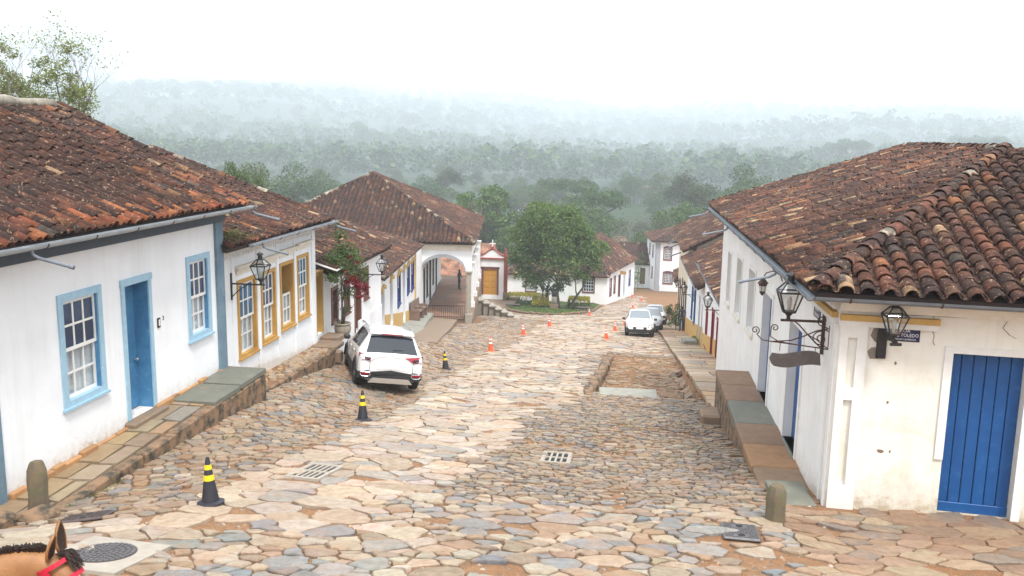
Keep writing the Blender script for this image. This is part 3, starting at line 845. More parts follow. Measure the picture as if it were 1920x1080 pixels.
def gutter(fr, s0, s1, d, z, parent, mat='gutter', r=.075, brackets=True, z1=None, spouts=()):
    z1 = z if z1 is None else z1; m = MB(); n = 7; V = []
    for s, zz in ((s0, z), (s1, z1)):
        for k in range(n): a = math.pi * k / (n - 1); V.append(fr.p(s, d - math.cos(a) * r, zz - math.sin(a) * r))
        for k in range(n): a = math.pi * k / (n - 1); V.append(fr.p(s, d - math.cos(a) * (r - .008), zz - math.sin(a) * (r - .008)))
    F = []
    for k in range(n - 1): F += [(k, k + 1, 2 * n + k + 1, 2 * n + k), (n + k + 1, n + k, 3 * n + k, 3 * n + k + 1), (k + 1, k, n + k, n + k + 1), (2 * n + k, 2 * n + k + 1, 3 * n + k + 1, 3 * n + k)]
    F += [(0, 2 * n, 3 * n, n), (n - 1, 2 * n - 1, 4 * n - 1, 3 * n - 1)]
    F += [tuple(range(n)), tuple(range(2 * n, 3 * n))]
    m.add(V, F); g = m.build('gutter', W[mat], parent); fixnormals(g)
    if brackets:
        k = s0 + .5
        while k < s1:
            zz = lerp(z, z1, (k - s0) / (s1 - s0)); b = MB()
            for j in range(6):
                a0_, a1_ = math.pi * j / 6, math.pi * (j + 1) / 6
                b.bar(fr.p(k, d - math.cos(a0_) * (r + .006), zz - math.sin(a0_) * (r + .006)), fr.p(k, d - math.cos(a1_) * (r + .006), zz - math.sin(a1_) * (r + .006)), .025, .008)
            b.build('bracket', W['rustiron'], g); k += 1.25
    for s in spouts:
        zz = lerp(z, z1, (s - s0) / (s1 - s0)); b = MB()
        b.tube([fr.p(s, d, zz - r), fr.p(s, d + .02, zz - r - .06), fr.p(s, d + .12, zz - r - .11), fr.p(s, d + .62, zz - r - .22)], .026, 8)
        b.tube([fr.p(s, d + .58, zz - r - .21), fr.p(s, d + .66, zz - r - .23)], .033, 8)
        b.build('spout', W['gutterdark'], g)
    return g
# ------------------------------------------------------------------ houses
def shell(fr, s0, s1, depth, z0, zt, parent, mat, ridge=None, ends=(True, True), zt1=None, name='wall'):
    """side and back walls of a house behind facade fr (depth inwards); ridge=(distance in, height) gives gable ends"""
    zt1 = zt if zt1 is None else zt1
    for s, z, on, sg in ((s0, zt, ends[0], 1), (s1, zt1, ends[1], -1)):
        if not on: continue
        P = [fr.p(s, -.46, z0), fr.p(s, -.46, z)]
        if ridge: P += [fr.p(s, -ridge[0], ridge[1] - .12)]
        P += [fr.p(s, -depth, z), fr.p(s, -depth, z0)]
        if not ridge: pass
        m = MB(); m.prism(P, fr.t * (.35 * sg)); o = m.build(name, mat, parent); fixnormals(o)
    m = MB(); fr.box(m, s0 + .36, s1 - .36, -depth, -depth + .35, z0, min(zt, zt1)); m.build(name, mat, parent)
def roof_deck(poly, parent, th=.10, name='roof', mat='deck'):
    P = [Vector(p) for p in poly]; n = None
    for i in range(1, len(P) - 1):
        c = (P[i] - P[0]).cross(P[i + 1] - P[0])
        if c.length > 1e-3: n = c.normalized(); break
    if n.z < 0: n = -n
    m = MB(); m.prism([p - n * .012 for p in P], -n * th); o = m.build(name, W[mat], parent); fixnormals(o); return o

# ---- first house on the left: blue frames
L1 = empty('whitewashed_house', (-9.3, 15, .3), 'long white house with pale blue window frames and a blue plank door', 'house')
f1 = Fr(-9.3, 0, 0)
w1, d1, w2 = (13.23, 14.47, 1.28, 3.25), (15.09, 16.14, .48, 3.19), (17.58, 18.65, 1.45, 3.31)
wall(f1, 11.45, 19.2, -.9, 4.24, [w1, d1, w2], W['white1'], L1)
shell(f1, 11.45, 19.2, 8.0, -.9, 4.15, L1, W['white1'], ridge=(3.98, 6.4))
window(f1, *w1, L1, 'bluelight', curtain='low', rec=.08)
window(f1, *w2, L1, 'bluelight', curtain='low', rec=.08)
plank_door(f1, *d1, L1, 'bluelight', 'bluedoor', n=3, rec=.30)
for a_ in (d1[0] + .11, d1[1] - .125):
    m = MB(); f1.box(m, a_, a_ + .015, -.30, .0, d1[2], d1[3] - .11); m.build('door_reveal', W['bluedoor'], L1)
for wd in (w1, w2):
    for a_ in (wd[1] - .145, wd[0] + .13):
        m = MB(); f1.box(m, a_, a_ + .015, -.30, .0, wd[2] + .12, wd[3] - .13); m.build('window_reveal', W['bluedoor'], L1)
m = MB(); f1.box(m, 18.93, 19.28, -.3, .06, -.4, 4.12); m.build('corner_post', W['postblue'], L1)
m = MB(); f1.box(m, 11.40, 11.68, -.3, .05, -.4, 4.12); m.build('corner_post', W['postblue'], L1)
m = MB(); f1.box(m, 11.2, 19.35, -.02, .10, 3.93, 4.20); m.build('fascia', W['fascia'], L1)
m = MB()                      # uneven stone footing along the wall foot
s = 11.75
while s < 18.9:
    n = rnd.uniform(.25, .7)
    if not (15.0 < s + n / 2 < 16.2): f1.box(m, s, min(s + n - .02, 18.92), .0, rnd.uniform(.05, .12), .0, rnd.uniform(.36, .46) + (s - 11.7) * .012, b=.02, col=jcol((.42, .23, .10), .2))
    s += n
m.build('footing_stones', W['rawstone'], L1, kind='stuff')
m = MB(); f1.box(m, 14.98, 16.25, -.35, .22, .1, .47, b=.03); m.build('doorstep', W['slabbrown'], L1)
m = MB(); f1.box(m, 16.32, 16.42, .0, .025, 2.04, 2.24, b=.005); mbx = m.build('intercom', W['iron'], L1)
m = MB(); f1.box(m, 16.345, 16.395, .025, .03, 2.08, 2.21); m.build('intercom_plate', W['signwhite'], mbx)
def text_part(s, size, M, mat, parent, name='lettering', ext=.004, sx=1.):
    cu = bpy.data.curves.new('lettering', 'FONT'); cu.body = s; cu.size = size; cu.extrude = ext; cu.align_x = 'CENTER'; cu.align_y = 'CENTER'
    cu.resolution_u = 2
    o = bpy.data.objects.new('tmp_text', cu); COL.objects.link(o)
    dg = bpy.context.evaluated_depsgraph_get(); me = bpy.data.meshes.new_from_object(o.evaluated_get(dg))
    COL.objects.unlink(o); bpy.data.objects.remove(o)
    A = M.copy(); base = wloc(parent)
    for v in me.vertices:
        p = A @ Vector((v.co.x * sx, v.co.y, v.co.z)); v.co = p - base
    me.materials.clear(); me.materials.append(mat)
    ob = bpy.data.objects.new(name, me); COL.objects.link(ob); ob.parent = parent; return ob
def wall_M(fr, s, d, z):
    # text faces outwards: local x -> viewer's right
    x = fr.t if fr.t.cross(Vector((0, 0, 1))).dot(fr.n) > 0 else -fr.t
    M = Matrix((x, Vector((0, 0, 1)), fr.n)).transposed().to_4x4(); M.translation = fr.p(s, d, z); return M
text_part('3', .13, wall_M(f1, 16.56, .006, 2.20), W['iron'], L1, 'house_number')
EA, RG, EB = (-8.8, 4.30), (-13.28, 6.46), (-17.76, 4.30)
ya, yb = 8.9, 19.62
r1 = roof_deck([(EA[0], ya, EA[1]), (EA[0], yb, EA[1]), (RG[0], yb, RG[1]), (RG[0], ya, RG[1])], L1)
pl = [(EA[0], ya, EA[1]), (EA[0], yb, EA[1]), (RG[0], yb, RG[1]), (RG[0], ya, RG[1])]
roof_plane(L1, r1, pl, pl[0], pl[1], nsep=300, fresh_eave=.75, sag=.06)
r1b = roof_deck([(EB[0], ya, EB[1]), (EB[0], yb, EB[1]), (RG[0], yb, RG[1]), (RG[0], ya, RG[1])], L1)
pl = [(EB[0], yb, EB[1]), (EB[0], ya, EB[1]), (RG[0], ya, RG[1]), (RG[0], yb, RG[1])]
roof_plane(L1, r1b, pl, pl[0], pl[1], seg=4, full=False, hide_pan=True)
m = MB(); m.tube([(RG[0], y, RG[1] + .07 + rnd.uniform(-.02, .02)) for y in np.arange(ya, yb, .4)] , [rnd.uniform(.10, .14) for y in np.arange(ya, yb, .4)], 8); m.build('ridge_mortar', W['ridgecement'], r1, smooth=True)
ridge_caps(r1, (EA[0], yb - .08, EA[1] + .03), (RG[0], yb - .08, RG[1] + .03), w=.2, cement=.1, lift=.06, name='verge_tile')
gutter(f1, 9.2, 19.85, .60, 4.27, L1, 'gutter', spouts=(11.9, 19.7))

# raised pavement in front of it
sw = empty('raised_pavement', (-8.85, 15, 0)); tag(sw, 'raised stone pavement along the blue-framed house', kind='structure')
m = MB(); m.prism([(-9.3, 10.6, -.9), (-8.4, 10.6, -.9), (-8.4, 10.6, .22), (-9.3, 10.6, .27)], (0, 8.75, 0)); o = m.build('pavement_core', W['rubble'], sw)
def ptop(x, y): return .30 + clamp((y - 13) / 6) * .12 + clamp((-8.4 - x) / .9) * .02
y = 10.7
while y < 16.6:                       # irregular flags in two rows
    L_ = rnd.uniform(.55, .95)
    for (xa, xb) in ((-9.28, -8.86 + rnd.uniform(-.1, .1)), (None, -8.52)):
        if xa is None: xa = xprev + .025
        xprev = xb
        if y < 11.1: continue
        q = [(xa, y + rnd.uniform(0, .06)), (xb, y + rnd.uniform(0, .08)), (xb + rnd.uniform(-.04, .0), y + L_ - .02), (xa + rnd.uniform(0, .03), y + L_ - rnd.uniform(.02, .08))]
        m = MB(); m.prism([(a, b, ptop(a, b) - .1) for a, b in q], (0, 0, .10 + rnd.uniform(0, .015))); o = m.build('paving_slab', [W['rawstone']], sw)
        c = jcol(rnd.choice([(.30, .21, .12), (.27, .205, .14), (.215, .21, .17), (.29, .23, .155), (.24, .175, .125)]), .15)
        m2 = o.data.color_attributes.new('Col', 'FLOAT_COLOR', 'CORNER'); m2.data.foreach_set('color', list((*c, 1)) * len(m2.data))
    y += L_
for (ya_, yb_) in ((16.65, 17.9), (17.93, 19.32)):
    m = MB(); m.cbox((-8.8, (ya_ + yb_) / 2, ptop(-8.8, ya_) - .0), (.98, yb_ - ya_, .13), .015); m.build('paving_slab', W['slabgreen'], sw)
y = 11.3
while y < 19.2:                       # kerb blocks with a stained outer face
    L_ = rnd.uniform(.7, 1.3); L_ = min(L_, 19.3 - y)
    if L_ < .2: break
    top = ptop(-8.5, y) - (.0 if y < 16.3 else .07); bot = gz(-8.3, y + L_ / 2) - .2
    m = MB(); m.cbox((-8.4 + rnd.uniform(-.015, .015), y + L_ / 2, (top + bot) / 2), (.22 + rnd.uniform(-.02, .02), L_ - .015, top - bot), .025); m.build('kerb_stone', W['kerbstone'], sw); y += L_
for (x, yy, sx, sy, h) in ((-8.75, 10.45, .8, .6, .34), (-8.25, 11.0, .42, .5, .30), (-8.8, 9.7, .8, .7, .3)):
    m = MB(); m.cbox((x, yy, gz(x, yy) + h / 2 - .12), (sx, sy, h), .07, rotz(rnd.uniform(-.3, .3))); m.build('kerb_stone', W['kerbstone'], sw)

# ---- second house: ochre frames
L2 = empty('whitewashed_house', (-9.6, 22.7, -.4), 'white house with four ochre-framed sash windows in a row', 'house')
f2 = Fr(-9.6, 0, 0)
ws = [(20.66, 21.80, .26, 2.29), (22.10, 23.10, .31, 2.29), (23.42, 24.47, .40, 2.34), (24.71, 25.70, .44, 2.38)]
wall(f2, 19.3, 26.2, -1.8, 3.2, ws, W['white2'], L2)
shell(f2, 19.3, 26.2, 10.6, -1.8, 3.15, L2, W['white2'], ridge=(5.3, 5.25))
for k, q in enumerate(ws):
    window(f2, *q, L2, 'ochre', curtain='low', open_top=(k == 2), glass='paneblue' if k in (0, 3) else 'pane', fw=.10, rec=.07)
    m = MB(); f2.box(m, q[1] - .115, q[1] - .10, -.3, 0, q[2] + .1, q[3] - .10); m.build('window_reveal', W['ochre'], L2)
    m = MB()   # eyebrow cornice
    f2.box(m, q[0] - .06, q[1] + .06, 0, .05, q[3] + .16, q[3] + .28); f2.box(m, q[0] - .10, q[1] + .10, 0, .11, q[3] + .28, q[3] + .34); f2.box(m, q[0] - .13, q[1] + .13, 0, .15, q[3] + .34, q[3] + .38)
    m.build('eyebrow_cornice', W['creamtrim'], L2)
    if k == 2:
        m = MB(); f2.box(m, q[0] + .12, q[1] - .35, -.35, -.32, q[2] + .9, q[3] - .12); m.build('inner_shutter', W['bluedeep'], L2)
for s in (20.45, 21.95, 23.26, 24.58):
    m = MB(); f2.box(m, s - .09, s + .09, 0, .03, -.8, 2.95); m.build('pilaster_strip', W['white2'], L2)
m = MB(); f2.box(m, 25.95, 26.2, 0, .05, -1.4, 3.1); m.build('corner_pilaster', W['white2'], L2)
m = MB()
for k in range(38):
    s = 19.4 + k * .178; m.prism([f2.p(s, 0, 3.02), f2.p(s + .17, 0, 3.02), f2.p(s + .085, 0, 2.90)], f2.n * .04)
f2.box(m, 19.35, 26.2, 0, .05, 3.02, 3.14); o = m.build('scalloped_frieze', W['whitetrim'], L2); fixnormals(o)
m = MB(); f2.box(m, 19.4, 26.15, 0, .035, -1.8, -.0); o = m.build('footing', W['ochre'], L2)
for v in o.data.vertices:       # footing follows the pavement
    wy = v.co.y + 22.7
    if v.co.z > -.5: v.co.z = (.30 - (wy - 19.4) * .115) - .25 - (-.4) - .18
EA2, RG2, EB2 = (-9.1, 3.30), (-14.9, 5.36), (-20.4, 3.4)
ya, yb = 19.2, 26.5
P1 = [(EA2[0], ya, EA2[1]), (EA2[0], yb, EA2[1]), (RG2[0], yb, RG2[1]), (RG2[0], ya, RG2[1])]
r2 = roof_deck(P1, L2); roof_plane(L2, r2, P1, P1[0], P1[1], nsep=300, sag=.03)
P1 = [(EB2[0], yb, EB2[1]), (EB2[0], ya, EB2[1]), (RG2[0], ya, RG2[1]), (RG2[0], yb, RG2[1])]
r2b = roof_deck(P1, L2); roof_plane(L2, r2b, P1, P1[0], P1[1], seg=4, full=False, hide_pan=True)
ridge_caps(r2, (RG2[0], ya, RG2[1]), (RG2[0], yb, RG2[1]), cement=.8); ridge_caps(r2, (EA2[0], yb - .08, EA2[1] + .03), (RG2[0], yb - .08, RG2[1] + .03), w=.2, cement=.15, lift=.06, name='verge_tile')
gutter(f2, 20.3, 26.75, .58, 3.27, L2, 'gutter', spouts=(21.0, 26.6))
mo = MB()
for k in range(300):            # moss cushion on the first eave tiles
    x = -9.05 - rnd.random() * .5; y = 19.35 + rnd.random() * 1.3; z = 3.32 + (-9.1 - x) * .355 + .12 + rnd.uniform(-.02, .05); a = rnd.uniform(0, 6.3); q = .03
    mo.add([(x, y, z), (x + q * math.cos(a), y + q * math.sin(a), z + rnd.uniform(0, .05)), (x + q * math.cos(a + 1.6), y + q * math.sin(a + 1.6), z + rnd.uniform(0, .04))], [(0, 1, 2)])
W['moss'] = simple('roof_moss', (.07, .11, .02), (.12, .15, .03), 9, .95)
mo.build('roof_moss', W['moss'], L2, kind='stuff')

sw2 = empty('cobbled_pavement', (-9.2, 23, -.6)); tag(sw2, 'narrow cobbled pavement below the ochre-framed house', kind='structure')
def ptop2(y): return -.38 - (y - 19.6) * .045
m = MB(); m.prism([(-9.6, 19.35, -1.6), (-8.85, 19.35, -1.6), (-8.85, 19.35, -.42), (-9.6, 19.35, -.38)], (0, 6.4, -.24)); m.build('pavement_core', W['soil'], sw2)
rest_ = MB()
for k in range(170):
    x, y = rnd.uniform(-9.55, -8.95), rnd.uniform(19.5, 25.6); r = rnd.uniform(.06, .12); n = 6; a0 = rnd.uniform(0, 6)
    z = ptop2(y) + .015
    Q = [(x + r * rnd.uniform(.8, 1.5) * math.cos(a0 + i * 1.047), y + r * rnd.uniform(.8, 1.3) * math.sin(a0 + i * 1.047)) for i in range(n)]
    rest_.add([(a, b, z - .05) for a, b in Q] + [(x + (a - x) * .8, y + (b - y) * .8, z + .03) for a, b in Q], [tuple(range(n, 2 * n))] + [(i, (i + 1) % n, n + (i + 1) % n, n + i) for i in range(n)], jcol(rnd.choice([(.42, .30, .18), (.36, .27, .18), (.46, .36, .25), (.33, .30, .25)])))
rest_.build('cobbles', W['pave'], sw2, kind='stuff')
y = 19.5
while y < 25.6:
    L_ = rnd.uniform(.5, 1.0); top = ptop2(y + L_ / 2) + .02; bot = top - .5
    m = MB(); m.cbox((-8.82, y + L_ / 2, (top + bot) / 2), (.13, L_ - .015, top - bot), .02, rotz(rnd.uniform(-.02, .02))); m.build('kerb_stone', W['kerbstone'], sw2); y += L_
for (x, yy, z, sx, sy, sz) in ((-9.2, 26.2, -.66, .8, .85, .16), (-9.3, 26.95, -.58, .6, .7, .2), (-8.78, 25.75, -.88, .36, .3, .36), (-9.3, 30.8, -1.32, .5, .8, .24)):
    m = MB(); m.cbox((x, yy, z), (sx, sy, sz), .03, rotz(rnd.uniform(-.05, .05))); m.build('step_stone', W['slabbrown'], sw2)

# ---- corner house on the right
R1 = empty('corner_house', (3.35, 13.9, .2), 'old white corner house with blue plank doors and ochre cornice line', 'house')
fr_ = Fr(3.35, 0, 0, -1); ff = Fr(3.35, 13.9, R(95.7), 1)
wa, wb, wc = (27.95, 28.8, .84, 2.45), (25.35, 26.45, .92, 2.58), (22.75, 23.85, 1.05, 2.64)
da, db = (19.95, 21.2, .0, 2.48), (16.45, 17.7, .08, 2.5)
wall(fr_, 13.9, 30.7, -3.0, 3.72, [wa, wb, wc, da, db], W['whiteR'], R1, thick=.5)
dF = (1.66, 2.70, .28, 2.87)
wall(ff, .0, 10.5, -1.0, 3.72, [dF], W['cream'], R1, thick=.5)
m = MB(); fr_.box(m, 30.4, 30.69, -11, -.5, -3, 3.7); m.build('wall', W['whiteR'], R1)
m = MB(); fr_.box(m, 13.0, 30.3, -11, -10.6, -3, 3.7); m.build('wall', W['whiteR'], R1)
for q in (wa, wb, wc):         # deep white reveals, grey shutters set far back, worn sill
    m = MB(); m2 = MB()
    fr_.box(m, q[0], q[1], -.42, -.38, q[2], q[3]); o = m.build('window', W['greywood'], R1)
    fr_.box(m2, (q[0] + q[1]) / 2 - .01, (q[0] + q[1]) / 2 + .01, -.379, -.37, q[2], q[3]); m2.build('shutter_joint', W['dark'], o)
    m = MB(); fr_.box(m, q[0] - .06, q[1] + .06, -.1, .07, q[2] - .11, q[2] - .005, b=.02); m.build('window_sill', W['creamtrim'], o)
    m = MB()
    for (a, b, c, d) in ((q[0] - .1, q[0], q[2], q[3] + .1), (q[1], q[1] + .1, q[2], q[3] + .1), (q[0], q[1], q[3], q[3] + .1)): fr_.box(m, a, b, 0, .025, c, d)
    m.build('window_surround', W['whitetrim'], R1)
for q in (da, db):
    plank_door(fr_, *q, R1, None, 'bluedeep', n=4, rec=.15, knob=False)
    m = MB()
    for (a, b, c, d) in ((q[0] - .12, q[0], q[2], q[3] + .12), (q[1], q[1] + .12, q[2], q[3] + .12), (q[0], q[1], q[3], q[3] + .12)): fr_.box(m, a, b, 0, .03, c, d)
    m.build('door_surround', W['whitetrim'], R1)
    m = MB(); fr_.box(m, q[0] - .02, q[1] + .02, -.36, .05, q[2] - .2, q[2], b=.02); m.build('threshold', W['slabgreen'], R1)
dd = plank_door(ff, *dF, R1, None, 'bluedeep', n=6, rec=.17, knob=False)
m = MB(); ff.box(m, dF[0], dF[1], -.17, -.145, dF[2] + .0, dF[2] + .16, b=.008); m.build('kick_board', W['bluedeep'], dd)
m = MB()
ff.box(m, dF[0] - .12, dF[0], 0, .03, dF[2] + .9, dF[3] + .10); ff.box(m, dF[0], dF[1] + .12, 0, .03, dF[3], dF[3] + .10); ff.box(m, dF[1], dF[1] + .12, 0, .03, dF[2], dF[3])
m.build('door_surround', W['whitetrim'], R1)
m = MB(); ff.box(m, dF[0] - .15, dF[1] + .25, -.15, .24, .02, .26, b=.03); m.build('threshold', W['slabgreen'], R1)
# pilaster with two sunk panels
m = MB()
for (a, b, c, d) in ((.02, .14, .18, 3.2), (.27, .42, .18, 3.2), (.14, .27, .18, .62), (.14, .27, 2.02, 2.22), (.14, .27, 3.02, 3.2)): ff.box(m, a, b, 0, .06, c, d)
m.build('pilaster', W['whitetrim'], R1)
m = MB(); fr_.box(m, 13.92, 14.02, 0, .035, .1, 3.2); m.build('pilaster_strip', W['whitetrim'], R1)
m = MB(); fr_.box(m, 14.24, 14.32, 0, .035, .1, 3.2); m.build('pilaster_strip', W['whitetrim'], R1)
for fq, s0, s1 in ((fr_, 14.0, 29.4), (ff, -.0, 1.42)):
    m = MB(); fq.box(m, s0, s1, 0, .10, 3.29, 3.38); m.build('ochre_band', W['ochre_pale'], R1)
    m = MB(); fq.box(m, s0, s1, 0, .075, 3.2, 3.29); m.build('cornice_ledge', W['whitetrim'], R1)
for fq, s0, s1, mt in ((fr_, 13.95, 30.6, 'whiteR'), (ff, .0, 10.4, 'cream')):
    m = MB()
    for (d, za_, zb_) in ((.10, 3.44, 3.5), (.16, 3.5, 3.57), (.24, 3.57, 3.64), (.36, 3.64, 3.70)): fq.box(m, s0 - .02, s1, 0, d, za_, zb_)
    m.build('cornice', W[mt], R1)
def wcrack(pts, w=.014):
    m = MB()
    for a, b in zip(pts, pts[1:]): m.bar(ff.p(a[0], .0, a[1]), ff.p(b[0], .0, b[1]), w * rnd.uniform(.5, 1.2), .012, up=tuple(ff.n))
    m.build('crack', W['slabbrown'], R1)
wcrack([(1.33, 3.42), (1.36, 3.3), (1.33, 3.22), (1.37, 3.12), (1.36, 3.02), (1.39, 2.97)], .01)
wcrack([(2.35, 3.4), (2.3, 3.3), (2.4, 3.2), (2.5, 3.15)], .008); wcrack([(.62, 3.42), (.8, 3.43), (.95, 3.41), (1.3, 3.43), (1.5, 3.42), (1.9, 3.43)], .01)
def patch(s, z, w, h, mat='rubble', n=9):
    P = [ff.p(s + w / 2 * math.cos(6.283 * k / n) * rnd.uniform(.75, 1.1), -.002, z + h / 2 * math.sin(6.283 * k / n) * rnd.uniform(.75, 1.1)) for k in range(n)]
    m = MB(); m.prism(P, ff.n * .006); o = m.build('bare_patch', W[mat], R1); fixnormals(o)
patch(.57, 3.1, .2, .3); patch(.53, 2.78, .2, .22); patch(.86, 2.65, .035, .06, 'soilpatch'if 'soilpatch' in W else 'slabbrown'); patch(.80, 2.02, .04, .05, 'slabbrown'); patch(.76, 1.22, .11, .06, 'slabbrown'); patch(.9, 1.23, .03, .05, 'slabbrown')
# roof: long street slope, front hip, far gable
E_, Rz = 2.85, 5.86
c0 = (2.85, 13.40, 3.78); c1 = (2.85, 30.9, 3.78); c2 = (13.85, 30.9, 3.78); c3 = (13.85, 12.1, 3.78); ra = (8.35, 21.1, Rz); rb = (8.35, 28.4, Rz)
rm = roof_deck([c0, c1, rb, ra], R1); roof_plane(R1, rm, [c0, c1, rb, ra], c0, c1, nsep=230, lichen=.03, bright=1.15)
rf = roof_deck([c3, c0, ra], R1); roof_plane(R1, rf, [c3, c0, ra], c0, c3, nsep=200, pitch=.29, lichen=.02, bright=1.1)
rk = roof_deck([c1, c2, rb], R1); roof_plane(R1, rk, [c1, c2, rb], c2, c1, seg=4, full=False, hide_pan=True)
re_ = roof_deck([c2, c3, ra, rb], R1); roof_plane(R1, re_, [c2, c3, ra, rb], c2, c3, seg=4, full=False, hide_pan=True)
ridge_caps(rm, ra, rb, w=.27, cement=.35); ridge_caps(rf, c0, ra, w=.27, cement=.15, name='hip_tile', lift=.09); ridge_caps(rm, c1, rb, w=.22, cement=.2, name='hip_tile')
m = MB(); m.tube([Vector(c0).lerp(Vector(ra), t) + Vector((0, 0, -.01 + rnd.uniform(-.02, .02))) for t in np.linspace(.02, 1, 24)], [rnd.uniform(.07, .10) for t in range(24)], 8); m.build('hip_mortar', W['ridgecement'], rf, smooth=True)
gutter(fr_, 13.35, 31.1, .58, 3.72, R1, 'gutterdark', spouts=(16.4, 24.5, 30.0))
g2 = gutter(ff, -.45, 10.5, .55, 3.72, R1, 'gutterdark')

swr = empty('raised_pavement', (2.9, 19, 0)); tag(swr, 'raised slab pavement beside the corner house with ochre cornice', kind='structure')
m = MB(); m.bx(2.62, 3.36, 14.6, 22.95, -2.2, -.06); m.build('pavement_core', W['rubble'], swr)
yy = 14.9
for L_, mt in ((1.05, 'slabbrown'), (1.25, 'slabbrown'), (1.3, 'slabbrown'), (1.7, 'slabgreen'), (1.35, 'slabbrown'), (1.4, 'slabbrown')):
    m = MB(); z = .05 + rnd.uniform(-.012, .012); m.cbox((2.93, yy + L_ / 2, z - .09), (.86 + rnd.uniform(-.02, .03), L_ - .02, .18), .025, rotz(rnd.uniform(-.008, .008))); o = m.build('paving_slab', W['rawstone'] if mt == 'slabbrown' else W[mt], swr)
    if mt == 'slabbrown':
        c = jcol(rnd.choice([(.30, .175, .09), (.21, .165, .125), (.26, .17, .11), (.235, .15, .10)]), .12); at = o.data.color_attributes.new('Col', 'FLOAT_COLOR', 'CORNER'); at.data.foreach_set('color', list((*c, 1)) * len(at.data))
    zb_ = gz(2.5, yy + L_) - .3; m = MB(); m.cbox((2.60, yy + L_ / 2, (zb_ - .04) / 2), (.16, L_ - .02, -.04 - zb_), .02); m.build('kerb_stone', W['kerbstone'], swr); yy += L_
m = MB(); m.cbox((2.88, 14.3, gz(2.9, 14.2) + .04), (.62, 1.0, .10), .02, rotz(.06)); m.build('paving_slab', W['slabgreen'], swr)
m = MB(); m.cbox((2.3, 21.75, gz(2.3, 21.7) + .08), (.5, .8, .42), .05); m.build('step_stone', W['slabbrown'], swr)
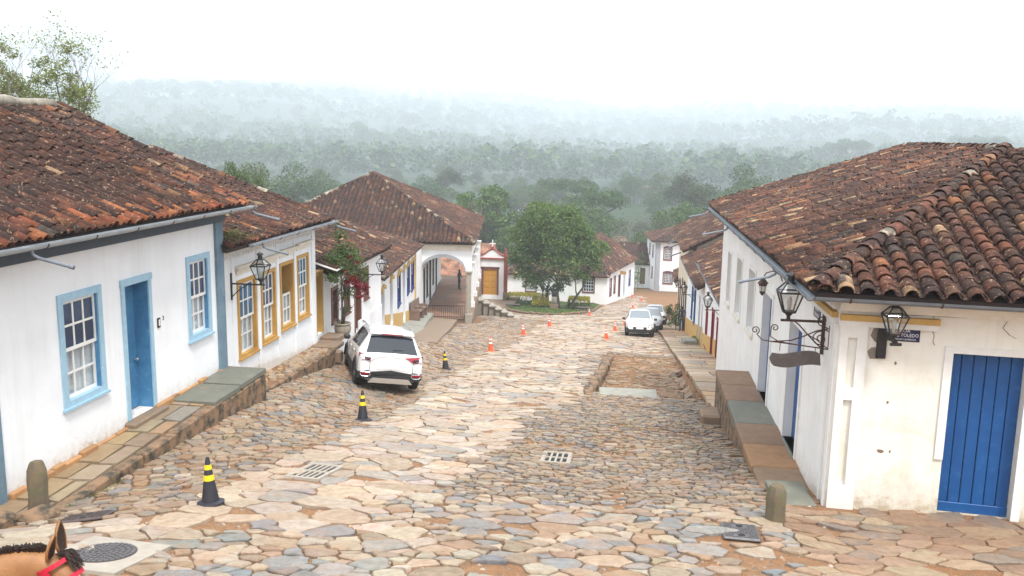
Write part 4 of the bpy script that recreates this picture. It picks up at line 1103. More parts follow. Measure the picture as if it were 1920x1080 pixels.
# ------------------------------------------------------------------ houses further down the street
def row_house(name, label, fr, L, depth, z0, ze0, ze1, rise, ops, wallmat, ridge_d=None, over=.4, base=None, base_h=.8, tile_seg=5, nsep=0, tl=.3, pitch=.24, expo=.40, bright=1., roof_ext=(.2, .2), gables=True, cement=.4, gut=None, backtiles=True, hip=(0, 0), lichen=.05):
    """house with facade fr, eaves from height ze0 to ze1, gable roof with its ridge along the street"""
    h = empty(name, fr.p(L / 2, 0, z0 + 1), label, 'house')
    rd = ridge_d or depth / 2
    top = lambda s: lerp(ze0, ze1, s / L) - .08
    wo = [o['r'] for o in ops if o.get('hole', True)]
    wall(fr, 0, L, z0, max(ze0, ze1) - .08, wo, W[wallmat], h, topf=top, thick=.4)
    if gables:
        for s, ze, sg in ((0, ze0, 1), (L, ze1, -1)):
            P = [fr.p(s, -.41, z0), fr.p(s, -.41, ze - .08 + .41 / rd * rise), fr.p(s, -rd, ze - .1 + rise), fr.p(s, -depth + .3, ze - .1), fr.p(s, -depth + .3, z0)]
            m = MB(); m.prism(P, fr.t * (.3 * sg)); fixnormals(m.build('wall', W[wallmat], h))
    m = MB(); fr.box(m, .3, L - .3, -depth, -depth + .3, z0, min(ze0, ze1) - .15); m.build('wall', W[wallmat], h)
    for o in ops:
        k, r = o['k'], o['r']
        if k == 'w': window(fr, *r, h, o['frame'], cols=o.get('cols', 3), rows=4, fw=o.get('fw', .12), single=False, curtain=o.get('cur', None), simple_w=True, arch=o.get('arch', 0), sash=o.get('sash', 'sashwhite'), rec=.12)
        elif k == 'd': plank_door(fr, *r, h, o['frame'], o['leaf'], n=o.get('n', 3), knob=False, rec=.2)
        if o.get('hood'):
            n = 9; P = []; a0, a1, zt = r[0] - .12, r[1] + .12, r[3]
            for q in range(n + 1):
                a = q / n; P.append(fr.p(lerp(a0, a1, a), 0, zt + .03 + .20 * math.sin(math.pi * a) ** .8))
            for q in range(n, -1, -1):
                a = q / n; P.append(fr.p(lerp(a0, a1, a), 0, zt - .09 + .16 * math.sin(math.pi * a) ** .8))
            m = MB()
            for q in range(n):
                m.prism([P[q], P[q + 1], P[2 * n - q], P[2 * n + 1 - q]], fr.n * .09)
            fixnormals(m.build('arched_hood', W[o['hood']], h))
    if base:
        segs = []; last = 0
        for o in sorted([q['r'] for q in ops if q['k'] == 'd']): segs.append((last, o[0] - .02)); last = o[1] + .02
        segs.append((last, L)); m = MB()
        for a, b in segs:
            if b - a < .05: continue
            n = max(1, int((b - a) / 1.0))
            for q in range(n):
                s0, s1 = lerp(a, b, q / n), lerp(a, b, (q + 1) / n); P0, P1 = fr.p(s0, 0, 0), fr.p(s1, 0, 0)
                g0, g1 = gz(P0.x + fr.n.x * .6, P0.y), gz(P1.x + fr.n.x * .6, P1.y)
                m.prism([fr.p(s0, 0, z0), fr.p(s1, 0, z0), fr.p(s1, 0, g1 + base_h), fr.p(s0, 0, g0 + base_h)], fr.n * .035)
        fixnormals(m.build('base_band', W[base], h))
    a, b = -roof_ext[0], L + roof_ext[1]
    dz = over / rd * rise
    e0, e1 = fr.p(a, over, ze0 - dz * .5), fr.p(b, over, ze1 - dz * .5)
    q0, q1 = fr.p(a + hip[0], -rd, ze0 + rise), fr.p(b - hip[1], -rd, ze1 + rise)
    k0, k1 = fr.p(a, -depth - over, ze0 - dz * .5), fr.p(b, -depth - over, ze1 - dz * .5)
    rf_ = roof_deck([e0, e1, q1, q0], h); roof_plane(h, rf_, [e0, e1, q1, q0], e0, e1, nsep=nsep, seg=tile_seg, pitch=pitch, expo=expo, bright=bright, full=nsep > 0, hide_pan=nsep == 0, lichen=lichen)
    rb_ = roof_deck([k0, k1, q1, q0], h)
    if backtiles: roof_plane(h, rb_, [k1, k0, q0, q1], k1, k0, seg=3, pitch=pitch * 1.3, expo=.5, full=False, hide_pan=True, bright=bright)
    for i, (A, B, C, hp) in enumerate(((e0, k0, q0, hip[0]), (e1, k1, q1, hip[1]))):
        if hp > .1:
            rr = roof_deck([A, B, C], h)
            if i == 0: roof_plane(h, rr, [B, A, C], B, A, seg=tile_seg, pitch=pitch, expo=expo, bright=bright, full=False, hide_pan=True)
            else: roof_plane(h, rr, [A, B, C], A, B, seg=3, pitch=pitch * 1.3, full=False, hide_pan=True)
            cap_line(rf_, A, C, bright)
        else:
            cap_line(rf_, A + Vector((0, 0, .02)), C, bright, .09)
    cap_line(rf_, q0, q1, bright, .13, cement)
    if gut: gutter(fr, a, b, over + .06, ze0 - dz * .5 - .02, h, gut, z1=ze1 - dz * .5 - .02, brackets=False)
    return h, rf_
def cap_line(roof, a, b, bright=1., r=.11, cement=.3):
    a, b = Vector(a), Vector(b); n = max(3, int((b - a).length / .45)); m = MB()
    for k in range(n):
        p, q = a.lerp(b, k / n), a.lerp(b, (k + 1) / n)
        c = jcol((.36, .32, .25), .2) if rnd.random() < cement else tuple(v * bright for v in jcol(rnd.choice(TILECOL), .2))
        m.tube([p + Vector((0, 0, rnd.uniform(.0, .03))), q + Vector((0, 0, .035))], [r, r * .85], 7, col=c)
    m.build('ridge_tiles', W['tileattr'], roof, smooth=True, kind='stuff')
def wn_(s0, s1, z0, z1, frame, **k): return dict(k='w', r=(s0, s1, z0, z1), frame=frame, **k)
def dr_(s0, s1, z0, z1, frame, leaf, **k): return dict(k='d', r=(s0, s1, z0, z1), frame=frame, leaf=leaf, **k)

# third house: brown frames
f3 = Fr(-9.64, 26.25, -.03)
L3, L3r = row_house('whitewashed_house', 'low white house with brown door and windows behind the red bougainvillea', f3, 8.55, 7, -3.4, 1.53, 1.50, 1.18,
    [wn_(1.75, 2.5, -.38, .86, 'brownwood', sash='brownwood'), wn_(3.25, 3.95, -.38, .88, 'brownwood', sash='brownwood'), dr_(4.55, 5.45, -1.3, .98, 'brownwood', 'brownwood'), wn_(5.85, 6.55, -.32, .95, 'brownwood', sash='brownwood'),
     dr_(.08, .85, -.42, 1.6, 'ochre', 'bluedoor', n=3)], 'white', ridge_d=2.4, over=.38, nsep=120, pitch=.22, expo=.36, roof_ext=(-1.0, .15), bright=1.05)
m = MB(); P = [f3.p(.0, .0, 1.95), f3.p(1.0, 0, 1.95), f3.p(1.0, .75, 1.72), f3.p(.0, .75, 1.72)]; m.prism(P, (0, 0, .05)); m.build('door_canopy', W['whitetrim'], L3)
m = MB()
for k in range(5): m.tube([f3.p(.1 + k * .2, .75, 1.80), f3.p(.1 + k * .2, .02, 2.03)], .07, 7, col=jcol(TILECOL[k], .2))
m.build('canopy_tiles', W['tileattr'], L3, kind='stuff')
m = MB(); f3.box(m, 5.0, 8.5, 0, .05, -3.2, -.95); m.build('plinth', W['white'], L3)
m = MB(); f3.box(m, 5.62, 5.68, 0, .03, .1, .2); m.build('house_number_plate', W['signblue'], L3)

# fourth house: yellow trim, navy doors
f4 = Fr(-10.5, 36.3, -.149)
S4 = lambda y: (y - 36.3) / .989
L4, L4r = row_house('whitewashed_house', 'white house with yellow arched hoods over navy doors and windows', f4, 19.3, 9, -9, -.05, -1.1, 1.45,
    [dr_(S4(37.6), S4(38.85), -2.75, -.98, None, 'navy', hood='ochre_pale'), dr_(S4(40.9), S4(42.1), -3.3, -1.05, None, 'navy', hood='ochre_pale'), wn_(S4(44.1), S4(45.6), -3.0, -1.28, 'navy', hood='ochre_pale'),
     dr_(S4(46.8), S4(48.25), -4.35, -1.45, None, 'navy', hood='ochre_pale'), wn_(S4(49.1), S4(50.7), -3.25, -1.56, 'navy', hood='ochre_pale'), wn_(S4(51.6), S4(53.4), -3.5, -1.72, 'navy', hood='ochre_pale')],
    'white', ridge_d=4.9, over=.4, base='ochre_pale', base_h=1.05, pitch=.26, expo=.42, bright=1.05, roof_ext=(.3, .3))
m = MB(); f4.box(m, S4(53.9), S4(54.5), 0, .06, -8, -1.1); f4.box(m, -.05, .5, 0, .06, -5, -.15); m.build('corner_pilaster', W['ochre_pale'], L4)

# arcaded town building with the great hipped roof
f5 = Fr(-10.34, 60, -.13)
L5 = empty('arcaded_building', (-12, 62, -7), 'large building with a steep hipped tile roof and arched veranda', 'building')
ze = -1.46; ap = f5.p(9.9, -8.55, 2.85)
k = [f5.p(0, 0, ze), f5.p(19.8, 0, ze), f5.p(19.8, -17.1, ze), f5.p(0, -17.1, ze)]
rr = roof_deck([k[0], k[1], ap], L5); roof_plane(L5, rr, [k[0], k[1], ap], k[0], k[1], seg=4, full=False, hide_pan=True, pitch=.25, expo=.42, bright=1.1)
rr2 = roof_deck([k[3], k[0], ap], L5); roof_plane(L5, rr2, [k[3], k[0], ap], k[3], k[0], seg=5, full=False, hide_pan=False, pitch=.33, expo=.46, bright=.9, lichen=.03)
for a, b in ((1, 2), (2, 3)):
    q = roof_deck([k[a], k[b], ap], L5); roof_plane(L5, q, [k[a], k[b], ap], k[a], k[b], seg=3, full=False, hide_pan=True, pitch=.34, expo=.5)
for q in k: cap_line(rr, q + Vector((0, 0, .03)), ap, .9, .16, .25)
# near wall with the arch
zf = -6.95
ad0, ad1, zs, zc = -3.85, -.63, -3.5, -2.5
P = []; n = 16
for i in range(n + 1):
    a = i / n; d = lerp(ad1, ad0, a); P.append((d, zs + (zc - zs) * (math.sin(math.pi * a) ** .5)))
m = MB(); arch2 = MB()
for i in range(n):
    (d0, z0), (d1, z1) = P[i], P[i + 1]
    m.prism([f5.p(.55, d0, z0), f5.p(.55, d1, z1), f5.p(.55, d1, ze + .05), f5.p(.55, d0, ze + .05)], f5.t * .4)
    arch2.prism([f5.p(.52, d0, z0 - .02), f5.p(.52, d1, z1 - .02), f5.p(.52, d1, z1 + .2), f5.p(.52, d0, z0 + .2)], f5.t * .46)
f5.box(m, .55, .95, -.63, -.2, zs, ze + .05); f5.box(m, .55, .95, -4.2, -3.86, zf - .6, ze + .05)
fixnormals(m.build('arch_wall', W['white'], L5)); W['archgrey'] = simple('grey_arch_paint', (.36, .37, .40), (.30, .31, .34), 4, .8)
fixnormals(arch2.build('arch_moulding', W['archgrey'], L5))
m = MB(); f5.box(m, .45, .55, -4.1, -.2, ze - .55, ze - .42); f5.box(m, .42, .55, -4.1, -.17, ze - .42, ze - .2); f5.box(m, .3, .55, -4.1, -.05, ze - .2, ze - .02); m.build('cornice', W['creamtrim'], L5)
for i in range(5):
    s = .75 + i * 4.55
    m = MB(); M5 = Matrix((f5.t, f5.n, Vector((0, 0, 1)))).transposed()
    m.cbox(f5.p(s, -.42, (zf - 1.2 + zs) / 2 + .3), (.34, .34, zs - zf + 1.2 - .6), .03, M5); m.cbox(f5.p(s, -.42, zf - .35), (.5, .5, 1.5), .04, M5); m.cbox(f5.p(s, -.42, zs - .05), (.5, .5, .14), .02, M5); m.cbox(f5.p(s, -.42, zs - .2), (.42, .42, .08), .02, M5)
    m.build('column', W['concrete'] if i == 0 else W['white'], L5)
    if i: m = MB(); f5.box(m, s - 4.4, s - .2, -.6, -.25, -2.6, ze + .05); m.build('beam', W['white'], L5)
fl = MB(); f5.box(fl, .62, 19.4, -3.7, -.12, zf - 4.5, zf); flo = fl.build('veranda_floor', W['slabbrown'], L5)
for i in range(9):
    for j in range(3):
        m = MB(); f5.box(m, .65 + i * 2.0, .65 + i * 2.0 + 1.97, -3.68 + j * 1.08, -3.68 + j * 1.08 + 1.05, zf, zf + .02 + rnd.uniform(0, .008)); o = m.build('floor_slab', W['rawstone'], flo)
        c = jcol(rnd.choice([(.30, .17, .12), (.34, .20, .14), (.27, .17, .13)]), .12); at = o.data.color_attributes.new('Col', 'FLOAT_COLOR', 'CORNER'); at.data.foreach_set('color', list((*c, 1)) * len(at.data))
f5i = Fr(f5.p(0, -3.72, 0).x, f5.p(0, -3.72, 0).y, -.1356)
ops5 = [(1.6, 2.7, zf, -3.6), (4.0, 5.2, zf + .9, -3.6), (6.6, 7.8, zf, -3.6), (9.5, 10.7, zf + .9, -3.6), (12.6, 13.8, zf, -3.6)]
wall(f5i, -3.5, 18.5, -11, ze, ops5, W['white'], L5, thick=.4)
for i, q in enumerate(ops5):
    if i % 2 == 0: plank_door(f5i, *q, L5, 'green', 'green', n=2, knob=False, rec=.1)
    else: window(f5i, *q, L5, 'green', single=False, curtain=None, simple_w=True, rec=.08)
m = MB(); f5.box(m, .5, 19.3, -16.7, -16.3, -11, ze); f5.box(m, .5, .9, -16.3, -4.16, -11, ze); m.build('wall', W['white'], L5)
fe = empty('iron_railing', f5.p(.5, -2.3, zf - .1), 'low iron railing across the front of the arched veranda', 'railing')
m = MB(); m.bar(f5.p(.5, -.66, -5.98), f5.p(.5, -3.7, -5.98), .05, .04); m.build('top_rail', W['iron'], fe)
m = MB(); m.bar(f5.p(.5, -.66, -6.78), f5.p(.5, -3.7, -6.78), .05, .04); m.build('bottom_rail', W['iron'], fe)
for i in range(23):
    m = MB(); d = -.70 - i * .134; m.bar(f5.p(.5, d, -6.95), f5.p(.5, d, -5.98), .022, .022); m.build('baluster', W['rustiron'], fe)

# walkway and ramp in front of the yellow-trimmed house
wk = empty('stone_walkway', (-10, 45, -5)); tag(wk, 'sloping stone walkway rising beside the yellow-trimmed house', kind='structure')
OUT = [(-8.55, 31.5, -2.35), (-8.9, 34, -2.65), (-10.2, 43.4, -4.05), (-11.8, 52, -5.3), (-13.05, 59.2, -6.35)]
INN = [(-9.7, 31.5, -2.3), (-9.9, 34, -2.6), (-11.75, 43.4, -3.95), (-13.1, 52, -5.2), (-14.2, 59.2, -6.3)]
def along(T, y):
    for a, b in zip(T, T[1:]):
        if y <= b[1]: t = clamp((y - a[1]) / (b[1] - a[1])); return Vector(a).lerp(Vector(b), t)
    return Vector(T[-1])
y = 31.5
while y < 59:
    L_ = rnd.uniform(1.2, 1.8); y2 = min(y + L_, 59.2); a, b, c, d = along(OUT, y + .02), along(OUT, y2), along(INN, y2), along(INN, y + .02)
    m = MB(); m.prism([q - Vector((0, 0, .15)) for q in (a, b, c, d)], (0, 0, .15 + rnd.uniform(0, .02))); fixnormals(m.build('walkway_slab', W['concrete_slab'], wk))
    m = MB(); up = Vector((0, 0, -.15)); dn = Vector((0, 0, -1.7)); m.prism([a + up, b + up, b + dn, a + dn], (-.3, -.05, 0)); fixnormals(m.build('retaining_wall', W['rubble'], wk)); y = y2
RO = [(-7.9, 36.5), (-9.4, 47), (-11.1, 57.5)]; y = 36.5
m = MB(); V = []
pr_ = [36.5, 40, 44, 48, 52, 55, 57.8]
for y in pr_:
    i = along(OUT, y); o = along([(a, b, 0) for a, b in RO], y); z = gz(o.x, y) + .12 + clamp((y - 40) / 18) * .28
    V += [(i.x + .02, y, z + .05), (o.x, y, z), (o.x, y, z - 1.2)]
m.add(V, [f for k_ in range(len(pr_) - 1) for f in ((3 * k_, 3 * k_ + 1, 3 * k_ + 4, 3 * k_ + 3), (3 * k_ + 1, 3 * k_ + 2, 3 * k_ + 5, 3 * k_ + 4))] + [(0, 1, 2), tuple(3 * (len(pr_) - 1) + q for q in (0, 2, 1))])
fixnormals(m.build('ramp', W['slabbrown'], wk)); 
m = MB(); m.cbox((-9.75, 36.3, -3.35), (1.3, 2.6, .9), .08, rotz(.1)); m.build('step_block', W['slabbrown'], wk)
m = MB(); m.cbox((-9.3, 33.4, -2.5), (1.0, 1.6, .5), .06, rotz(.1)); m.build('step_block', W['slabbrown'], wk)
# wooden bench
bn = empty('wooden_bench', f4.p(S4(53), .5, -5.2), 'long dark wooden bench with high back on the walkway', 'bench')
zb = -4.95; s0, s1 = S4(50.2), S4(56)
m = MB(); M4 = Matrix((f4.t, f4.n, Vector((0, 0, 1)))).transposed()
for nm, d0, d1, za, zb_ in (('seat', .15, .62, zb + .42, zb + .47), ('backrest', .06, .12, zb + .55, zb + 1.05)):
    m = MB(); m.prism([f4.p(s0, d0, za), f4.p(s1, d0, za - .75), f4.p(s1, d1, za - .75), f4.p(s0, d1, za)], (0, 0, zb_ - za)); fixnormals(m.build(nm, W['benchwood'], bn))
for s, dz in ((s0, 0), ((s0 + s1) / 2, -.37), (s1, -.75)):
    m = MB(); m.prism([f4.p(s, .06, zb + dz - .5), f4.p(s, .66, zb + dz - .5), f4.p(s, .66, zb + dz + .55), f4.p(s, .5, zb + dz + .66), f4.p(s, .14, zb + dz + .6), f4.p(s, .06, zb + dz + 1.1)], f4.t * .09); fixnormals(m.build('end_panel', W['benchwood'], bn))

# stone steps up to the veranda
st = empty('stone_steps', (-10.4, 71.5, -9.0), 'flight of pale stone steps climbing to the arched veranda', 'steps')
for i in range(7):
    t = i / 6; x, y, z = lerp(-12.0, -8.75, t), lerp(72.3, 71.1, t), lerp(-7.62, gz(-8.7, 71) + .12, t)
    m = MB(); m.cbox((x, y, z - .06), (.60, 1.5, .12), .02, rotz(.34)); m.build('tread', W['concrete'], st)
    m = MB(); m.cbox((x - .06, y + .1, z - .72), (.52, 1.4, 1.2), .02, rotz(.34)); m.build('step_block', W['rubble'], st)
ct = MB(); ct.prism([(-17, 87.5, -13), (-11.6, 87.5, -13), (-11.2, 95, -13), (-17, 95, -13)], (0, 0, 1.45)); co = ct.build('court', W['slabbrown']); tag(co, 'stone paved court in front of the chapel gate', kind='structure')

# chapel gate
def sc(x, z, k=1.033): return x * k, 6 + (z - 6) * k
GY = 93.0; G = empty('chapel_gate', (-14, GY, -11), 'small chapel front with red pilaster, mustard door and white cross', 'chapel')
gx0, gx1 = sc(-15.2, 0)[0], sc(-12.05, 0)[0]; gzb, gzt, gpt = sc(0, -10.75)[1], sc(0, -6.75)[1], sc(0, -5.72)[1]
fg = Fr(gx0, GY, R(90), 1); GL = gx1 - gx0
dg0, dg1 = sc(-14.75, 0)[0] - gx0, sc(-12.93, 0)[0] - gx0; dgz0, dgz1 = sc(0, -10.55)[1], sc(0, -7.62)[1]
wall(fg, 0, GL, gzb - 1, gzt, [(dg0, dg1, dgz0, dgz1)], W['white'], G, thick=.5)
m = MB()
for (a, b, c, d) in ((dg0, dg0 + .18, dgz0, dgz1), (dg1 - .18, dg1, dgz0, dgz1), (dg0 - .08, dg1 + .08, dgz1 - .16, dgz1 + .06)): fg.box(m, a, b, -.3, .05, c, d)
m.build('door_frame', W['maroon'], G)
dm = (dg0 + dg1) / 2
for a, b in ((dg0 + .18, dm - .01), (dm + .01, dg1 - .18)):
    m = MB(); fg.box(m, a, b, -.2, -.12, dgz0, dgz1 - .16); lf = m.build('door', W['ochredoor'], G)
    for q in range(4):
        z0, z1 = lerp(dgz0 + .1, dgz1 - .26, q / 4) + .06, lerp(dgz0 + .1, dgz1 - .26, (q + 1) / 4) - .06
        m = MB(); fg.box(m, a + .1, b - .1, -.12, -.085, z0, z1, b=.03); m.build('panel', W['ochredoor'], lf)
for a_, b_ in ((GL - .34, GL + .04), (-.04, .32)):
    m = MB(); fg.box(m, a_, b_, -.2, .14, gzb + .55, gzt + .05); m.build('pilaster', W['redoxide'], G)
for a_, b_ in ((GL - .40, GL + .08), (-.08, .36)):
    m = MB(); fg.box(m, a_, b_, -.2, .2, gzb - .6, gzb + .55); m.build('pilaster_base', W['slabbrown'], G)
m = MB(); fg.box(m, -.08, GL + .08, -.2, .2, gzt, gzt + .16); m.build('cornice', W['redoxide'], G)
P = []; Q = []; n = 24
for i in range(n + 1):
    a = i / n; s = lerp(.15, GL - .15, a); u = abs(a - .5) * 2
    zz = gzt + .16 + (.28 if u > .75 else .28 + (gpt - gzt - .44) * (math.cos(u / .75 * math.pi) * .5 + .5)); P.append((s, zz)); 
m = MB(); m2 = MB()
for (s0, z0), (s1, z1) in zip(P, P[1:]):
    m.prism([fg.p(s0, -.25, gzt + .16), fg.p(s1, -.25, gzt + .16), fg.p(s1, -.25, z1), fg.p(s0, -.25, z0)], fg.n * .3)
    m2.prism([fg.p(s0, -.28, z0), fg.p(s1, -.28, z1), fg.p(s1, -.28, z1 + .13), fg.p(s0, -.28, z0 + .13)], fg.n * .42)
fixnormals(m.build('pediment', W['white'], G)); fixnormals(m2.build('pediment_coping', W['redoxide'], G))
for s in (.42, GL - .42):
    m = MB(); pts_ = [fg.p(s + (.17 - .012 * q) * math.cos(q * .5) * (1 if s < 1 else -1), .06, gzt + .36 + (.17 - .012 * q) * math.sin(q * .5)) for q in range(13)]; m.tube(pts_, .035, 6); m.build('scroll', W['maroon'], G)
m = MB(); fg.box(m, GL / 2 - .17, GL / 2 + .17, -.25, .08, gpt - .05, gpt + .3); m.build('cross_plinth', W['redoxide'], G)
m = MB(); zc_ = sc(0, -4.72)[1]; fg.box(m, GL / 2 - .05, GL / 2 + .05, -.1, -.02, gpt + .3, zc_); fg.box(m, GL / 2 - .32, GL / 2 + .32, -.101, -.019, zc_ - .46, zc_ - .36); m.build('cross', W['signwhite'], G)
for s in (GL - .15, .14):
    m = MB(); m.lathe(fg.p(s, -.02, gzt + .16), [(.2, 0), (.24, .1), (.24, .28), (.14, .34), (.2, .5), (.17, .66), (.07, .78), (.11, .9), (.0, 1.1)], 12); m.build('finial', W['redoxide'], G, smooth=True)

# white house behind the tree
fa = Fr(-13.4, 100, R(90), 1)
LF1, _r = row_house('whitewashed_house', 'low white house with maroon windows behind the big tree', fa, 11.6, 9, -15.5, -9.55, -9.55, 3.1,
    [wn_(2.15, 3.5, -11.85, -10.05, 'maroon', cur='all', cols=2), wn_(8.75, 10.2, -11.65, -9.85, 'maroon', cols=4)], 'white', ridge_d=4.5, over=.45, pitch=.3, expo=.45, bright=1.25, hip=(4, 4), gables=False, cement=.2)
m = MB(); fa.box(m, 11.2, 11.59, -9, -.41, -15.5, -9.65); fa.box(m, 0, .4, -9, -.41, -15.5, -9.6); m.build('wall', W['white'], LF1)
fb = Fr(-1.83, 100.35, .225, 1)
LF2, _r = row_house('whitewashed_house', 'white house with red tile roof and blue door along the bend', fb, 14.5, 8, -17.5, -9.25, -9.4, 3.3,
    [wn_(1.2, 2.3, -12.3, -10.2, 'maroon'), wn_(3.2, 4.2, -12.3, -10.2, 'maroon'), dr_(5.6, 6.7, -13.2, -10.4, 'maroon', 'maroon'), dr_(8.4, 9.5, -13.6, -10.5, None, 'bluedeep'), wn_(11.2, 12.3, -12.6, -10.6, 'navy')], 'white', ridge_d=4, over=.4, pitch=.3, expo=.45, bright=1.3, hip=(4.4, 2.5), cement=.1, roof_ext=(.1, .2), gables=False)
m = MB(); fb.box(m, 14.1, 14.5, -8, -.41, -17.5, -9.5); m.build('wall', W['white'], LF2)
hs = MB(); hs.box(fb.p(4.6, .8, -9.9), (.08, .75, .4), rotz(-.225 + 1.35)); hb = hs.build('hanging_sign', W['ochre']); tag(hb, 'small wooden sign hung on the white house at the bend', 'sign')
# houses past the bend
fc = Fr(-1.2, 128.5, R(100), 1)
LF3, _r = row_house('whitewashed_house', 'white garden wall house with grey tile roof beyond the bend', fc, 5.2, 7, -19, -11.9, -11.9, 2.4, [dr_(1.6, 2.3, -15.0, -12.6, None, 'brownwood'), dr_(3.6, 4.4, -15.0, -12.6, None, 'brownwood')], 'white', over=.4, pitch=.32, expo=.5, bright=1.0, backtiles=False, cement=.1)
fd = Fr(4.4, 122, R(94), 1)
RH = empty('two_storey_house', (4.4, 122, -14.8), 'two-storey white house with grey corner pilaster and maroon windows', 'house')
o1, o2, o3 = (.95, 2.15, -10.55, -8.75), (1.0, 2.4, -13.85, -12.2), (4.2, 5.3, -10.55, -8.75)
wall(fd, 0, 9, -17, -8.0, [o1, o2, o3], W['white'], RH)
for q in (o1, o2, o3): window(fd, *q, RH, 'maroon', cols=5, rows=6, single=False, curtain=None, simple_w=True, arch=.18, fw=.14, rec=.1)
fe2 = Fr(4.4, 122, -.12, -1)
q1, q2, q3, q4 = (2.6, 3.5, -10.6, -8.9), (5.6, 6.5, -10.6, -8.9), (2.6, 3.5, -13.6, -11.9), (5.6, 6.5, -13.6, -11.9)
wall(fe2, 0, 9, -17, -8.0, [q1, q2, q3, q4], W['white'], RH)
for q in (q1, q2, q3, q4): window(fe2, *q, RH, 'maroon', cols=3, rows=4, single=False, curtain=None, simple_w=True, fw=.12, rec=.1)
m = MB(); fd.box(m, -.02, .55, 0, .06, -16, -8.1); fe2.box(m, 0, .5, 0, .06, -16, -8.1); m.build('corner_pilaster', W['archgrey'], RH)
m = MB(); fd.box(m, -.06, .62, 0, .1, -16, -14.1); m.build('pilaster_base', W['archgrey'], RH)
m = MB(); fd.box(m, -.3, 9.2, 0, .35, -8.18, -8.0); fe2.box(m, -.2, 9.2, 0, .35, -8.18, -8.0); m.build('cornice', W['whitetrim'], RH)
A, B, C_, D_ = fd.p(-.7, .6, -7.95), fd.p(9.5, .6, -7.95), fd.p(9.5, -9.6, -7.95), fe2.p(9.3, .6, -7.95)
T0, T1 = fd.p(4.2, -4.5, -5.9), fd.p(5.2, -4.5, -5.9)
for pq, e_ in (([A, B, T1, T0], (A, B)), ([D_, A, T0], (D_, A)), ([B, C_, T1], (B, C_)), ([C_, D_, T0, T1], (C_, D_))):
    q = roof_deck(pq, RH); roof_plane(RH, q, pq, e_[0], e_[1], seg=4, full=False, hide_pan=True, pitch=.3, expo=.45, bright=1.25); cap_line(q, pq[0], pq[-1], 1.2, .13, .2)

# right-hand row
g2f = Fr(4.2, 30.75, 0, -1)
R2, _r = row_house('whitewashed_house', 'white house with red doors and ochre base beside the wall lantern', g2f, 15.0, 8, -8, -.15, -.15, 1.95,
    [dr_(7.5, 8.2, -4.2, -1.75, 'redoor', 'redoor'), dr_(9.4, 10.5, -4.6, -1.75, 'redoor', 'redoor'), wn_(12.4, 13.4, -4.2, -2.3, 'redoor')], 'white', over=.42, base='ochre_pale', base_h=.95, pitch=.24, expo=.38, bright=1.15, roof_ext=(.1, .15), nsep=60, gut='gutter')
g3f = Fr(4.2, 45.8, 0, -1)
R3, _r = row_house('whitewashed_house', 'white house with blue doors and shutters halfway down the row', g3f, 12.2, 8, -11, -1.5, -1.6, 2.1,
    [dr_(1.9, 2.9, -5.3, -2.45, None, 'bluedeep'), wn_(4.9, 5.9, -4.6, -2.5, 'bluedeep'), wn_(7.0, 8.0, -4.7, -2.6, 'bluedeep'), dr_(.4, 1.1, -5.2, -2.6, None, 'green')], 'white', over=.42, base='ochre_pale', base_h=1.2, pitch=.26, expo=.4, bright=1.1, gut='gutter')
g4f = Fr(4.25, 58.05, .02, -1)
R4, _r = row_house('whitewashed_house', 'taller house with cream gable and maroon doors above the blue-doored house', g4f, 16, 10, -14, -1.1, -1.2, 2.7,
    [dr_(1.5, 2.6, -7.2, -3.9, 'maroon', 'maroon'), dr_(4.2, 5.2, -7.6, -4.0, 'green', 'green'), wn_(7, 8.2, -6.6, -4.2, 'maroon'), dr_(10.2, 11.4, -8.6, -4.8, 'maroon', 'maroon'), wn_(13, 14.2, -7.6, -5.2, 'maroon')], 'creamfar', over=.5, pitch=.28, expo=.42, bright=1.0, roof_ext=(.35, .2), cement=.3)
for s in (3.5, 9.2, 12.5):
    m = MB(); m.tube([g4f.p(s, .4, -1.7 - s * .02), g4f.p(s, 1.15, -2.0 - s * .02)], .05, 7); m.build('spout', W['gutterdark'], R4)
g5f = Fr(5.0, 78, .05, -1)
R5, _r = row_house('whitewashed_house', 'small low house with cream wall at the foot of the row', g5f, 8, 6, -16, -6.4, -6.6, 1.5, [dr_(2, 3, -10.6, -8.0, 'maroon', 'maroon'), wn_(5, 6, -9.6, -8.0, 'maroon')], 'creamfar', over=.5, pitch=.3, expo=.45, bright=1.2, hip=(1.5, 0), backtiles=False)

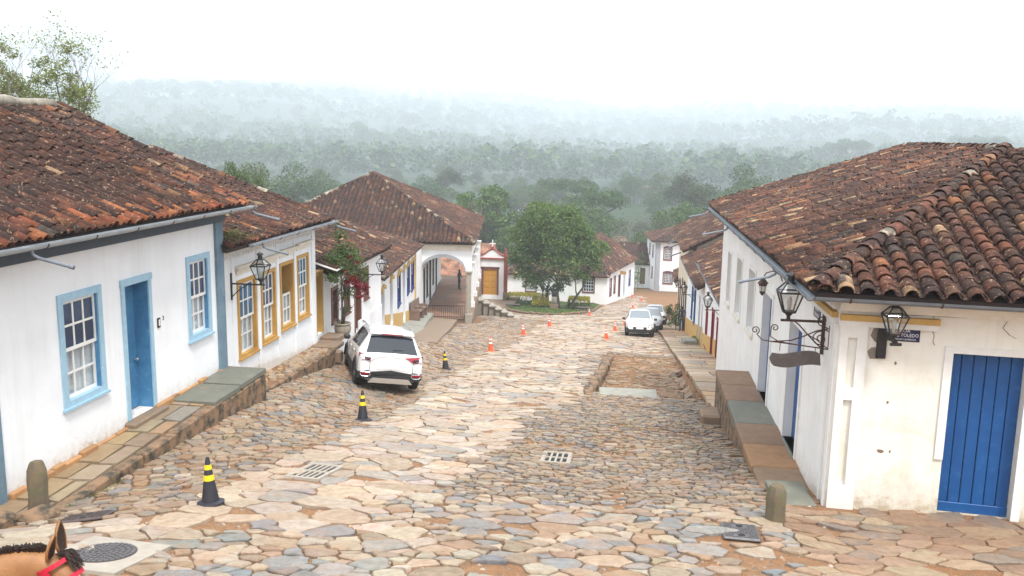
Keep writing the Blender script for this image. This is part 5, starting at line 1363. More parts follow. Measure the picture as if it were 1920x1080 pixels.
# pavement along the right-hand row
swq = empty('flagstone_pavement', (3.3, 45, -4)); tag(swq, 'flagstone pavement along the row of houses opposite', kind='structure')
y = 23.2
m = MB(); V = []; ys = list(np.arange(23.0, 77, 1.5))
for yy in ys: V += [(2.5, yy, gz(2.55, yy) - .5), (2.5, yy, gz(2.55, yy) + .13), (4.25, yy, gz(4, yy) + .15)]
m.add(V, [f for k_ in range(len(ys) - 1) for f in ((3 * k_, 3 * k_ + 1, 3 * k_ + 4, 3 * k_ + 3), (3 * k_ + 1, 3 * k_ + 2, 3 * k_ + 5, 3 * k_ + 4))]); fixnormals(m.build('pavement_core', W['soil'], swq))
while y < 75:
    L_ = rnd.uniform(.6, 1.3) * (1 + clamp((y - 40) / 40)); cut = rnd.uniform(3.1, 3.6) if rnd.random() < .7 else None
    xe = 3.33 if y < 30.6 else 4.18
    for xa, xb in (((2.5, cut), (cut + .03, xe)) if cut and cut < xe - .3 else ((2.5, xe),)):
        P = [(xa + rnd.uniform(-.02, .03), y + rnd.uniform(0, .05)), (xb, y + rnd.uniform(0, .05)), (xb, y + L_ - .03), (xa + rnd.uniform(-.02, .03), y + L_ - .03)]
        m = MB(); c = jcol(rnd.choice([(.44, .33, .23), (.40, .29, .20), (.47, .38, .28), (.35, .30, .24), (.42, .28, .17)]), .12)
        m.prism([(a, b, gz(a, b) + .06) for a, b in P], (0, 0, .13 + rnd.uniform(0, .02)), c); fixnormals(m.build('paving_slab', W['rawstone'], swq))
    y += L_
# sunken parking bay edge: stone retaining kerb and threshold slab
ke = empty('retaining_kerb', (-.75, 32, -3)); tag(ke, 'low retaining kerb of rough stones beside the sunken bay', kind='structure')
y = 25.6
while y < 39.3:
    L_ = rnd.uniform(.35, .8); x = lerp(-.92, -.42, (y - 25.6) / 13.8); h = .62 * (1 - (y - 26) / 15) + .1
    m = MB(); m.cbox((x + rnd.uniform(-.04, .04), y + L_ / 2, gz(-1.1, y) + .06 - h / 2), (.3 + rnd.uniform(-.05, .06), L_ - .02, h + rnd.uniform(-.04, .06)), .04, rotz(rnd.uniform(-.1, .1))); m.build('kerb_stone', W['kerbstone'], ke); y += L_
m = MB(); m.cbox((.28, 26.15, gz(.3, 25.9) - .06), (1.75, .95, .22), .02, rotz(.03)); m.build('threshold_slab', W['concrete_slab'], ke)
m = MB(); m.cbox((1.6, 26.2, gz(1.6, 25.9) - .06), (.75, .7, .24), .04, rotz(-.06)); m.build('threshold_slab', W['kerbstone'], ke)
# ------------------------------------------------------------------ street furniture
def lantern(root, o, k=1., glassm='lanternglass', metal='iron'):
    """four-sided street lantern standing on point o, size factor k; parts go under root"""
    o = Vector(o); hb, ht, H = .09 * k, .19 * k, .34 * k; z0 = .13 * k
    def ring(h, z): return [o + Vector((a * h, b * h, z)) for a, b in ((-1, -1), (1, -1), (1, 1), (-1, 1))]
    B, T, U = ring(hb, z0), ring(ht, z0 + H), ring(.075 * k, z0 + H + .15 * k)
    m = MB(); w = .02 * k
    for i in range(4):
        j = (i + 1) % 4; m.bar(B[i], T[i], w); m.bar(T[i], U[i], w); m.bar(T[i], T[j], w * 1.3); m.bar(B[i], B[j], w * 1.2); m.bar(U[i], U[j], w)
    m.build('lantern_frame', W[metal], root)
    for i in range(4):
        j = (i + 1) % 4; c = MB(); c.add([B[i], B[j], T[j], T[i]], [(0, 1, 2, 3)]); c.build('pane', W[glassm], root)
        c = MB(); c.add([T[i], T[j], U[j], U[i]], [(0, 1, 2, 3)]); c.build('roof_pane', W[glassm], root)
    m = MB(); zt = z0 + H + .14 * k
    m.lathe(o, [(.075 * k, zt), (.06 * k, zt + .03 * k), (.055 * k, zt + .12 * k), (.085 * k, zt + .13 * k), (.08 * k, zt + .155 * k), (.02 * k, zt + .20 * k)], 12); m.build('chimney', W[metal], root)
    m = MB(); m.lathe(o, [(.035 * k, 0), (.03 * k, .05 * k), (.06 * k, .09 * k), (.10 * k, z0), (.09 * k, z0 + .012 * k)], 12); m.build('stem', W[metal], root)
    m = MB(); m.lathe(o, [(.03 * k, z0), (.025 * k, z0 + .06 * k), (.035 * k, z0 + .1 * k), (.045 * k, z0 + .18 * k), (.03 * k, z0 + .25 * k), (.01 * k, z0 + .27 * k)], 10); m.build('bulb', W['lamppale'], root, smooth=True)
def arm_lamp(fr, s, d, z, label, k=1., plate=.75, metal='iron', group='wall lanterns along the street', rise=.0):
    r = empty('wall_lantern', fr.p(s, 0, z), label, 'lantern', group)
    m = MB(); fr.box(m, s - .03, s + .03, 0, .03, z - plate * .55, z + plate * .35); m.build('wall_plate', W[metal], r)
    m = MB(); m.bar(fr.p(s, .02, z), fr.p(s, d + .1, z + rise), .035, .035); m.build('arm', W[metal], r)
    m = MB(); m.tube([fr.p(s, .02, z - plate * .45), fr.p(s, d * .22, z - plate * .25), fr.p(s, d * .45, z - .06), fr.p(s, d * .6, z)], .013, 6); m.build('brace', W[metal], r)
    lantern(r, fr.p(s, d, z + rise + .015), k, metal=metal); return r
arm_lamp(f2, 20.35, .78, 2.28, 'black lantern on an iron arm between the blue and ochre houses', .98)
arm_lamp(f3, 5.75, .75, .72, 'black lantern on the white wall beside the brown-framed window', .95)
arm_lamp(g2f, 6.55, .62, -1.12, 'lantern on the wall above the red doors', .95, metal='rustiron')
arm_lamp(g3f, 6.4, .6, -3.1, 'lantern on the wall of the blue-doored house', .95)
arm_lamp(g4f, 3.3, .6, -4.2, 'lantern between the maroon and green doors', .95)
# corner house, street side: lantern on a flat arm
lr = empty('wall_lantern', (3.3, 14.85, 3.05), 'large lantern on a flat arm above the hanging board', 'lantern', 'wall lanterns along the street')
m = MB(); fr_.box(m, 14.80, 14.86, 0, .05, 2.5, 3.28); m.build('wall_plate', W['rustiron'], lr)
m = MB(); m.bar(fr_.p(14.83, .02, 3.05), fr_.p(14.83, .72, 3.05), .05, .035); m.build('arm', W['rustiron'], lr)
m = MB(); m.tube([fr_.p(14.83, .04, 2.6), fr_.p(14.83, .2, 2.75), fr_.p(14.83, .42, 2.98), fr_.p(14.83, .5, 3.04)], .012, 6); m.build('brace', W['rustiron'], lr)
lantern(lr, fr_.p(14.83, .60, 3.07), .98)
# corner house, front: lantern on a timber bracket
lr = empty('wall_lantern', ff.p(.66, 0, 2.9), 'large black lantern in front of the blue street plate', 'lantern', 'wall lanterns along the street')
m = MB(); ff.box(m, .56, .70, 0, .07, 2.72, 3.2, b=.01); m.build('wall_plate', W['iron'], lr)
m = MB(); m.bar(ff.p(.64, .05, 3.16), ff.p(.76, .42, 3.05), .05, .05); m.bar(ff.p(.68, .42, 3.03), ff.p(.84, .38, 3.03), .04, .04); m.build('arm', W['iron'], lr)
lantern(lr, ff.p(.72, .38, 3.08), .82)
# small hanging lantern
lr = empty('hanging_lantern', fr_.p(19.0, 0, 3.25), 'small lantern hung from a curved hook beside the deep windows', 'lantern')
m = MB(); m.tube([fr_.p(19.0, .0, 3.05), fr_.p(19.0, .05, 3.18), fr_.p(19.0, .2, 3.27), fr_.p(19.0, .35, 3.22), fr_.p(19.0, .40, 3.12)], .012, 6); m.build('hook', W['rustiron'], lr)
m = MB(); m.lathe(fr_.p(19.0, .40, 2.78), [(.01, -.05), (.05, 0), (.06, .02), (.09, .2), (.12, .22), (.05, .30), (.02, .33)], 6); m.build('lantern_body', W['rustiron'], lr)
for i in range(6):
    a0, a1 = i * math.pi / 3, (i + 1) * math.pi / 3; o = fr_.p(19.0, .40, 2.78); P = []
    for a, r_, z in ((a0, .068, .04), (a1, .068, .04), (a1, .088, .18), (a0, .088, .18)): P.append(o + Vector((r_ * math.cos(a) * 1.03, r_ * math.sin(a) * 1.03, z)))
    c = [lerp(P[0][q], P[1][q], .15) for q in range(3)]; m = MB(); M_ = sum(P, Vector()) / 4; m.add([M_ + (p - M_) * .8 for p in P], [(0, 1, 2, 3)]); m.build('pane', W['lamppale'], lr)
# hanging board on scrolled bracket
hs = empty('hanging_board', fr_.p(14.5, 0, 2.9), 'dark blank wooden board hung from a scrolled iron bracket', 'sign')
def scroll(cx, cz, r0, turns, a0, sgn=1, n=22):
    return [(cx + (r0 * (1 - .78 * i / n)) * math.cos(a0 + sgn * turns * 2 * math.pi * i / n), cz + (r0 * (1 - .78 * i / n)) * math.sin(a0 + sgn * turns * 2 * math.pi * i / n)) for i in range(n + 1)]
def flat(pts_): return [fr_.p(14.5, d, z) for d, z in pts_]
m = MB(); m.tube(flat([(.0, 2.66), (.55, 2.72), (.9, 2.75)]), .011, 6); m.tube(flat([(.9, 2.75), (1.05, 2.77), (1.13, 2.85)] + scroll(1.17, 2.93, .07, 1.4, -2.0, -1)), .010, 6)
m.tube(flat([(.55, 2.72), (.8, 2.76), (.93, 2.84)] + scroll(.86, 2.98, .065, 1.3, -.3, 1)), .010, 6); m.tube(flat([(.02, 3.0), (.2, 2.96), (.4, 2.86), (.6, 2.78), (.9, 2.75)]), .011, 6)
m.tube(flat([(.02, 3.0)] + scroll(.12, 3.13, .09, 1.4, -1.9, 1)), .010, 6); m.tube(flat([(0, 2.66), (-.0, 3.05)]), .012, 6); m.tube(flat([(.0, 2.95), (.06, 2.98)] + scroll(.14, 2.83, .13, 1.5, 1.8, -1)), .010, 6); m.tube(flat([(.02, 2.68), (.2, 2.82), (.36, 2.9)]), .010, 6)
m.build('scroll_bracket', W['rustiron'], hs)
P = []
for i in range(15):
    a = i / 14; s_ = lerp(.12, .84, a); P.append((s_, 2.585 + .035 * math.sin(a * 5 + .3) - (.02 if i in (0,) else 0)))
for i in range(14, -1, -1):
    a = i / 14; s_ = lerp(.10, .84, a); P.append((s_, 2.36 + .035 * math.sin(a * 5 + .8)))
cap = [(.88, 2.56), (.92, 2.47), (.88, 2.38)]; P = P[:15] + cap + P[15:]
m = MB(); m.prism([fr_.p(14.485, d, z) for d, z in P], fr_.t * .035); fixnormals(m.build('board', W['board'], hs))
m = MB(); m.tube(flat([(.2, 2.57), (.2, 2.69)]), .006, 5); m.tube(flat([(.76, 2.6), (.76, 2.73)]), .006, 5); m.build('chain', W['rustiron'], hs)
# enamel street plates
sp = empty('street_plate', ff.p(.9, 0, 3.1), 'dark blue enamel plate reading RUA PADRE TOLEDO', 'sign')
m = MB(); ff.box(m, .66, 1.17, .0, .014, 3.0, 3.205, b=.003); m.build('plate', W['signblue'], sp)
text_part('RUA', .062, wall_M(ff, .95, .016, 3.165), W['signwhite'], sp, sx=1.25); text_part('PADRE TOLEDO', .075, wall_M(ff, .915, .016, 3.098), W['signwhite'], sp, sx=.86); text_part('COM MAURO BARBOSA', .038, wall_M(ff, .915, .016, 3.035), W['signwhite'], sp, sx=.98)
sp = empty('street_plate', fr_.p(15.45, 0, 3.08), 'small blue enamel plate reading RUA DA CAMARA on the street side', 'sign')
m = MB(); fr_.box(m, 15.20, 15.72, .0, .014, 2.98, 3.18, b=.003); m.build('plate', W['signblue'], sp)
text_part('RUA DA', .06, wall_M(fr_, 15.46, .016, 3.13), W['signwhite'], sp); text_part('CÂMARA', .085, wall_M(fr_, 15.46, .016, 3.04), W['signwhite'], sp)

# traffic cones
W['conedark'] = simple('black_rubber', (.012, .013, .02), (.02, .02, .028), 12, .55); W['coneyellow'] = simple('yellow_band', (.75, .55, .01), (.65, .46, .01), 10, .5)
W['coneorange'] = simple('orange_plastic', (.75, .11, .03), (.62, .08, .025), 8, .5); W['conewhite'] = simple('white_reflective_band', (.75, .75, .76), None, 8, .4)
def cone(name, bodym, bandm, label, cat='traffic cone'):
    r = empty(name, (0, 0, 0), label, cat)
    rad_ = lambda z: lerp(.125, .028, clamp((z - .04) / .64))
    m = MB(); pr_ = [(.205, 0), (.205, .03), (.17, .045), (.14, .055)]; m.lathe((0, 0, 0), pr_, 8); m.build('base', W[bodym], r)
    m = MB(); m.lathe((0, 0, 0), [(rad_(.05), .05), (rad_(.2), .2), (rad_(.45), .45), (rad_(.68), .68), (.02, .70)], 18); smooth_by_angle(m.build('body', W[bodym], r), 40)
    for z0, z1 in ((.36, .44), (.52, .59)):
        m = MB(); m.lathe((0, 0, 0), [(rad_(z0) + .004, z0), (rad_(z1) + .004, z1)], 18); smooth_by_angle(m.build('band', W[bandm], r), 40)
    return r
cb = cone('traffic_cone', 'conedark', 'coneyellow', 'black cone with yellow bands standing nearest the kerb bollard'); co_ = cone('traffic_cone', 'coneorange', 'conewhite', 'x y z w')
for i, (x, y, lb) in enumerate(((-5.82, 11.42, 'black and yellow cone on the near paving beside the slotted drain'), (-5.8, 18.79, 'black and yellow cone just behind the parked white car'), (-6.2, 30.16, 'black and yellow cone beyond the parked white car'))):
    c = cb if i == 0 else copy_tree(cb); c.location = (x, y, gz(x, y) + .03); c.rotation_euler = (rnd.uniform(-.03, .03) - .1, rnd.uniform(-.03, .03), rnd.uniform(0, 1)); c['label'] = lb; c['group'] = 'black and yellow cones'
for i, (x, y, lb) in enumerate(((-5.89, 38.8, 'orange cone nearest the arcaded building, first of the line'), (-5.67, 50, 'second orange cone of the line towards the tree'), (-5.07, 61, 'third orange cone of the line towards the tree'), (-3.03, 81.6, 'orange cone at the tip of the grassy island'),
        (-.83, 50, 'nearer of two orange cones in front of the white hatchback'), (-.41, 58.2, 'farther orange cone beside the white hatchback'), (.25, 65.5, 'orange cone beside the second parked car'), (1.2, 97, 'orange cone by the kerb before the bend'), (2.3, 106, 'orange cone in the road at the bend'), (1.2, 110, 'farthest orange cone near the bend kerb'))):
    c = co_ if i == 0 else copy_tree(co_); c.location = (x, y, gz(x, y) + .03); c.rotation_euler = (-.1, 0, rnd.uniform(0, 1)); c['label'] = lb; c['group'] = 'orange and white cones'

# stone bollards
def bollard(x, y, z, h, r, label, lean=0, tip=.3):
    m = MB(); n = 9; prof = [(r * 1.02, -.15), (r * 1.05, .0), (r * .97, h * .3), (r * .98, h * .6), (r * .93, h * .82), (r * .70, h * .94), (r * tip, h)]
    V = []; F = []
    for (q, zz) in prof:
        for k in range(n): a = 6.283 * k / n + .2; j = 1 + rnd.uniform(-.05, .05); V.append((x + q * j * math.cos(a) + lean * zz, y + q * j * math.sin(a) * .95, z + zz + rnd.uniform(-.008, .008)))
    for i in range(len(prof) - 1):
        for k in range(n): F.append((i * n + k, i * n + (k + 1) % n, (i + 1) * n + (k + 1) % n, (i + 1) * n + k))
    F.append(tuple(range((len(prof) - 1) * n, len(prof) * n)))
    m.add(V, F); o = m.build('stone_bollard', W['bollard'], origin=(x, y, z)); smooth_by_angle(o, 35); tag(o, label, 'bollard', 'stone bollards at the street corners'); return o
bollard(-8.6, 11.5, .3, .78, .15, 'mossy round-topped stone bollard at the corner of the blue-framed house', .015, .55)
bollard(2.36, 12.6, gz(2.36, 12.6) - .02, .62, .15, 'lichened pointed stone bollard in front of the cream corner house', -.01, .25)

# drains and covers
def slope_M(x, y):
    dzx = (gz(x + .9, y) - gz(x - .9, y)) / 1.8; dzy = (gz(x, y + .9) - gz(x, y - .9)) / 1.8
    n = Vector((-dzx, -dzy, 1)).normalized(); ey = Vector((0, 1, dzy)).normalized(); ex = ey.cross(n).normalized(); return Matrix((ex, n.cross(ex), n)).transposed()
def drain(x, y, w, l, ang, label, cols=4, skew=0):
    M = slope_M(x, y) @ rotz(ang); o = Vector((x, y, gz(x, y) + .03)); r = empty('storm_drain', o, label, 'drain', 'slotted storm drains')
    P = lambda a, b, c: o + M @ Vector((a, b, c))
    m = MB()
    def bxx(mm, a0, a1, b0, b1, c0, c1):
        mm.add([P(a, b, c) for c in (c0, c1) for a, b in ((a0, b0), (a1, b0), (a1, b1), (a0, b1))], [(3, 2, 1, 0), (4, 5, 6, 7), (0, 1, 5, 4), (1, 2, 6, 5), (2, 3, 7, 6), (3, 0, 4, 7)])
    fw = .07
    for a0, a1, b0, b1 in ((-w / 2, w / 2, -l / 2, -l / 2 + fw), (-w / 2, w / 2, l / 2 - fw, l / 2), (-w / 2, -w / 2 + fw, -l / 2 + fw, l / 2 - fw), (w / 2 - fw, w / 2, -l / 2 + fw, l / 2 - fw)): bxx(m, a0, a1, b0, b1, -.08, .012)
    m.build('frame', W['concrete'], r)
    m = MB(); bxx(m, -w / 2 + fw, w / 2 - fw, -.03, .03, -.08, .008); m.build('cross_bar', W['concrete'], r)
    iw = (w - 2 * fw)
    for k in range(cols + 1):
        a = -w / 2 + fw + iw * k / cols; hw = .019 if 0 < k < cols else .012
        for b0, b1 in ((-l / 2 + fw, -.03), (.03, l / 2 - fw)): m = MB(); bxx(m, max(a - hw, -w / 2 + fw), min(a + hw, w / 2 - fw), b0, b1, -.07, .006); m.build('bar', W['concrete'], r)
    m = MB(); bxx(m, -w / 2 + .03, w / 2 - .03, -l / 2 + .03, l / 2 - .03, -.05, -.014); m.build('pit_shade_sheet', W['dark'], r)  # dark sheet above the soil, painting the shade inside the slots
drain(-5.08, 13.7, .62, 1.0, -.12, 'slotted concrete drain between the near cone and the pale flags', 5); drain(-1.15, 16.3, .58, 1.0, .0, 'slotted concrete drain among the small cobbles in mid street', 4)
def cover(x, y, w, l, ang, label, mat, holes=True):
    M = slope_M(x, y) @ rotz(ang); o = Vector((x, y, gz(x, y) + .03)); r = empty('access_cover', o, label, 'cover')
    m = MB(); m.cbox(o, (w, l, .05), .02, M); m.build('lid', W[mat], r)
    rib = MB(); n = 11
    for i in range(n):
        for j in range(n):
            a, b = lerp(-w / 2 + .05, w / 2 - .05, i / (n - 1)), lerp(-l / 2 + .05, l / 2 - .05, j / (n - 1))
            if (abs(a) < .09 and abs(abs(b) - l * .3) < .08): continue
            rib.box(o + M @ Vector((a, b, .029)), (.035, .012, .008), M @ rotz(.6 if (i + j) % 2 else -.6))
    rib.build('tread_pattern', W[mat], r, kind='stuff')
    for sg in (-1, 1): m = MB(); m.lathe(o + M @ Vector((0, sg * l * .3, .0)), [(.05, .0), (.05, .031)], 10, M); m.build('lifting_hole_shade', W['dark'], r)  # black discs on the lid paint the shade of lifting holes
cover(-7.4, 10.85, .62, .52, .25, 'dark iron cover with rounded corners beside the kerb near the horse', 'castiron'); cover(1.75, 11.8, .5, .72, -.05, 'grey iron cover in the paving before the pointed bollard', 'castgrey')
M = slope_M(-6.0, 9.1); o = Vector((-6.0, 9.1, gz(-6, 9.1) + .03)); r = empty('manhole', o, 'round iron manhole cover set in a pale concrete apron', 'manhole')
m = MB(); m.prism([o + M @ Vector(q) for q in ((-.62, -.5, -.08), (.5, -.62, -.08), (.62, .42, -.08), (-.5, .58, -.08))], M @ Vector((0, 0, .085))); fixnormals(m.build('apron', W['concrete'], r))
m = MB(); m.lathe(o, [(.36, .0), (.36, .012)], 36, M); m.build('lid', W['castiron'], r)
rib = MB()
for ri, r0 in enumerate((.07, .135, .2, .265, .325)):
    n = (8, 14, 20, 26, 32)[ri]
    for k in range(n):
        a = 6.283 * (k + .5 * (ri % 2)) / n; rib.box(o + M @ Vector((r0 * math.cos(a), r0 * math.sin(a), .015)), (.045, 6.283 * r0 / n * .72, .012), M @ rotz(a))
rib.build('tread_pattern', W['castgrey'], r, kind='stuff')
# loose stone block and flowers on the far pavement
m = MB(); m.cbox((3.65, 46.9, gz(3.6, 46.9) + .3), (.75, .8, .36), .03, rotz(.1)); o = m.build('stone_block', W['concrete_slab'], origin=(3.65, 46.9, gz(3.6, 46.9))); tag(o, 'grey stone block lying on the pavement by the blue-doored house', 'block')
# benches of the little square
for i, (x, y, lb) in enumerate(((-11.2, 88.5, 'low stone bench on the lawn near the chapel gate'), (-3.9, 88.0, 'low stone bench at the street edge of the lawn'))):
    b = empty('stone_bench', (x, y, gz(x, y)), lb, 'bench', 'stone benches on the lawn'); z = gz(x, y) + .12
    m = MB(); m.cbox((x, y, z + .42), (1.5, .55, .13), .03); m.build('seat', W['castiron'], b)
    for sx in (-.5, .5): m = MB(); m.cbox((x + sx, y, z + .12), (.2, .45, .6), .02); m.build('leg', W['rubble'], b)
# painted post under the tree
pz = gz(-6.75, 86.4); r = empty('stone_post', (-6.75, 86.4, pz), 'thick pale stone post with a black band before the tree', 'post')
m = MB(); m.cbox((-6.75, 86.4, pz + .35), (.75, .75, .9), .05); m.build('plinth', W['slabbrown'], r)
m = MB(); m.lathe((-6.75, 86.4, pz), [(.30, .7), (.27, 1.3), (.27, 1.62)], 14); m.build('shaft', W['concrete'], r, smooth=True)
m = MB(); m.lathe((-6.75, 86.4, pz), [(.285, 1.6), (.285, 2.0), (.2, 2.05)], 14); m.build('band', W['conedark'], r, smooth=True)
# ------------------------------------------------------------------ vehicles
def paint(name, col, rough=.22):
    m, nt, b = newmat(name); p = posn(nt); n = noise_node(nt, 3, 4, .6, p)
    nt.links.new(mix(nt, n.outputs['Fac'], col, tuple(v * .94 for v in col)), b.inputs['Base Color'])
    b.inputs['Roughness'].default_value = rough; b.inputs['Coat Weight'].default_value = .6; b.inputs['Coat Roughness'].default_value = .06
    return m
W['carwhite'] = paint('white_car_paint', (.76, .77, .78)); W['carsilver'] = paint('silver_car_paint', (.42, .45, .48)); W['carglass'] = glass_mat('tinted_car_glass', (.012, .016, .025), .03)
W['screenglass'] = glass_mat('windscreen_glass', (.16, .19, .21), .03); W['plastic'] = simple('black_bumper_plastic', (.015, .015, .017), (.022, .022, .025), 20, .55); W['tyre'] = simple('tyre_rubber', (.012, .012, .013), (.02, .02, .02), 20, .8)  # windscreen base colour is pale: sky reflection painted into the glass
W['alloy'] = simple('alloy_rim', (.45, .46, .48), (.36, .37, .4), 8, .35, metal=.6); W['tailred'] = simple('red_lamp_lens', (.30, .006, .02), (.22, .004, .015), 10, .2); W['lampclear'] = simple('clear_lamp_lens', (.55, .57, .6), (.4, .42, .45), 10, .15)
W['taildark'] = simple('dark_lamp_insert', (.05, .02, .03), None, 10, .3); W['platewhite'] = simple('blank_number_plate', (.72, .72, .73), None, 10, .4); W['skid'] = simple('silver_skid_plate', (.46, .42, .38), None, 10, .5); W['chrome'] = simple('chrome_trim', (.6, .6, .62), None, 10, .2, metal=.8)
def interp(T, x):
    for a, b in zip(T, T[1:]):
        if x <= b[0]: t = clamp((x - a[0]) / (b[0] - a[0])); return a[1] + (b[1] - a[1]) * t
    return T[-1][1]
def make_car(name, label, spec, bodym):
    root = empty(name, (0, 0, 0), label, 'car'); L = spec['L']; wr_, wf_ = spec['axles']; R_ = spec['R']
    xs = sorted(set(list(np.linspace(0, L, 46)) + [p[0] for k in ('top', 'w') for p in spec[k]] + [a + d for a in spec['axles'] for d in np.linspace(-R_ - .07, R_ + .07, 13)] + spec['cuts']))
    xs = [x for x in xs if 0 <= x <= L]
    rings = []
    for x in xs:
        w = interp(spec['w'], x); zt = interp(spec['top'], x); zb = interp(spec['bot'], x); zl = min(interp(spec['belt'], x), zt - .05); wr = min(interp(spec['wr'], x), w * .985)
        zu = zb
        for a in spec['axles']:
            d = abs(x - a); rr = R_ + .07
            if d < rr: zu = max(zu, R_ + math.sqrt(rr * rr - d * d) - .01)
        lo = max(zu + .09, .56 if zl > .62 else zl * .8)
        if lo > zl - .03: lo = zl - .03
        P = [(0, zb if zu == zb else zu), (w * .78, zu), (w * .975, zu + .01), (w * 1.0, lo), (w * .995, lerp(lo, zl, .6)), (w * .965, zl)]
        gl = zt - zl
        P += [(lerp(w * .955, wr, .06), zl + gl * .08), (wr + .005, zt - min(.09, gl * .25)), (wr - .07, zt - min(.02, gl * .08)), (wr * .5, zt + .008), (0, zt + .015)]
        rings.append(P)
    parts = {}
    def put(key, mat, quad):
        parts.setdefault(key, (MB(), mat)); mb_ = parts[key][0]; mb_.add(quad, [tuple(range(len(quad)))])
    y = lambda x: x - L / 2
    def kind(i, k):
        xm = (xs[i] + xs[i + 1]) / 2
        if k == 6:
            for a, b, nm in spec['side']:
                if a <= xm <= b: return ('side_window', 'carglass')
            if spec['side'][0][0] - .02 < xm < spec['side'][-1][1] + .02: return ('pillar', 'plastic')
        if k in (8, 9) or (k == 7 and False):
            for a, b, nm in spec['screens']:
                if a <= xm <= b: return (nm, 'carglass')
        if k in (1, 2) : return ('sill_cladding', 'plastic')
        if k == 0: return ('underbody', 'plastic')
        return ('body', bodym)
    for i in range(len(xs) - 1):
        for k in range(10):
            nm, mt = kind(i, k)
            if nm == 'windscreen': mt = 'screenglass'
            for sg in (-1, 1):
                a, b, c, d = rings[i][k], rings[i][k + 1], rings[i + 1][k + 1], rings[i + 1][k]
                q = [Vector((sg * a[0], y(xs[i]), a[1])), Vector((sg * b[0], y(xs[i]), b[1])), Vector((sg * c[0], y(xs[i + 1]), c[1])), Vector((sg * d[0], y(xs[i + 1]), d[1]))]
                if sg < 0: q = q[::-1]
                key = nm if nm not in ('side_window',) else nm + ('_l' if sg < 0 else '_r') + str([j for j, s_ in enumerate(spec['side']) if s_[0] <= (xs[i] + xs[i + 1]) / 2 <= s_[1]][0])
                put(key, mt, q)
    for i in (0, len(xs) - 1):
        for k in range(10):
            for sg in (-1, 1):
                a, b = rings[i][k], rings[i][k + 1]; zc = (rings[i][0][1] + rings[i][10][1]) / 2
                put('body' if k > 2 else 'sill_cladding', bodym if k > 2 else 'plastic', [Vector((sg * a[0], y(xs[i]), a[1])), Vector((sg * b[0], y(xs[i]), b[1])), Vector((0, y(xs[i]), zc))])
    import bmesh
    for key, (mb_, mt) in parts.items():
        o = mb_.build('side_window' if key.startswith('side_window') else key, W[mt], root)
        bm = bmesh.new(); bm.from_mesh(o.data); bmesh.ops.remove_doubles(bm, verts=bm.verts, dist=.0008)
        bmesh.ops.dissolve_degenerate(bm, edges=bm.edges, dist=.0005)
        bmesh.ops.recalc_face_normals(bm, faces=bm.faces); bm.to_mesh(o.data); bm.free(); smooth_by_angle(o, 38)
    for ax in spec['axles']:
        for sg in (-1, 1):
            cx = sg * (interp(spec['w'], ax) - .115); M = Matrix.Rotation(math.pi / 2, 3, 'Y')
            c = Vector((cx, y(ax), R_)); wheel = empty('wheel', c); wheel.parent = root
            m = MB(); m.lathe((cx, y(ax), R_), [(R_ * .62, -.11), (R_ * .9, -.115), (R_, -.08), (R_, .08), (R_ * .9, .115), (R_ * .62, .11)], 28, M); smooth_by_angle(m.build('tyre', W['tyre'], wheel), 40)
            m = MB(); m.lathe((cx + sg * .085, y(ax), R_), [(R_ * .64, -.02), (R_ * .64, .02), (R_ * .58, .025), (R_ * .54, .0)], 24, M)
            for q in range(5):
                a = q * 2 * math.pi / 5 + .3; m.bar((cx + sg * .10, y(ax), R_), (cx + sg * .10, y(ax) + R_ * .6 * math.cos(a), R_ + R_ * .6 * math.sin(a)), .05, .02, up=(1, 0, 0))
            m.lathe((cx + sg * .10, y(ax), R_), [(.06, -.015), (.06, .015)], 12, M); m.build('rim', W['alloy'], wheel)
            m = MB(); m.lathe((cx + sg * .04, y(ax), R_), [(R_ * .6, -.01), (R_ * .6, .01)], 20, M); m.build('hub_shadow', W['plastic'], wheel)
            m = MB(); rr = R_ + .075; P = []
            for q in range(15): a = math.pi * (.0 + q / 14); P.append((sg * (interp(spec['w'], ax) + .002), y(ax) + rr * math.cos(a), R_ + rr * math.sin(a) - .005))
            m.tube(P, .035, 6); m.build('wheel_arch', W['plastic'], root)
    def plate_box(nm, mt, pts_, th, dirn, parent=root):
        m = MB(); m.prism(pts_, Vector(dirn) * th); o = m.build(nm, W[mt], parent); fixnormals(o); return o
    return root, plate_box, rings, xs
# --- white SUV seen from behind
suv = dict(L=4.34, R=.36, axles=[.83, 3.46],
    top=[(0, .86), (.03, 1.00), (.09, 1.08), (.22, 1.22), (.46, 1.50), (.56, 1.585), (.75, 1.625), (1.3, 1.655), (1.9, 1.65), (2.35, 1.60), (2.6, 1.50), (3.22, 1.10), (3.4, 1.06), (4.0, .96), (4.2, .86), (4.34, .70)],
    belt=[(0, .84), (.1, 1.02), (.6, 1.10), (1.5, 1.05), (2.5, 1.00), (3.2, .97), (4.0, .88), (4.34, .66)], bot=[(0, .42), (.35, .30), (.6, .24), (3.9, .24), (4.2, .30), (4.34, .36)],
    w=[(0, .80), (.05, .86), (.2, .905), (.6, .915), (3.5, .915), (4.0, .88), (4.2, .78), (4.34, .62)], wr=[(0, .78), (.1, .80), (.5, .66), (.9, .63), (2.3, .63), (2.8, .68), (3.3, .80), (4.34, .6)],
    side=[(.72, 1.02, 0), (1.08, 1.86, 1), (1.93, 2.72, 2)], screens=[(.11, .50, 'rear_window'), (2.47, 3.2, 'windscreen')], cuts=[.11, .50, .72, 1.02, 1.08, 1.86, 1.93, 2.72, 2.47, 3.2])
S, pb, _a, _b = make_car('parked_car', 'white SUV parked with its tail to the street beside the pavement', suv, 'carwhite')
yb0 = -2.17
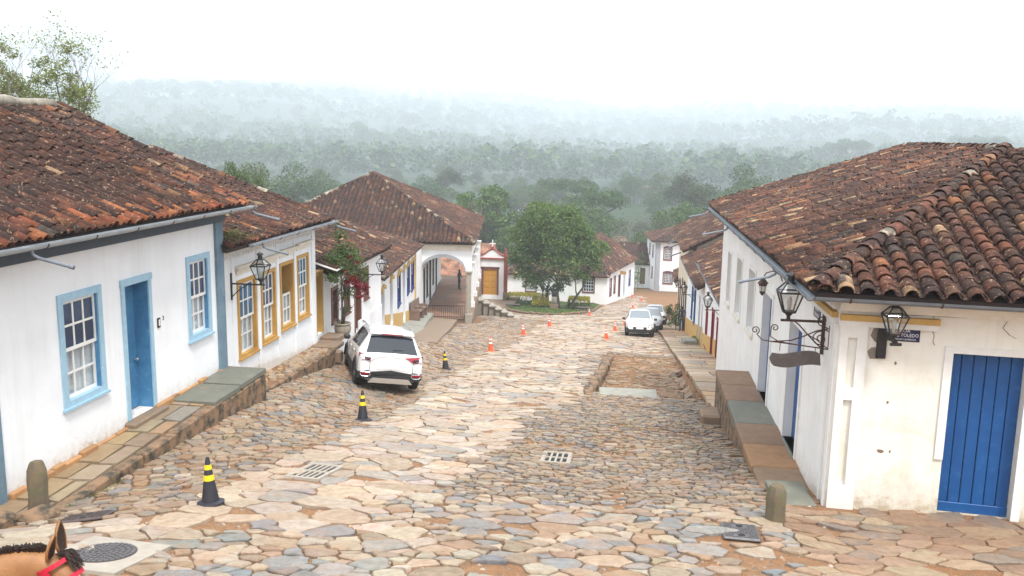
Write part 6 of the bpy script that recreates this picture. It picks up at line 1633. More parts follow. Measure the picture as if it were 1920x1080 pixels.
for sg in (-1, 1):
    P = [(sg * .36, yb0 + .055, 1.02), (sg * .80, yb0 + .13, 1.06), (sg * .895, yb0 + .30, 1.06), (sg * .895, yb0 + .30, .955), (sg * .82, yb0 + .06, .90), (sg * .60, yb0 + .005, .90)]
    m = MB(); m.add([Vector(p) + Vector((sg * .012, -.055, 0)) for p in P] + [Vector(p) + Vector((-sg * .05, .06, 0)) for p in P], [tuple(range(6)), tuple(range(11, 5, -1))] + [(i, (i + 1) % 6, 6 + (i + 1) % 6, 6 + i) for i in range(6)]); tl_ = fixnormals(m.build('tail_light', W['tailred'], S))
    P = [(sg * .58, yb0 + .0, .99), (sg * .76, yb0 + .06, 1.0), (sg * .76, yb0 + .035, .94), (sg * .62, yb0 - .01, .935)]
    m = MB(); m.prism([Vector(p) + Vector((0, -.07, 0)) for p in P], (0, .03, 0)); fixnormals(m.build('lens_insert', W['taildark'], tl_))
    pb('reflector', 'tailred', [(sg * .60, yb0 - .035, .56), (sg * .82, yb0 + .01, .56), (sg * .83, yb0 + .01, .515), (sg * .61, yb0 - .035, .505)], .03, (0, -1, 0))
    m = MB(); c = [(sg * .585, .57), (sg * .83, .575), (sg * .84, .50), (sg * .79, .455), (sg * .63, .455), (sg * .575, .50), (sg * .585, .57)]; m.tube([(a, yb0 - .05 + (abs(a) - .6) * .2, z) for a, z in c], .014, 6); m.build('exhaust_trim', W['chrome'], S)
    m = MB(); m.tube([(sg * .62, -1.45, 1.645), (sg * .625, -1.3, 1.70), (sg * .62, -.4, 1.715), (sg * .615, .25, 1.67), (sg * .61, .32, 1.63)], .022, 6); m.build('roof_rail', W['alloy'], S)
    m = MB(); m.cbox((sg * .99, .78, 1.08), (.2, .13, .15), .04); m.build('wing_mirror', W['plastic'], S)
    for q in (-.30, .62):
        m = MB(); m.cbox((sg * .905, q - .35, .93), (.03, .17, .03), .01); m.build('door_handle', W['carwhite'], S)
    for q in (-1.05, -.27, .6):
        m = MB(); m.bx(sg * .912 - .004, sg * .912 + .004, q - .004, q + .004, .34, 1.02); m.build('door_seam', W['plastic'], S)
    m = MB(); m.cbox((sg * .915, -.1, .42), (.03, 1.7, .09), .012); m.build('door_trim', W['plastic'], S)
P = [(-.86, .60), (-.6, .62), (-.55, .54), (.55, .54), (.6, .62), (.86, .60), (.84, .44), (.62, .34), (-.62, .34), (-.84, .44)]
pb('rear_bumper', 'plastic', [(a, yb0 + .06 - .09 * (1 - (a / .9) ** 2), z) for a, z in P], .06, (0, -.6, 0))
pb('skid_plate', 'skid', [(-.5, yb0 - .075, .43), (.5, yb0 - .075, .43), (.62, yb0 - .03, .29), (-.62, yb0 - .03, .29)], .03, (0, -1, 0))
pb('plate_recess', 'carwhite', [(-.36, yb0 - .008, .83), (.36, yb0 - .008, .83), (.42, yb0 - .008, .66), (-.42, yb0 - .008, .66)], .006, (0, -1, 0)); pb('number_plate', 'platewhite', [(-.25, yb0 - .012, .80), (.25, yb0 - .012, .80), (.25, yb0 - .012, .69), (-.25, yb0 - .012, .69)], .012, (0, -1, 0))
pb('spoiler', 'carwhite', [(-.62, yb0 + .42, 1.58), (.62, yb0 + .42, 1.58), (.60, yb0 + .75, 1.64), (-.60, yb0 + .75, 1.64)], .035, (0, 0, 1)); pb('brake_light', 'tailred', [(-.3, yb0 + .415, 1.572), (.3, yb0 + .415, 1.572), (.3, yb0 + .415, 1.60), (-.3, yb0 + .415, 1.60)], .01, (0, -1, 0))
m = MB(); m.bar((.02, yb0 + .17, 1.185), (.30, yb0 + .19, 1.20), .022, .02); m.build('wiper', W['plastic'], S)
for sg in (-1, 1):
    m = MB(); m.bar((sg * .60, yb0 - .004, .63), (sg * .60, yb0 + .004, .90), .008, .012); m.build('tailgate_seam', W['plastic'], S)
m = MB(); m.bar((-.36, yb0 + .03, 1.0), (.36, yb0 + .03, 1.0), .02, .02); m.build('tailgate_trim', W['chrome'], S)
def seat_car(c, x, y, head, wb=2.6, dz=.0, roll=1.):
    """put a car on the ground: heading clockwise from +Y"""
    h = R(head); f = Vector((math.sin(h), math.cos(h))); r = Vector((f.y, -f.x)); q = lambda a, b: gz(x + f.x * a + r.x * b, y + f.y * a + r.y * b) + .035
    zf, zr, zl, zg = (q(wb / 2, .7) + q(wb / 2, -.7)) / 2, (q(-wb / 2, .7) + q(-wb / 2, -.7)) / 2, (q(wb / 2, -.75) + q(-wb / 2, -.75)) / 2, (q(wb / 2, .75) + q(-wb / 2, .75)) / 2
    Y = Vector((f.x, f.y, (zf - zr) / wb)).normalized(); X = Vector((r.x, r.y, (zg - zl) / 1.5 * roll)).normalized(); Z = X.cross(Y).normalized(); X = Y.cross(Z)
    M = Matrix((X, Y, Z)).transposed().to_4x4(); M.translation = Vector((x, y, (zf + zr + zl + zg) / 4 + dz)); c.matrix_world = M
seat_car(S, -7.2, 25.0, -23, roll=.55)
# --- small hatchbacks facing the camera
hat = dict(L=4.12, R=.33, axles=[.75, 3.30],
    top=[(0, .88), (.06, 1.02), (.3, 1.36), (.45, 1.52), (.8, 1.59), (1.5, 1.62), (2.0, 1.60), (2.25, 1.55), (3.0, 1.07), (3.15, 1.03), (3.8, .94), (4.02, .82), (4.12, .62)],
    belt=[(0, .86), (.4, 1.06), (1.5, 1.0), (3.0, .95), (3.8, .85), (4.12, .58)], bot=[(0, .4), (.4, .26), (3.8, .24), (4.12, .30)],
    w=[(0, .76), (.1, .84), (.4, .88), (3.3, .88), (3.8, .84), (4.02, .76), (4.12, .64)], wr=[(0, .72), (.4, .63), (1.0, .61), (2.2, .61), (3.0, .74), (4.12, .62)],
    side=[(.62, .95, 0), (1.0, 1.72, 1), (1.79, 2.6, 2)], screens=[(.1, .42, 'rear_window'), (2.25, 2.98, 'windscreen')], cuts=[.1, .42, .62, .95, 1.0, 1.72, 1.79, 2.6, 2.25, 2.98])
def front(c, pbx, bodym, grille=True):
    y0 = 2.06
    for sg in (-1, 1):
        P = [(sg * .44, y0 - .05, .78), (sg * .76, y0 - .20, .84), (sg * .80, y0 - .26, .78), (sg * .74, y0 - .12, .70), (sg * .46, y0 - .02, .70)]
        m = MB(); m.prism([Vector(p) for p in P], (0, .05, 0)); fixnormals(m.build('headlight', W['lampclear'], c))
        pbx('daytime_lamp', 'plastic', [(sg * .50, y0 + .0, .62), (sg * .76, y0 - .12, .64), (sg * .76, y0 - .12, .60), (sg * .50, y0 + .0, .585)], .03, (0, 1, 0))
        m = MB(); m.cbox((sg * .98, .72, 1.04), (.2, .12, .15), .04); m.build('wing_mirror', W['plastic'], c)
    pbx('grille', 'plastic', [(-.42, y0 - .03, .60), (.42, y0 - .03, .60), (.40, y0 - .02, .46), (-.40, y0 - .02, .46)], .05, (0, 1, 0)); pbx('number_plate', 'platewhite', [(-.22, y0 + .025, .585), (.22, y0 + .025, .585), (.22, y0 + .025, .47), (-.22, y0 + .025, .47)], .01, (0, 1, 0))
    pbx('front_bumper', 'plastic', [(-.78, y0 - .12, .44), (-.42, y0, .42), (.42, y0, .42), (.78, y0 - .12, .44), (.74, y0 - .1, .28), (.4, y0 - .02, .24), (-.4, y0 - .02, .24), (-.74, y0 - .1, .28)], .05, (0, .7, 0))
    m = MB(); m.bar((-.62, y0 - .14, .845), (.62, y0 - .14, .845), .02, .02); m.build('bonnet_trim', W['chrome'], c)
C1, pb1, _a, _b = make_car('parked_car', 'white hatchback facing uphill, foremost of the three parked cars', hat, 'carwhite'); front(C1, pb1, 'carwhite'); seat_car(C1, 1.12, 54.9, 180, 2.55)
C2, pb2, _a, _b = make_car('parked_car', 'silver car close behind the white hatchback', hat, 'carsilver'); front(C2, pb2, 'carsilver'); seat_car(C2, 1.95, 60.9, 182, 2.55)
C3, pb3, _a, _b = make_car('parked_car', 'pale car at the back of the three parked cars', hat, 'carwhite'); front(C3, pb3, 'carwhite'); seat_car(C3, 2.55, 67.5, 184, 2.55)
# ------------------------------------------------------------------ people and the horse
def skin_mesh(name, V, E, rads, root=0, sub=2):
    me = bpy.data.meshes.new(name); me.from_pydata([tuple(v) for v in V], E, []); ob = bpy.data.objects.new('tmp_skin', me); COL.objects.link(ob)
    sk = ob.modifiers.new('skin', 'SKIN'); sk.use_smooth_shade = True; sk.branch_smoothing = .6
    lay = me.skin_vertices[0].data if me.skin_vertices else None
    if lay is None:
        bpy.context.view_layer.objects.active = ob; bpy.ops.mesh.customdata_skin_add(); lay = me.skin_vertices[0].data
    for i, r in enumerate(rads): lay[i].radius = r if isinstance(r, tuple) else (r, r); lay[i].use_root = (i == root)
    ss = ob.modifiers.new('sub', 'SUBSURF'); ss.levels = sub; ss.render_levels = sub
    dg = bpy.context.evaluated_depsgraph_get(); dg.update(); out = bpy.data.meshes.new_from_object(ob.evaluated_get(dg)); COL.objects.unlink(ob); bpy.data.objects.remove(ob)
    out.polygons.foreach_set('use_smooth', [True] * len(out.polygons)); return out
W['skin'] = simple('skin', (.30, .16, .10), (.26, .13, .08), 10, .55); W['hair'] = simple('black_hair', (.012, .01, .01), (.02, .017, .015), 30, .5); W['jeans'] = simple('blue_denim', (.045, .06, .10), (.06, .08, .13), 20, .85)
W['navycloth'] = simple('navy_jacket_cloth', (.015, .025, .07), (.02, .035, .09), 20, .8); W['blackcloth'] = simple('black_trousers_cloth', (.012, .012, .015), (.02, .02, .023), 20, .85); W['greycloth'] = simple('dark_blue_grey_shirt', (.05, .06, .085), (.07, .08, .11), 20, .85); W['shoe'] = simple('dark_shoe', (.02, .018, .016), None, 10, .6)
def person(x, y, z, head, label, top, legs, hood=False, behind=True):
    r = empty('person', (0, 0, 0), label, 'person')
    # pelvis 0 .. built facing +Y, height 1.70
    V = [(0, 0, .92), (0, -.01, 1.10), (0, 0, 1.30), (0, .0, 1.42), (0, .01, 1.49), (0, .03, 1.58), (0, .03, 1.66)]; E = [(0, 1), (1, 2), (2, 3), (3, 4), (4, 5), (5, 6)]; rr = [(.155, .11), (.135, .095), (.165, .105), (.12, .08), .055, (.078, .095), (.06, .075)]
    for sg in (-1, 1):
        b = len(V); V += [(sg * .09, 0, .86), (sg * .10, .02 if sg > 0 else -.01, .48), (sg * .11, -.01, .09), (sg * .12, .05, .04), (sg * .125, .13, .03)]; E += [(0, b), (b, b + 1), (b + 1, b + 2), (b + 2, b + 3), (b + 3, b + 4)]; rr += [.09, .062, .045, .045, .035]
        b = len(V)
        if behind: V += [(sg * .19, 0, 1.40), (sg * .245, -.05, 1.14), (sg * .14, -.16, .98), (sg * .05, -.18, .95)]
        else: V += [(sg * .19, 0, 1.40), (sg * .235, .01, 1.13), (sg * .17, .17, 1.05), (sg * .10, .25, 1.08)]
        E += [(3, b), (b, b + 1), (b + 1, b + 2), (b + 2, b + 3)]; rr += [.062, .048, .038, .03]
        h = len(V) - 1; px, py, pz = V[h]           # five fingers
        for k in range(5):
            a = len(V); fx = px - sg * .02 + sg * (k - 2) * .012; V += [(fx - sg * .02, py + (.04 if not behind else -.02), pz - .015 - .004 * k), (fx - sg * .045, py + (.06 if not behind else -.01), pz - .04)]; E += [(h, a), (a, a + 1)]; rr += [.011, .008]
    me = skin_mesh('person_body', V, E, rr)
    for m_ in (W['skin'], W[top], W[legs], W['shoe']): me.materials.append(m_)
    mi = []
    for p in me.polygons:
        c = p.center
        if c.z > 1.50: k = 0
        elif c.z < .075: k = 3
        elif c.z < .93 and abs(c.x) < .21 and c.y > -.13 and c.y < .2: k = 2
        elif behind and c.y < -.13 and c.z < 1.0: k = 0
        elif not behind and c.y > .17 and c.z > .9: k = 0
        else: k = 1
        mi.append(k)
    me.polygons.foreach_set('material_index', mi); o = bpy.data.objects.new('body', me); COL.objects.link(o); o.parent = r
    m = MB(); m.lathe((0, .015, 1.60), [(.02, -.10), (.075, -.07), (.094, .0), (.088, .05), (.055, .10), (.0, .115)], 14, Matrix.Diagonal((1., 1.12, 1.)));
    hh = m.build('hood' if hood else 'hair', W['navycloth' if hood else 'hair'], r, smooth=True)
    if not hood: hh.location = (0, -.022, .012)
    m = MB()
    for sg in (-1, 1): m.lathe((sg * .03, .118, 1.615), [(.0, -.008), (.009, 0), (.0, .008)], 6)
    m.build('eyes', W['hair'], r); m = MB(); m.cbox((0, .13, 1.585), (.025, .03, .04), .008); m.build('nose', W['skin'], r)
    m = MB(); m.cbox((0, .118, 1.545), (.045, .012, .012), .004); m.build('mouth', W['tailred'], r)
    r.location = (x, y, z); r.rotation_euler = (0, 0, -R(head)); return r
person(4.0, 58.6, gz(4.0, 58.6) + .17, -20, 'person in dark shirt and jeans standing with hands behind back on the pavement', 'greycloth', 'jeans')
vp = Vector((-13.75, 72.3, zf + .03)); person(vp.x, vp.y, vp.z, 110, 'person in navy hooded jacket and black trousers on the veranda', 'navycloth', 'blackcloth', hood=True, behind=False)

W['bay'] = simple('bay_horse_coat', (.34, .165, .062), (.21, .09, .035), 4, .5, .4, 90, speck=(30, (.10, .045, .02), .6, .75)); W['mane'] = simple('black_mane_hair', (.014, .010, .009), (.04, .02, .014), 40, .55); W['halter'] = simple('red_halter_webbing', (.55, .008, .035), (.42, .006, .03), 20, .6); W['whitehair'] = simple('white_blaze_hair', (.72, .68, .62), None, 20, .6); W['hoof'] = simple('dark_hoof', (.03, .025, .02), None, 10, .6)
hg = gz(-5, 5)
H = empty('horse', (-4.9, 4.95, hg), 'brown horse with black mane and red halter at the corner of the picture', 'horse')
V = [(-5.75, 4.88, 2.78), (-6.15, 4.87, 2.82), (-6.45, 4.86, 2.70), (-5.2, 4.9, 2.78), (-4.75, 4.93, 2.80), (-4.45, 4.95, 2.88), (-4.12, 4.99, 3.02), (-3.82, 5.01, 3.13), (-3.66, 5.02, 3.14), (-3.56, 5.02, 3.00), (-3.45, 5.01, 2.84), (-3.36, 5.0, 2.68), (-3.33, 5.0, 2.62)]
E = [(0, 1), (1, 2), (0, 3), (3, 4), (4, 5), (5, 6), (6, 7), (7, 8), (8, 9), (9, 10), (10, 11), (11, 12)]
rr = [(.30, .29), (.28, .29), (.16, .18), (.29, .31), (.24, .30), (.17, .24), (.12, .19), (.095, .14), (.09, .105), (.088, .115), (.065, .085), (.058, .065), (.045, .05)]
def leg(a, pts_, rs_):
    prev = a
    for p, r_ in zip(pts_, rs_): V.append(p); E.append((prev, len(V) - 1)); rr.append(r_); prev = len(V) - 1
for sg in (-.15, .15):
    g = gz(-4.8, 4.9)
    leg(4, [(-4.78, 4.92 + sg, 2.48), (-4.80, 4.92 + sg, 2.12), (-4.78, 4.92 + sg, g + .28), (-4.78, 4.92 + sg, g + .13), (-4.72, 4.92 + sg, g + .05)], [.13, .07, .042, .045, .06])
    leg(1, [(-6.1, 4.87 + sg, 2.5), (-5.98, 4.87 + sg, 2.3), (-6.28, 4.87 + sg, 2.06), (-6.22, 4.87 + sg, g + .25), (-6.2, 4.87 + sg, g + .13), (-6.14, 4.87 + sg, g + .05)], [.17, .12, .06, .042, .046, .06])
me = skin_mesh('horse_body', V, E, rr); me.materials.append(W['bay']); me.materials.append(W['hoof']); me.polygons.foreach_set('material_index', [1 if p.center.z < hg + .1 else 0 for p in me.polygons])
o = bpy.data.objects.new('body', me); COL.objects.link(o); o.parent = H; o.location = -H.location
ax = Vector((.30, -.02, -.52)).normalized(); sd = Vector((0.03, 1, 0)).normalized(); fw_ = sd.cross(ax).normalized()
if fw_.x < 0: fw_ = -fw_
poll = Vector((-3.66, 5.02, 3.17))
for sg, tip in ((1, (-3.67, 5.09, 3.43)), (-1, (-3.60, 4.93, 3.41))):
    b = poll + sd * (.062 * sg) + Vector((-.0, 0, .05)); t = Vector(tip); m = MB(); d_ = (t - b); n = 7; rings_ = []
    x_ = d_.cross(fw_).normalized(); op = (fw_ * 1.0).normalized()
    for i in range(n):
        a = i / (n - 1); wv = .052 * (math.sin(math.pi * (.22 + .78 * a)) ** .8) * (1 if i < n - 1 else 0) + .001
        c = b + d_ * a - op * .012 * math.sin(math.pi * a); rings_.append([c + x_ * wv * 1.0 + op * .012, c + x_ * wv * .7 - op * .018, c - op * .03 * (1 - a), c - x_ * wv * .7 - op * .018, c - x_ * wv + op * .012])
    P = [p for r_ in rings_ for p in r_]; m.add(P, [(i * 5 + k_, i * 5 + k_ + 1, (i + 1) * 5 + k_ + 1, (i + 1) * 5 + k_) for i in range(n - 1) for k_ in range(4)]); e_ = m.build('ear', W['bay'], H, smooth=True); add_mod(e_, 'SOLIDIFY', thickness=.008)
    mi_ = MB(); mi_.add([p + op * .004 for r_ in rings_ for p in (r_[0].lerp(r_[2], .12), r_[2] + op * .012, r_[4].lerp(r_[2], .12))], [(i * 3 + k_, i * 3 + k_ + 1, (i + 1) * 3 + k_ + 1, (i + 1) * 3 + k_) for i in range(n - 1) for k_ in range(2)]); mi_.build('ear_lining', W['mane'], H, smooth=True)
m = MB()
crest = [Vector((-4.6, 4.94, 3.06)), Vector((-4.45, 4.95, 3.115)), Vector((-4.28, 4.97, 3.165)), Vector((-4.12, 4.99, 3.205)), Vector((-3.97, 5.0, 3.245)), Vector((-3.82, 5.01, 3.265)), Vector((-3.74, 5.02, 3.265))]
for i in range(900):
    t = rnd.random() * (len(crest) - 1.001); k_ = int(t); p = crest[k_].lerp(crest[k_ + 1], t - k_) + Vector((rnd.uniform(-.01, .01), rnd.uniform(-.012, .012), -.05)); q = p + Vector((rnd.uniform(-.03, .01), rnd.uniform(-.03, .03), .05 + rnd.uniform(.004, .026))); m.bar(p, q, .006, .004)
for i in range(150):
    a = rnd.random(); p = poll + Vector((.0, rnd.uniform(-.03, .03), .06)) + fw_ * .02; q = p + ax * rnd.uniform(.05, .17) + fw_ * (.075 + rnd.uniform(-.01, .012)) + sd * rnd.uniform(-.02, .05); mid = p.lerp(q, .5) + fw_ * .022 + Vector((0, 0, .008)); m.bar(p, mid, .005, .004); m.bar(mid, q, .004, .003)
m.build('mane', W['mane'], H, kind='stuff')
def hring(t, ru, rv, w=.03, part=(0, 1), name='halter_band'):
    c = Vector((-3.66, 5.02, 3.14)) + ax * t; n = 20; m = MB(); P = []
    for i in range(n + 1):
        a = 2 * math.pi * lerp(part[0], part[1], i / n); dv = sd * math.cos(a) * ru + fw_ * math.sin(a) * rv; P += [c + dv + ax * (w / 2), c + dv * 1.0 - ax * (w / 2), c + dv * 1.06 - ax * (w / 2), c + dv * 1.06 + ax * (w / 2)]
    m.add(P, [(i * 4 + a, i * 4 + (a + 1) % 4, (i + 1) * 4 + (a + 1) % 4, (i + 1) * 4 + a) for i in range(n) for a in range(4)]); return fixnormals(m.build(name, W['halter'], H))
hring(.10, .108, .128, .035); hring(.32, .088, .112, .04); hring(-.02, .112, .12, .03)
for sg in (-1, 1):
    m = MB(); m.bar(Vector((-3.66, 5.02, 3.14)) + sd * (sg * .115) - ax * .03, Vector((-3.66, 5.02, 3.14)) + ax * .34 + sd * (sg * .095), .012, .04, up=tuple(fw_)); m.build('cheek_strap', W['halter'], H)
    m = MB(); m.lathe(Vector((-3.66, 5.02, 3.14)) + ax * .16 + sd * (sg * .092) + fw_ * .045, [(.0, -.012), (.016, -.006), (.018, .004), (.0, .014)], 8); m.build('eye', W['mane'], H, smooth=True)
m = MB(); c = Vector((-3.66, 5.02, 3.14)); P = []
for t, w_ in ((.10, .012), (.16, .03), (.24, .022), (.34, .02), (.44, .012)):
    for s_ in (-1, 0, 1): P.append(c + ax * t + sd * (s_ * w_) + fw_ * (lerp(.118, .075, t / .5) - (.006 if s_ else 0)))
m.add(P, [(i * 3 + a, i * 3 + a + 1, (i + 1) * 3 + a + 1, (i + 1) * 3 + a) for i in range(4) for a in range(2)]); bz = m.build('blaze', W['whitehair'], H, smooth=True); add_mod(bz, 'SOLIDIFY', thickness=.006)
m = MB(); m.tube([(-6.55, 4.86, 2.8), (-6.68, 4.86, 2.6), (-6.72, 4.86, 2.2), (-6.7, 4.86, 1.9)], [.04, .06, .07, .02], 8); m.build('tail', W['mane'], H, smooth=True)

H.location.z -= .015
# ------------------------------------------------------------------ vegetation
def leaf_mat(name, tr=.35):
    m, nt, b = newmat(name); a = nt.nodes.new('ShaderNodeAttribute'); a.attribute_name = 'Col'
    d = nt.nodes.new('ShaderNodeBsdfDiffuse'); t = nt.nodes.new('ShaderNodeBsdfTranslucent'); g = nt.nodes.new('ShaderNodeBsdfGlossy'); g.inputs['Roughness'].default_value = .5
    nt.links.new(a.outputs['Color'], d.inputs[0]); nt.links.new(mix(nt, 1., a.outputs['Color'], (1.0, 1.1, .6), 'MULTIPLY'), t.inputs[0])
    mx = nt.nodes.new('ShaderNodeMixShader'); mx.inputs[0].default_value = tr; nt.links.new(d.outputs[0], mx.inputs[1]); nt.links.new(t.outputs[0], mx.inputs[2])
    m2 = nt.nodes.new('ShaderNodeMixShader'); m2.inputs[0].default_value = .04; nt.links.new(mx.outputs[0], m2.inputs[1]); nt.links.new(g.outputs[0], m2.inputs[2])
    nt.links.new(m2.outputs[0], nt.nodes['Material Output'].inputs['Surface']); return m
W['leaf'] = leaf_mat('foliage'); W['bark'] = simple('tree_bark', (.10, .075, .055), (.17, .14, .11), 7, .95, .8, 20); W['palebark'] = simple('pale_tree_bark', (.22, .20, .18), (.15, .135, .12), 7, .95, .6, 20)
rsv = np.random.RandomState(12)
def leaf_mesh(name, P, size, pal, mat, parent=None, aspect=.5, up=.35, kind=None, droop=0., origin=(0, 0, 0), outward=None):
    """P (N,3) leaf positions; each leaf a folded lozenge of two triangles, colour per leaf"""
    P = np.asarray(P, float); N = len(P)
    size = np.broadcast_to(np.asarray(size, float), (N,)) * rsv.uniform(.7, 1.3, N)
    a = rsv.normal(size=(N, 3)); a[:, 2] = a[:, 2] * .6 - droop; a /= np.linalg.norm(a, axis=1, keepdims=True)
    n = rsv.normal(size=(N, 3)); n[:, 2] += up * 3
    if outward is not None: n += outward * 1.2
    b = np.cross(n, a); b /= np.linalg.norm(b, axis=1, keepdims=True) + 1e-9; n = np.cross(a, b)
    s = size[:, None]
    V = np.stack([P - a * s * .5, P + b * s * aspect * .5 + n * s * .08, P + a * s * .5, P - b * s * aspect * .5 + n * s * .08], 1).reshape(-1, 3) - np.array(origin)
    base = wloc(parent) if parent is not None else Vector((0, 0, 0)); V = V - np.array(base)
    idx = np.arange(N)[:, None] * 4; T = np.concatenate([idx + np.array([[0, 1, 2]]), idx + np.array([[0, 2, 3]])], 1).reshape(-1, 3)
    me = bpy.data.meshes.new(name); me.vertices.add(4 * N); me.vertices.foreach_set('co', V.ravel()); me.loops.add(6 * N); me.polygons.add(2 * N)
    me.loops.foreach_set('vertex_index', T.ravel()); me.polygons.foreach_set('loop_start', np.arange(2 * N) * 3); me.polygons.foreach_set('loop_total', np.full(2 * N, 3))
    pal = np.asarray(pal, float); c = pal[rsv.randint(0, len(pal), N)] * rsv.uniform(.75, 1.25, (N, 1)); c4 = np.concatenate([c, np.ones((N, 1))], 1).astype(np.float32)
    at = me.color_attributes.new('Col', 'FLOAT_COLOR', 'CORNER'); at.data.foreach_set('color', np.repeat(c4, 6, axis=0).ravel())
    me.materials.append(mat); me.update(calc_edges=True); me.validate()
    o = bpy.data.objects.new(name, me); COL.objects.link(o); o.location = origin
    if parent is not None: o.parent = parent
    if kind: o['kind'] = kind
    return o
def lobes(cs, N, shell=.22, flat=1.):
    """points scattered near the surfaces of ellipsoid clumps; returns points and outward directions"""
    cs = np.asarray(cs, float); w = cs[:, 3] ** 2; k = rsv.choice(len(cs), N, p=w / w.sum()); d = rsv.normal(size=(N, 3)); d /= np.linalg.norm(d, axis=1, keepdims=True)
    d[:, 2] = np.where(d[:, 2] < -.35, -d[:, 2], d[:, 2])
    r = cs[k, 3] * (1 - np.abs(rsv.normal(0, shell, N))); P = cs[k, :3] + d * r[:, None] * np.array([1, 1, flat]); return P, d
GREEN = [(.040, .098, .016), (.058, .128, .020), (.080, .158, .024), (.048, .108, .020), (.108, .172, .030)]
OLIVE = [(.07, .085, .03), (.095, .105, .04), (.06, .075, .028), (.12, .12, .05)]
LIGHT = [(.11, .19, .035), (.14, .22, .045), (.09, .16, .03), (.18, .25, .06)]
BLUEG = [(.026, .066, .026), (.036, .084, .030), (.022, .055, .024), (.052, .10, .034)]
GREYG = [(.12, .12, .09), (.15, .145, .11), (.10, .11, .08), (.17, .16, .13)]
def branch_tree(m, p, d, L, r, depth, tips, spread=.55, up=.25, n=3):
    p = Vector(p); d = Vector(d).normalized(); pts_ = [p]; rs_ = [r]; q = p; dd = d.copy()
    for i in range(3):
        dd = (dd + Vector((rnd.uniform(-.2, .2), rnd.uniform(-.2, .2), rnd.uniform(-.05, .15)))).normalized(); q = q + dd * (L / 3); pts_.append(q); rs_.append(r * (1 - .16 * (i + 1)))
    m.tube(pts_, rs_, 6 if r > .05 else 4, cap=False)
    if depth == 0: tips.append(q); return
    for k_ in range(n if depth > 1 else 2):
        a = rnd.uniform(0, 6.283); v = (dd + Vector((math.cos(a), math.sin(a), 0)) * spread * rnd.uniform(.7, 1.4) + Vector((0, 0, up))).normalized()
        branch_tree(m, q if k_ else pts_[2], v, L * rnd.uniform(.62, .85), rs_[-1] * rnd.uniform(.68, .86), depth - 1, tips, spread, up, n)
# the big tree of the square
tx, ty = -6.35, 89.2; tz = gz(tx, ty)
T = empty('broad_tree', (tx, ty, tz), 'large dark green tree with a spreading crown in the little square', 'tree')
m = MB(); tips = []
for dx, dy, lx, ly in ((0, 0, -.15, 0), (.75, .4, .5, .1)):
    branch_tree(m, (tx + dx, ty + dy, tz - .2), (lx * .6, ly, 1), 3.1, .26 if dx == 0 else .2, 4, tips, .75, .12, 3)
m.build('trunk', W['bark'], T, smooth=True)
cs = []
for k_ in range(46):
    a, b = rnd.uniform(0, 6.283), rnd.random() ** .6; ph = rnd.uniform(-.35, 1.25); r = .84
    cs.append((-6.9 + 4.2 * r * math.cos(a) * math.cos(max(ph, -.2)) * (.75 + .25 * b), 89.2 + 4.0 * r * math.sin(a) * math.cos(max(ph, -.2)), -5.7 + 4.0 * math.sin(ph), rnd.uniform(.9, 1.7)))
cs += [(-10.6, 88.6, -6.9, 1.3), (-10.2, 88, -7.9, 1.2), (-9.2, 87.8, -8.7, 1.0), (-7.8, 87.2, -8.3, 1.1), (-5.6, 87, -8.2, 1.0), (-2.9, 88, -7.4, 1.0), (-3.1, 88.5, -6.6, 1.2), (-2.7, 89, -5.6, 1.0), (-5.3, 88, -2.0, 1.3), (-7.9, 88, -2.6, 1.4), (-4.6, 87, -7.6, 1.0), (-9, 87.5, -8.2, .8)]
cs = [(x + rnd.gauss(0, .35), y, z + rnd.gauss(0, .35), r * rnd.choice((.8, .95, 1.1, 1.2))) for x, y, z, r in cs]
cs += [(-6.9 + rnd.gauss(0, 1.6), 87.6 + rnd.gauss(0, .8), -5.6 + rnd.gauss(0, 1.3), rnd.uniform(.7, 1.2)) for _ in range(12)] + [(-9.9, 88, -6, 1.5), (-9.4, 88, -4.6, 1.4), (-8.6, 87.6, -3.4, 1.3), (-3.9, 88, -4.3, 1.4), (-10.9, 88.4, -5.8, .9), (-11.2, 88.2, -6.6, .7)]
P, D = lobes(cs, 56000, .3); leaf_mesh('crown', P, .28, [tuple(v * 1.35 for v in c) for c in GREEN] + [(.14, .16, .045), (.07, .075, .035)], W['leaf'], T, .45, .3, outward=D)
# island lawn, kerb and hedges
isl = [(-12.6, 97.5), (-13.2, 93), (-11.5, 86), (-9.2, 80.6), (-7.2, 78.9), (-5.6, 79.4), (-4.0, 84), (-3.1, 90), (-2.4, 97), (-3.2, 99.2), (-11.5, 99.3)]
ip = MB(); n = len(isl); icx, icy = -7.6, 89.5
def iz(x, y): return gz(x, y) + .16
ring = [(icx + (x - icx) * k_, icy + (y - icy) * k_) for k_ in (1, .7, .35) for x, y in isl]
ip.add([(x, y, iz(x, y) - .4) for x, y in isl] + [(x, y, iz(x, y) + (.02 + .10 * (j // n > 0) + .08 * (j // n > 1))) for j, (x, y) in enumerate(ring)] + [(icx, icy, iz(icx, icy) + .22)], [(r_ * n + i, r_ * n + (i + 1) % n, (r_ + 1) * n + (i + 1) % n, (r_ + 1) * n + i) for r_ in range(3) for i in range(n)] + [(3 * n + i, 3 * n + (i + 1) % n, 4 * n) for i in range(n)])
W['turf'] = simple('lawn_turf', (.075, .12, .025), (.11, .15, .035), 2, .95, .4, 20)
lw = ip.build('lawn', W['turf'], smooth=False); fixnormals(lw); tag(lw, 'raised lawn island under the big tree', kind='structure')
gp = []
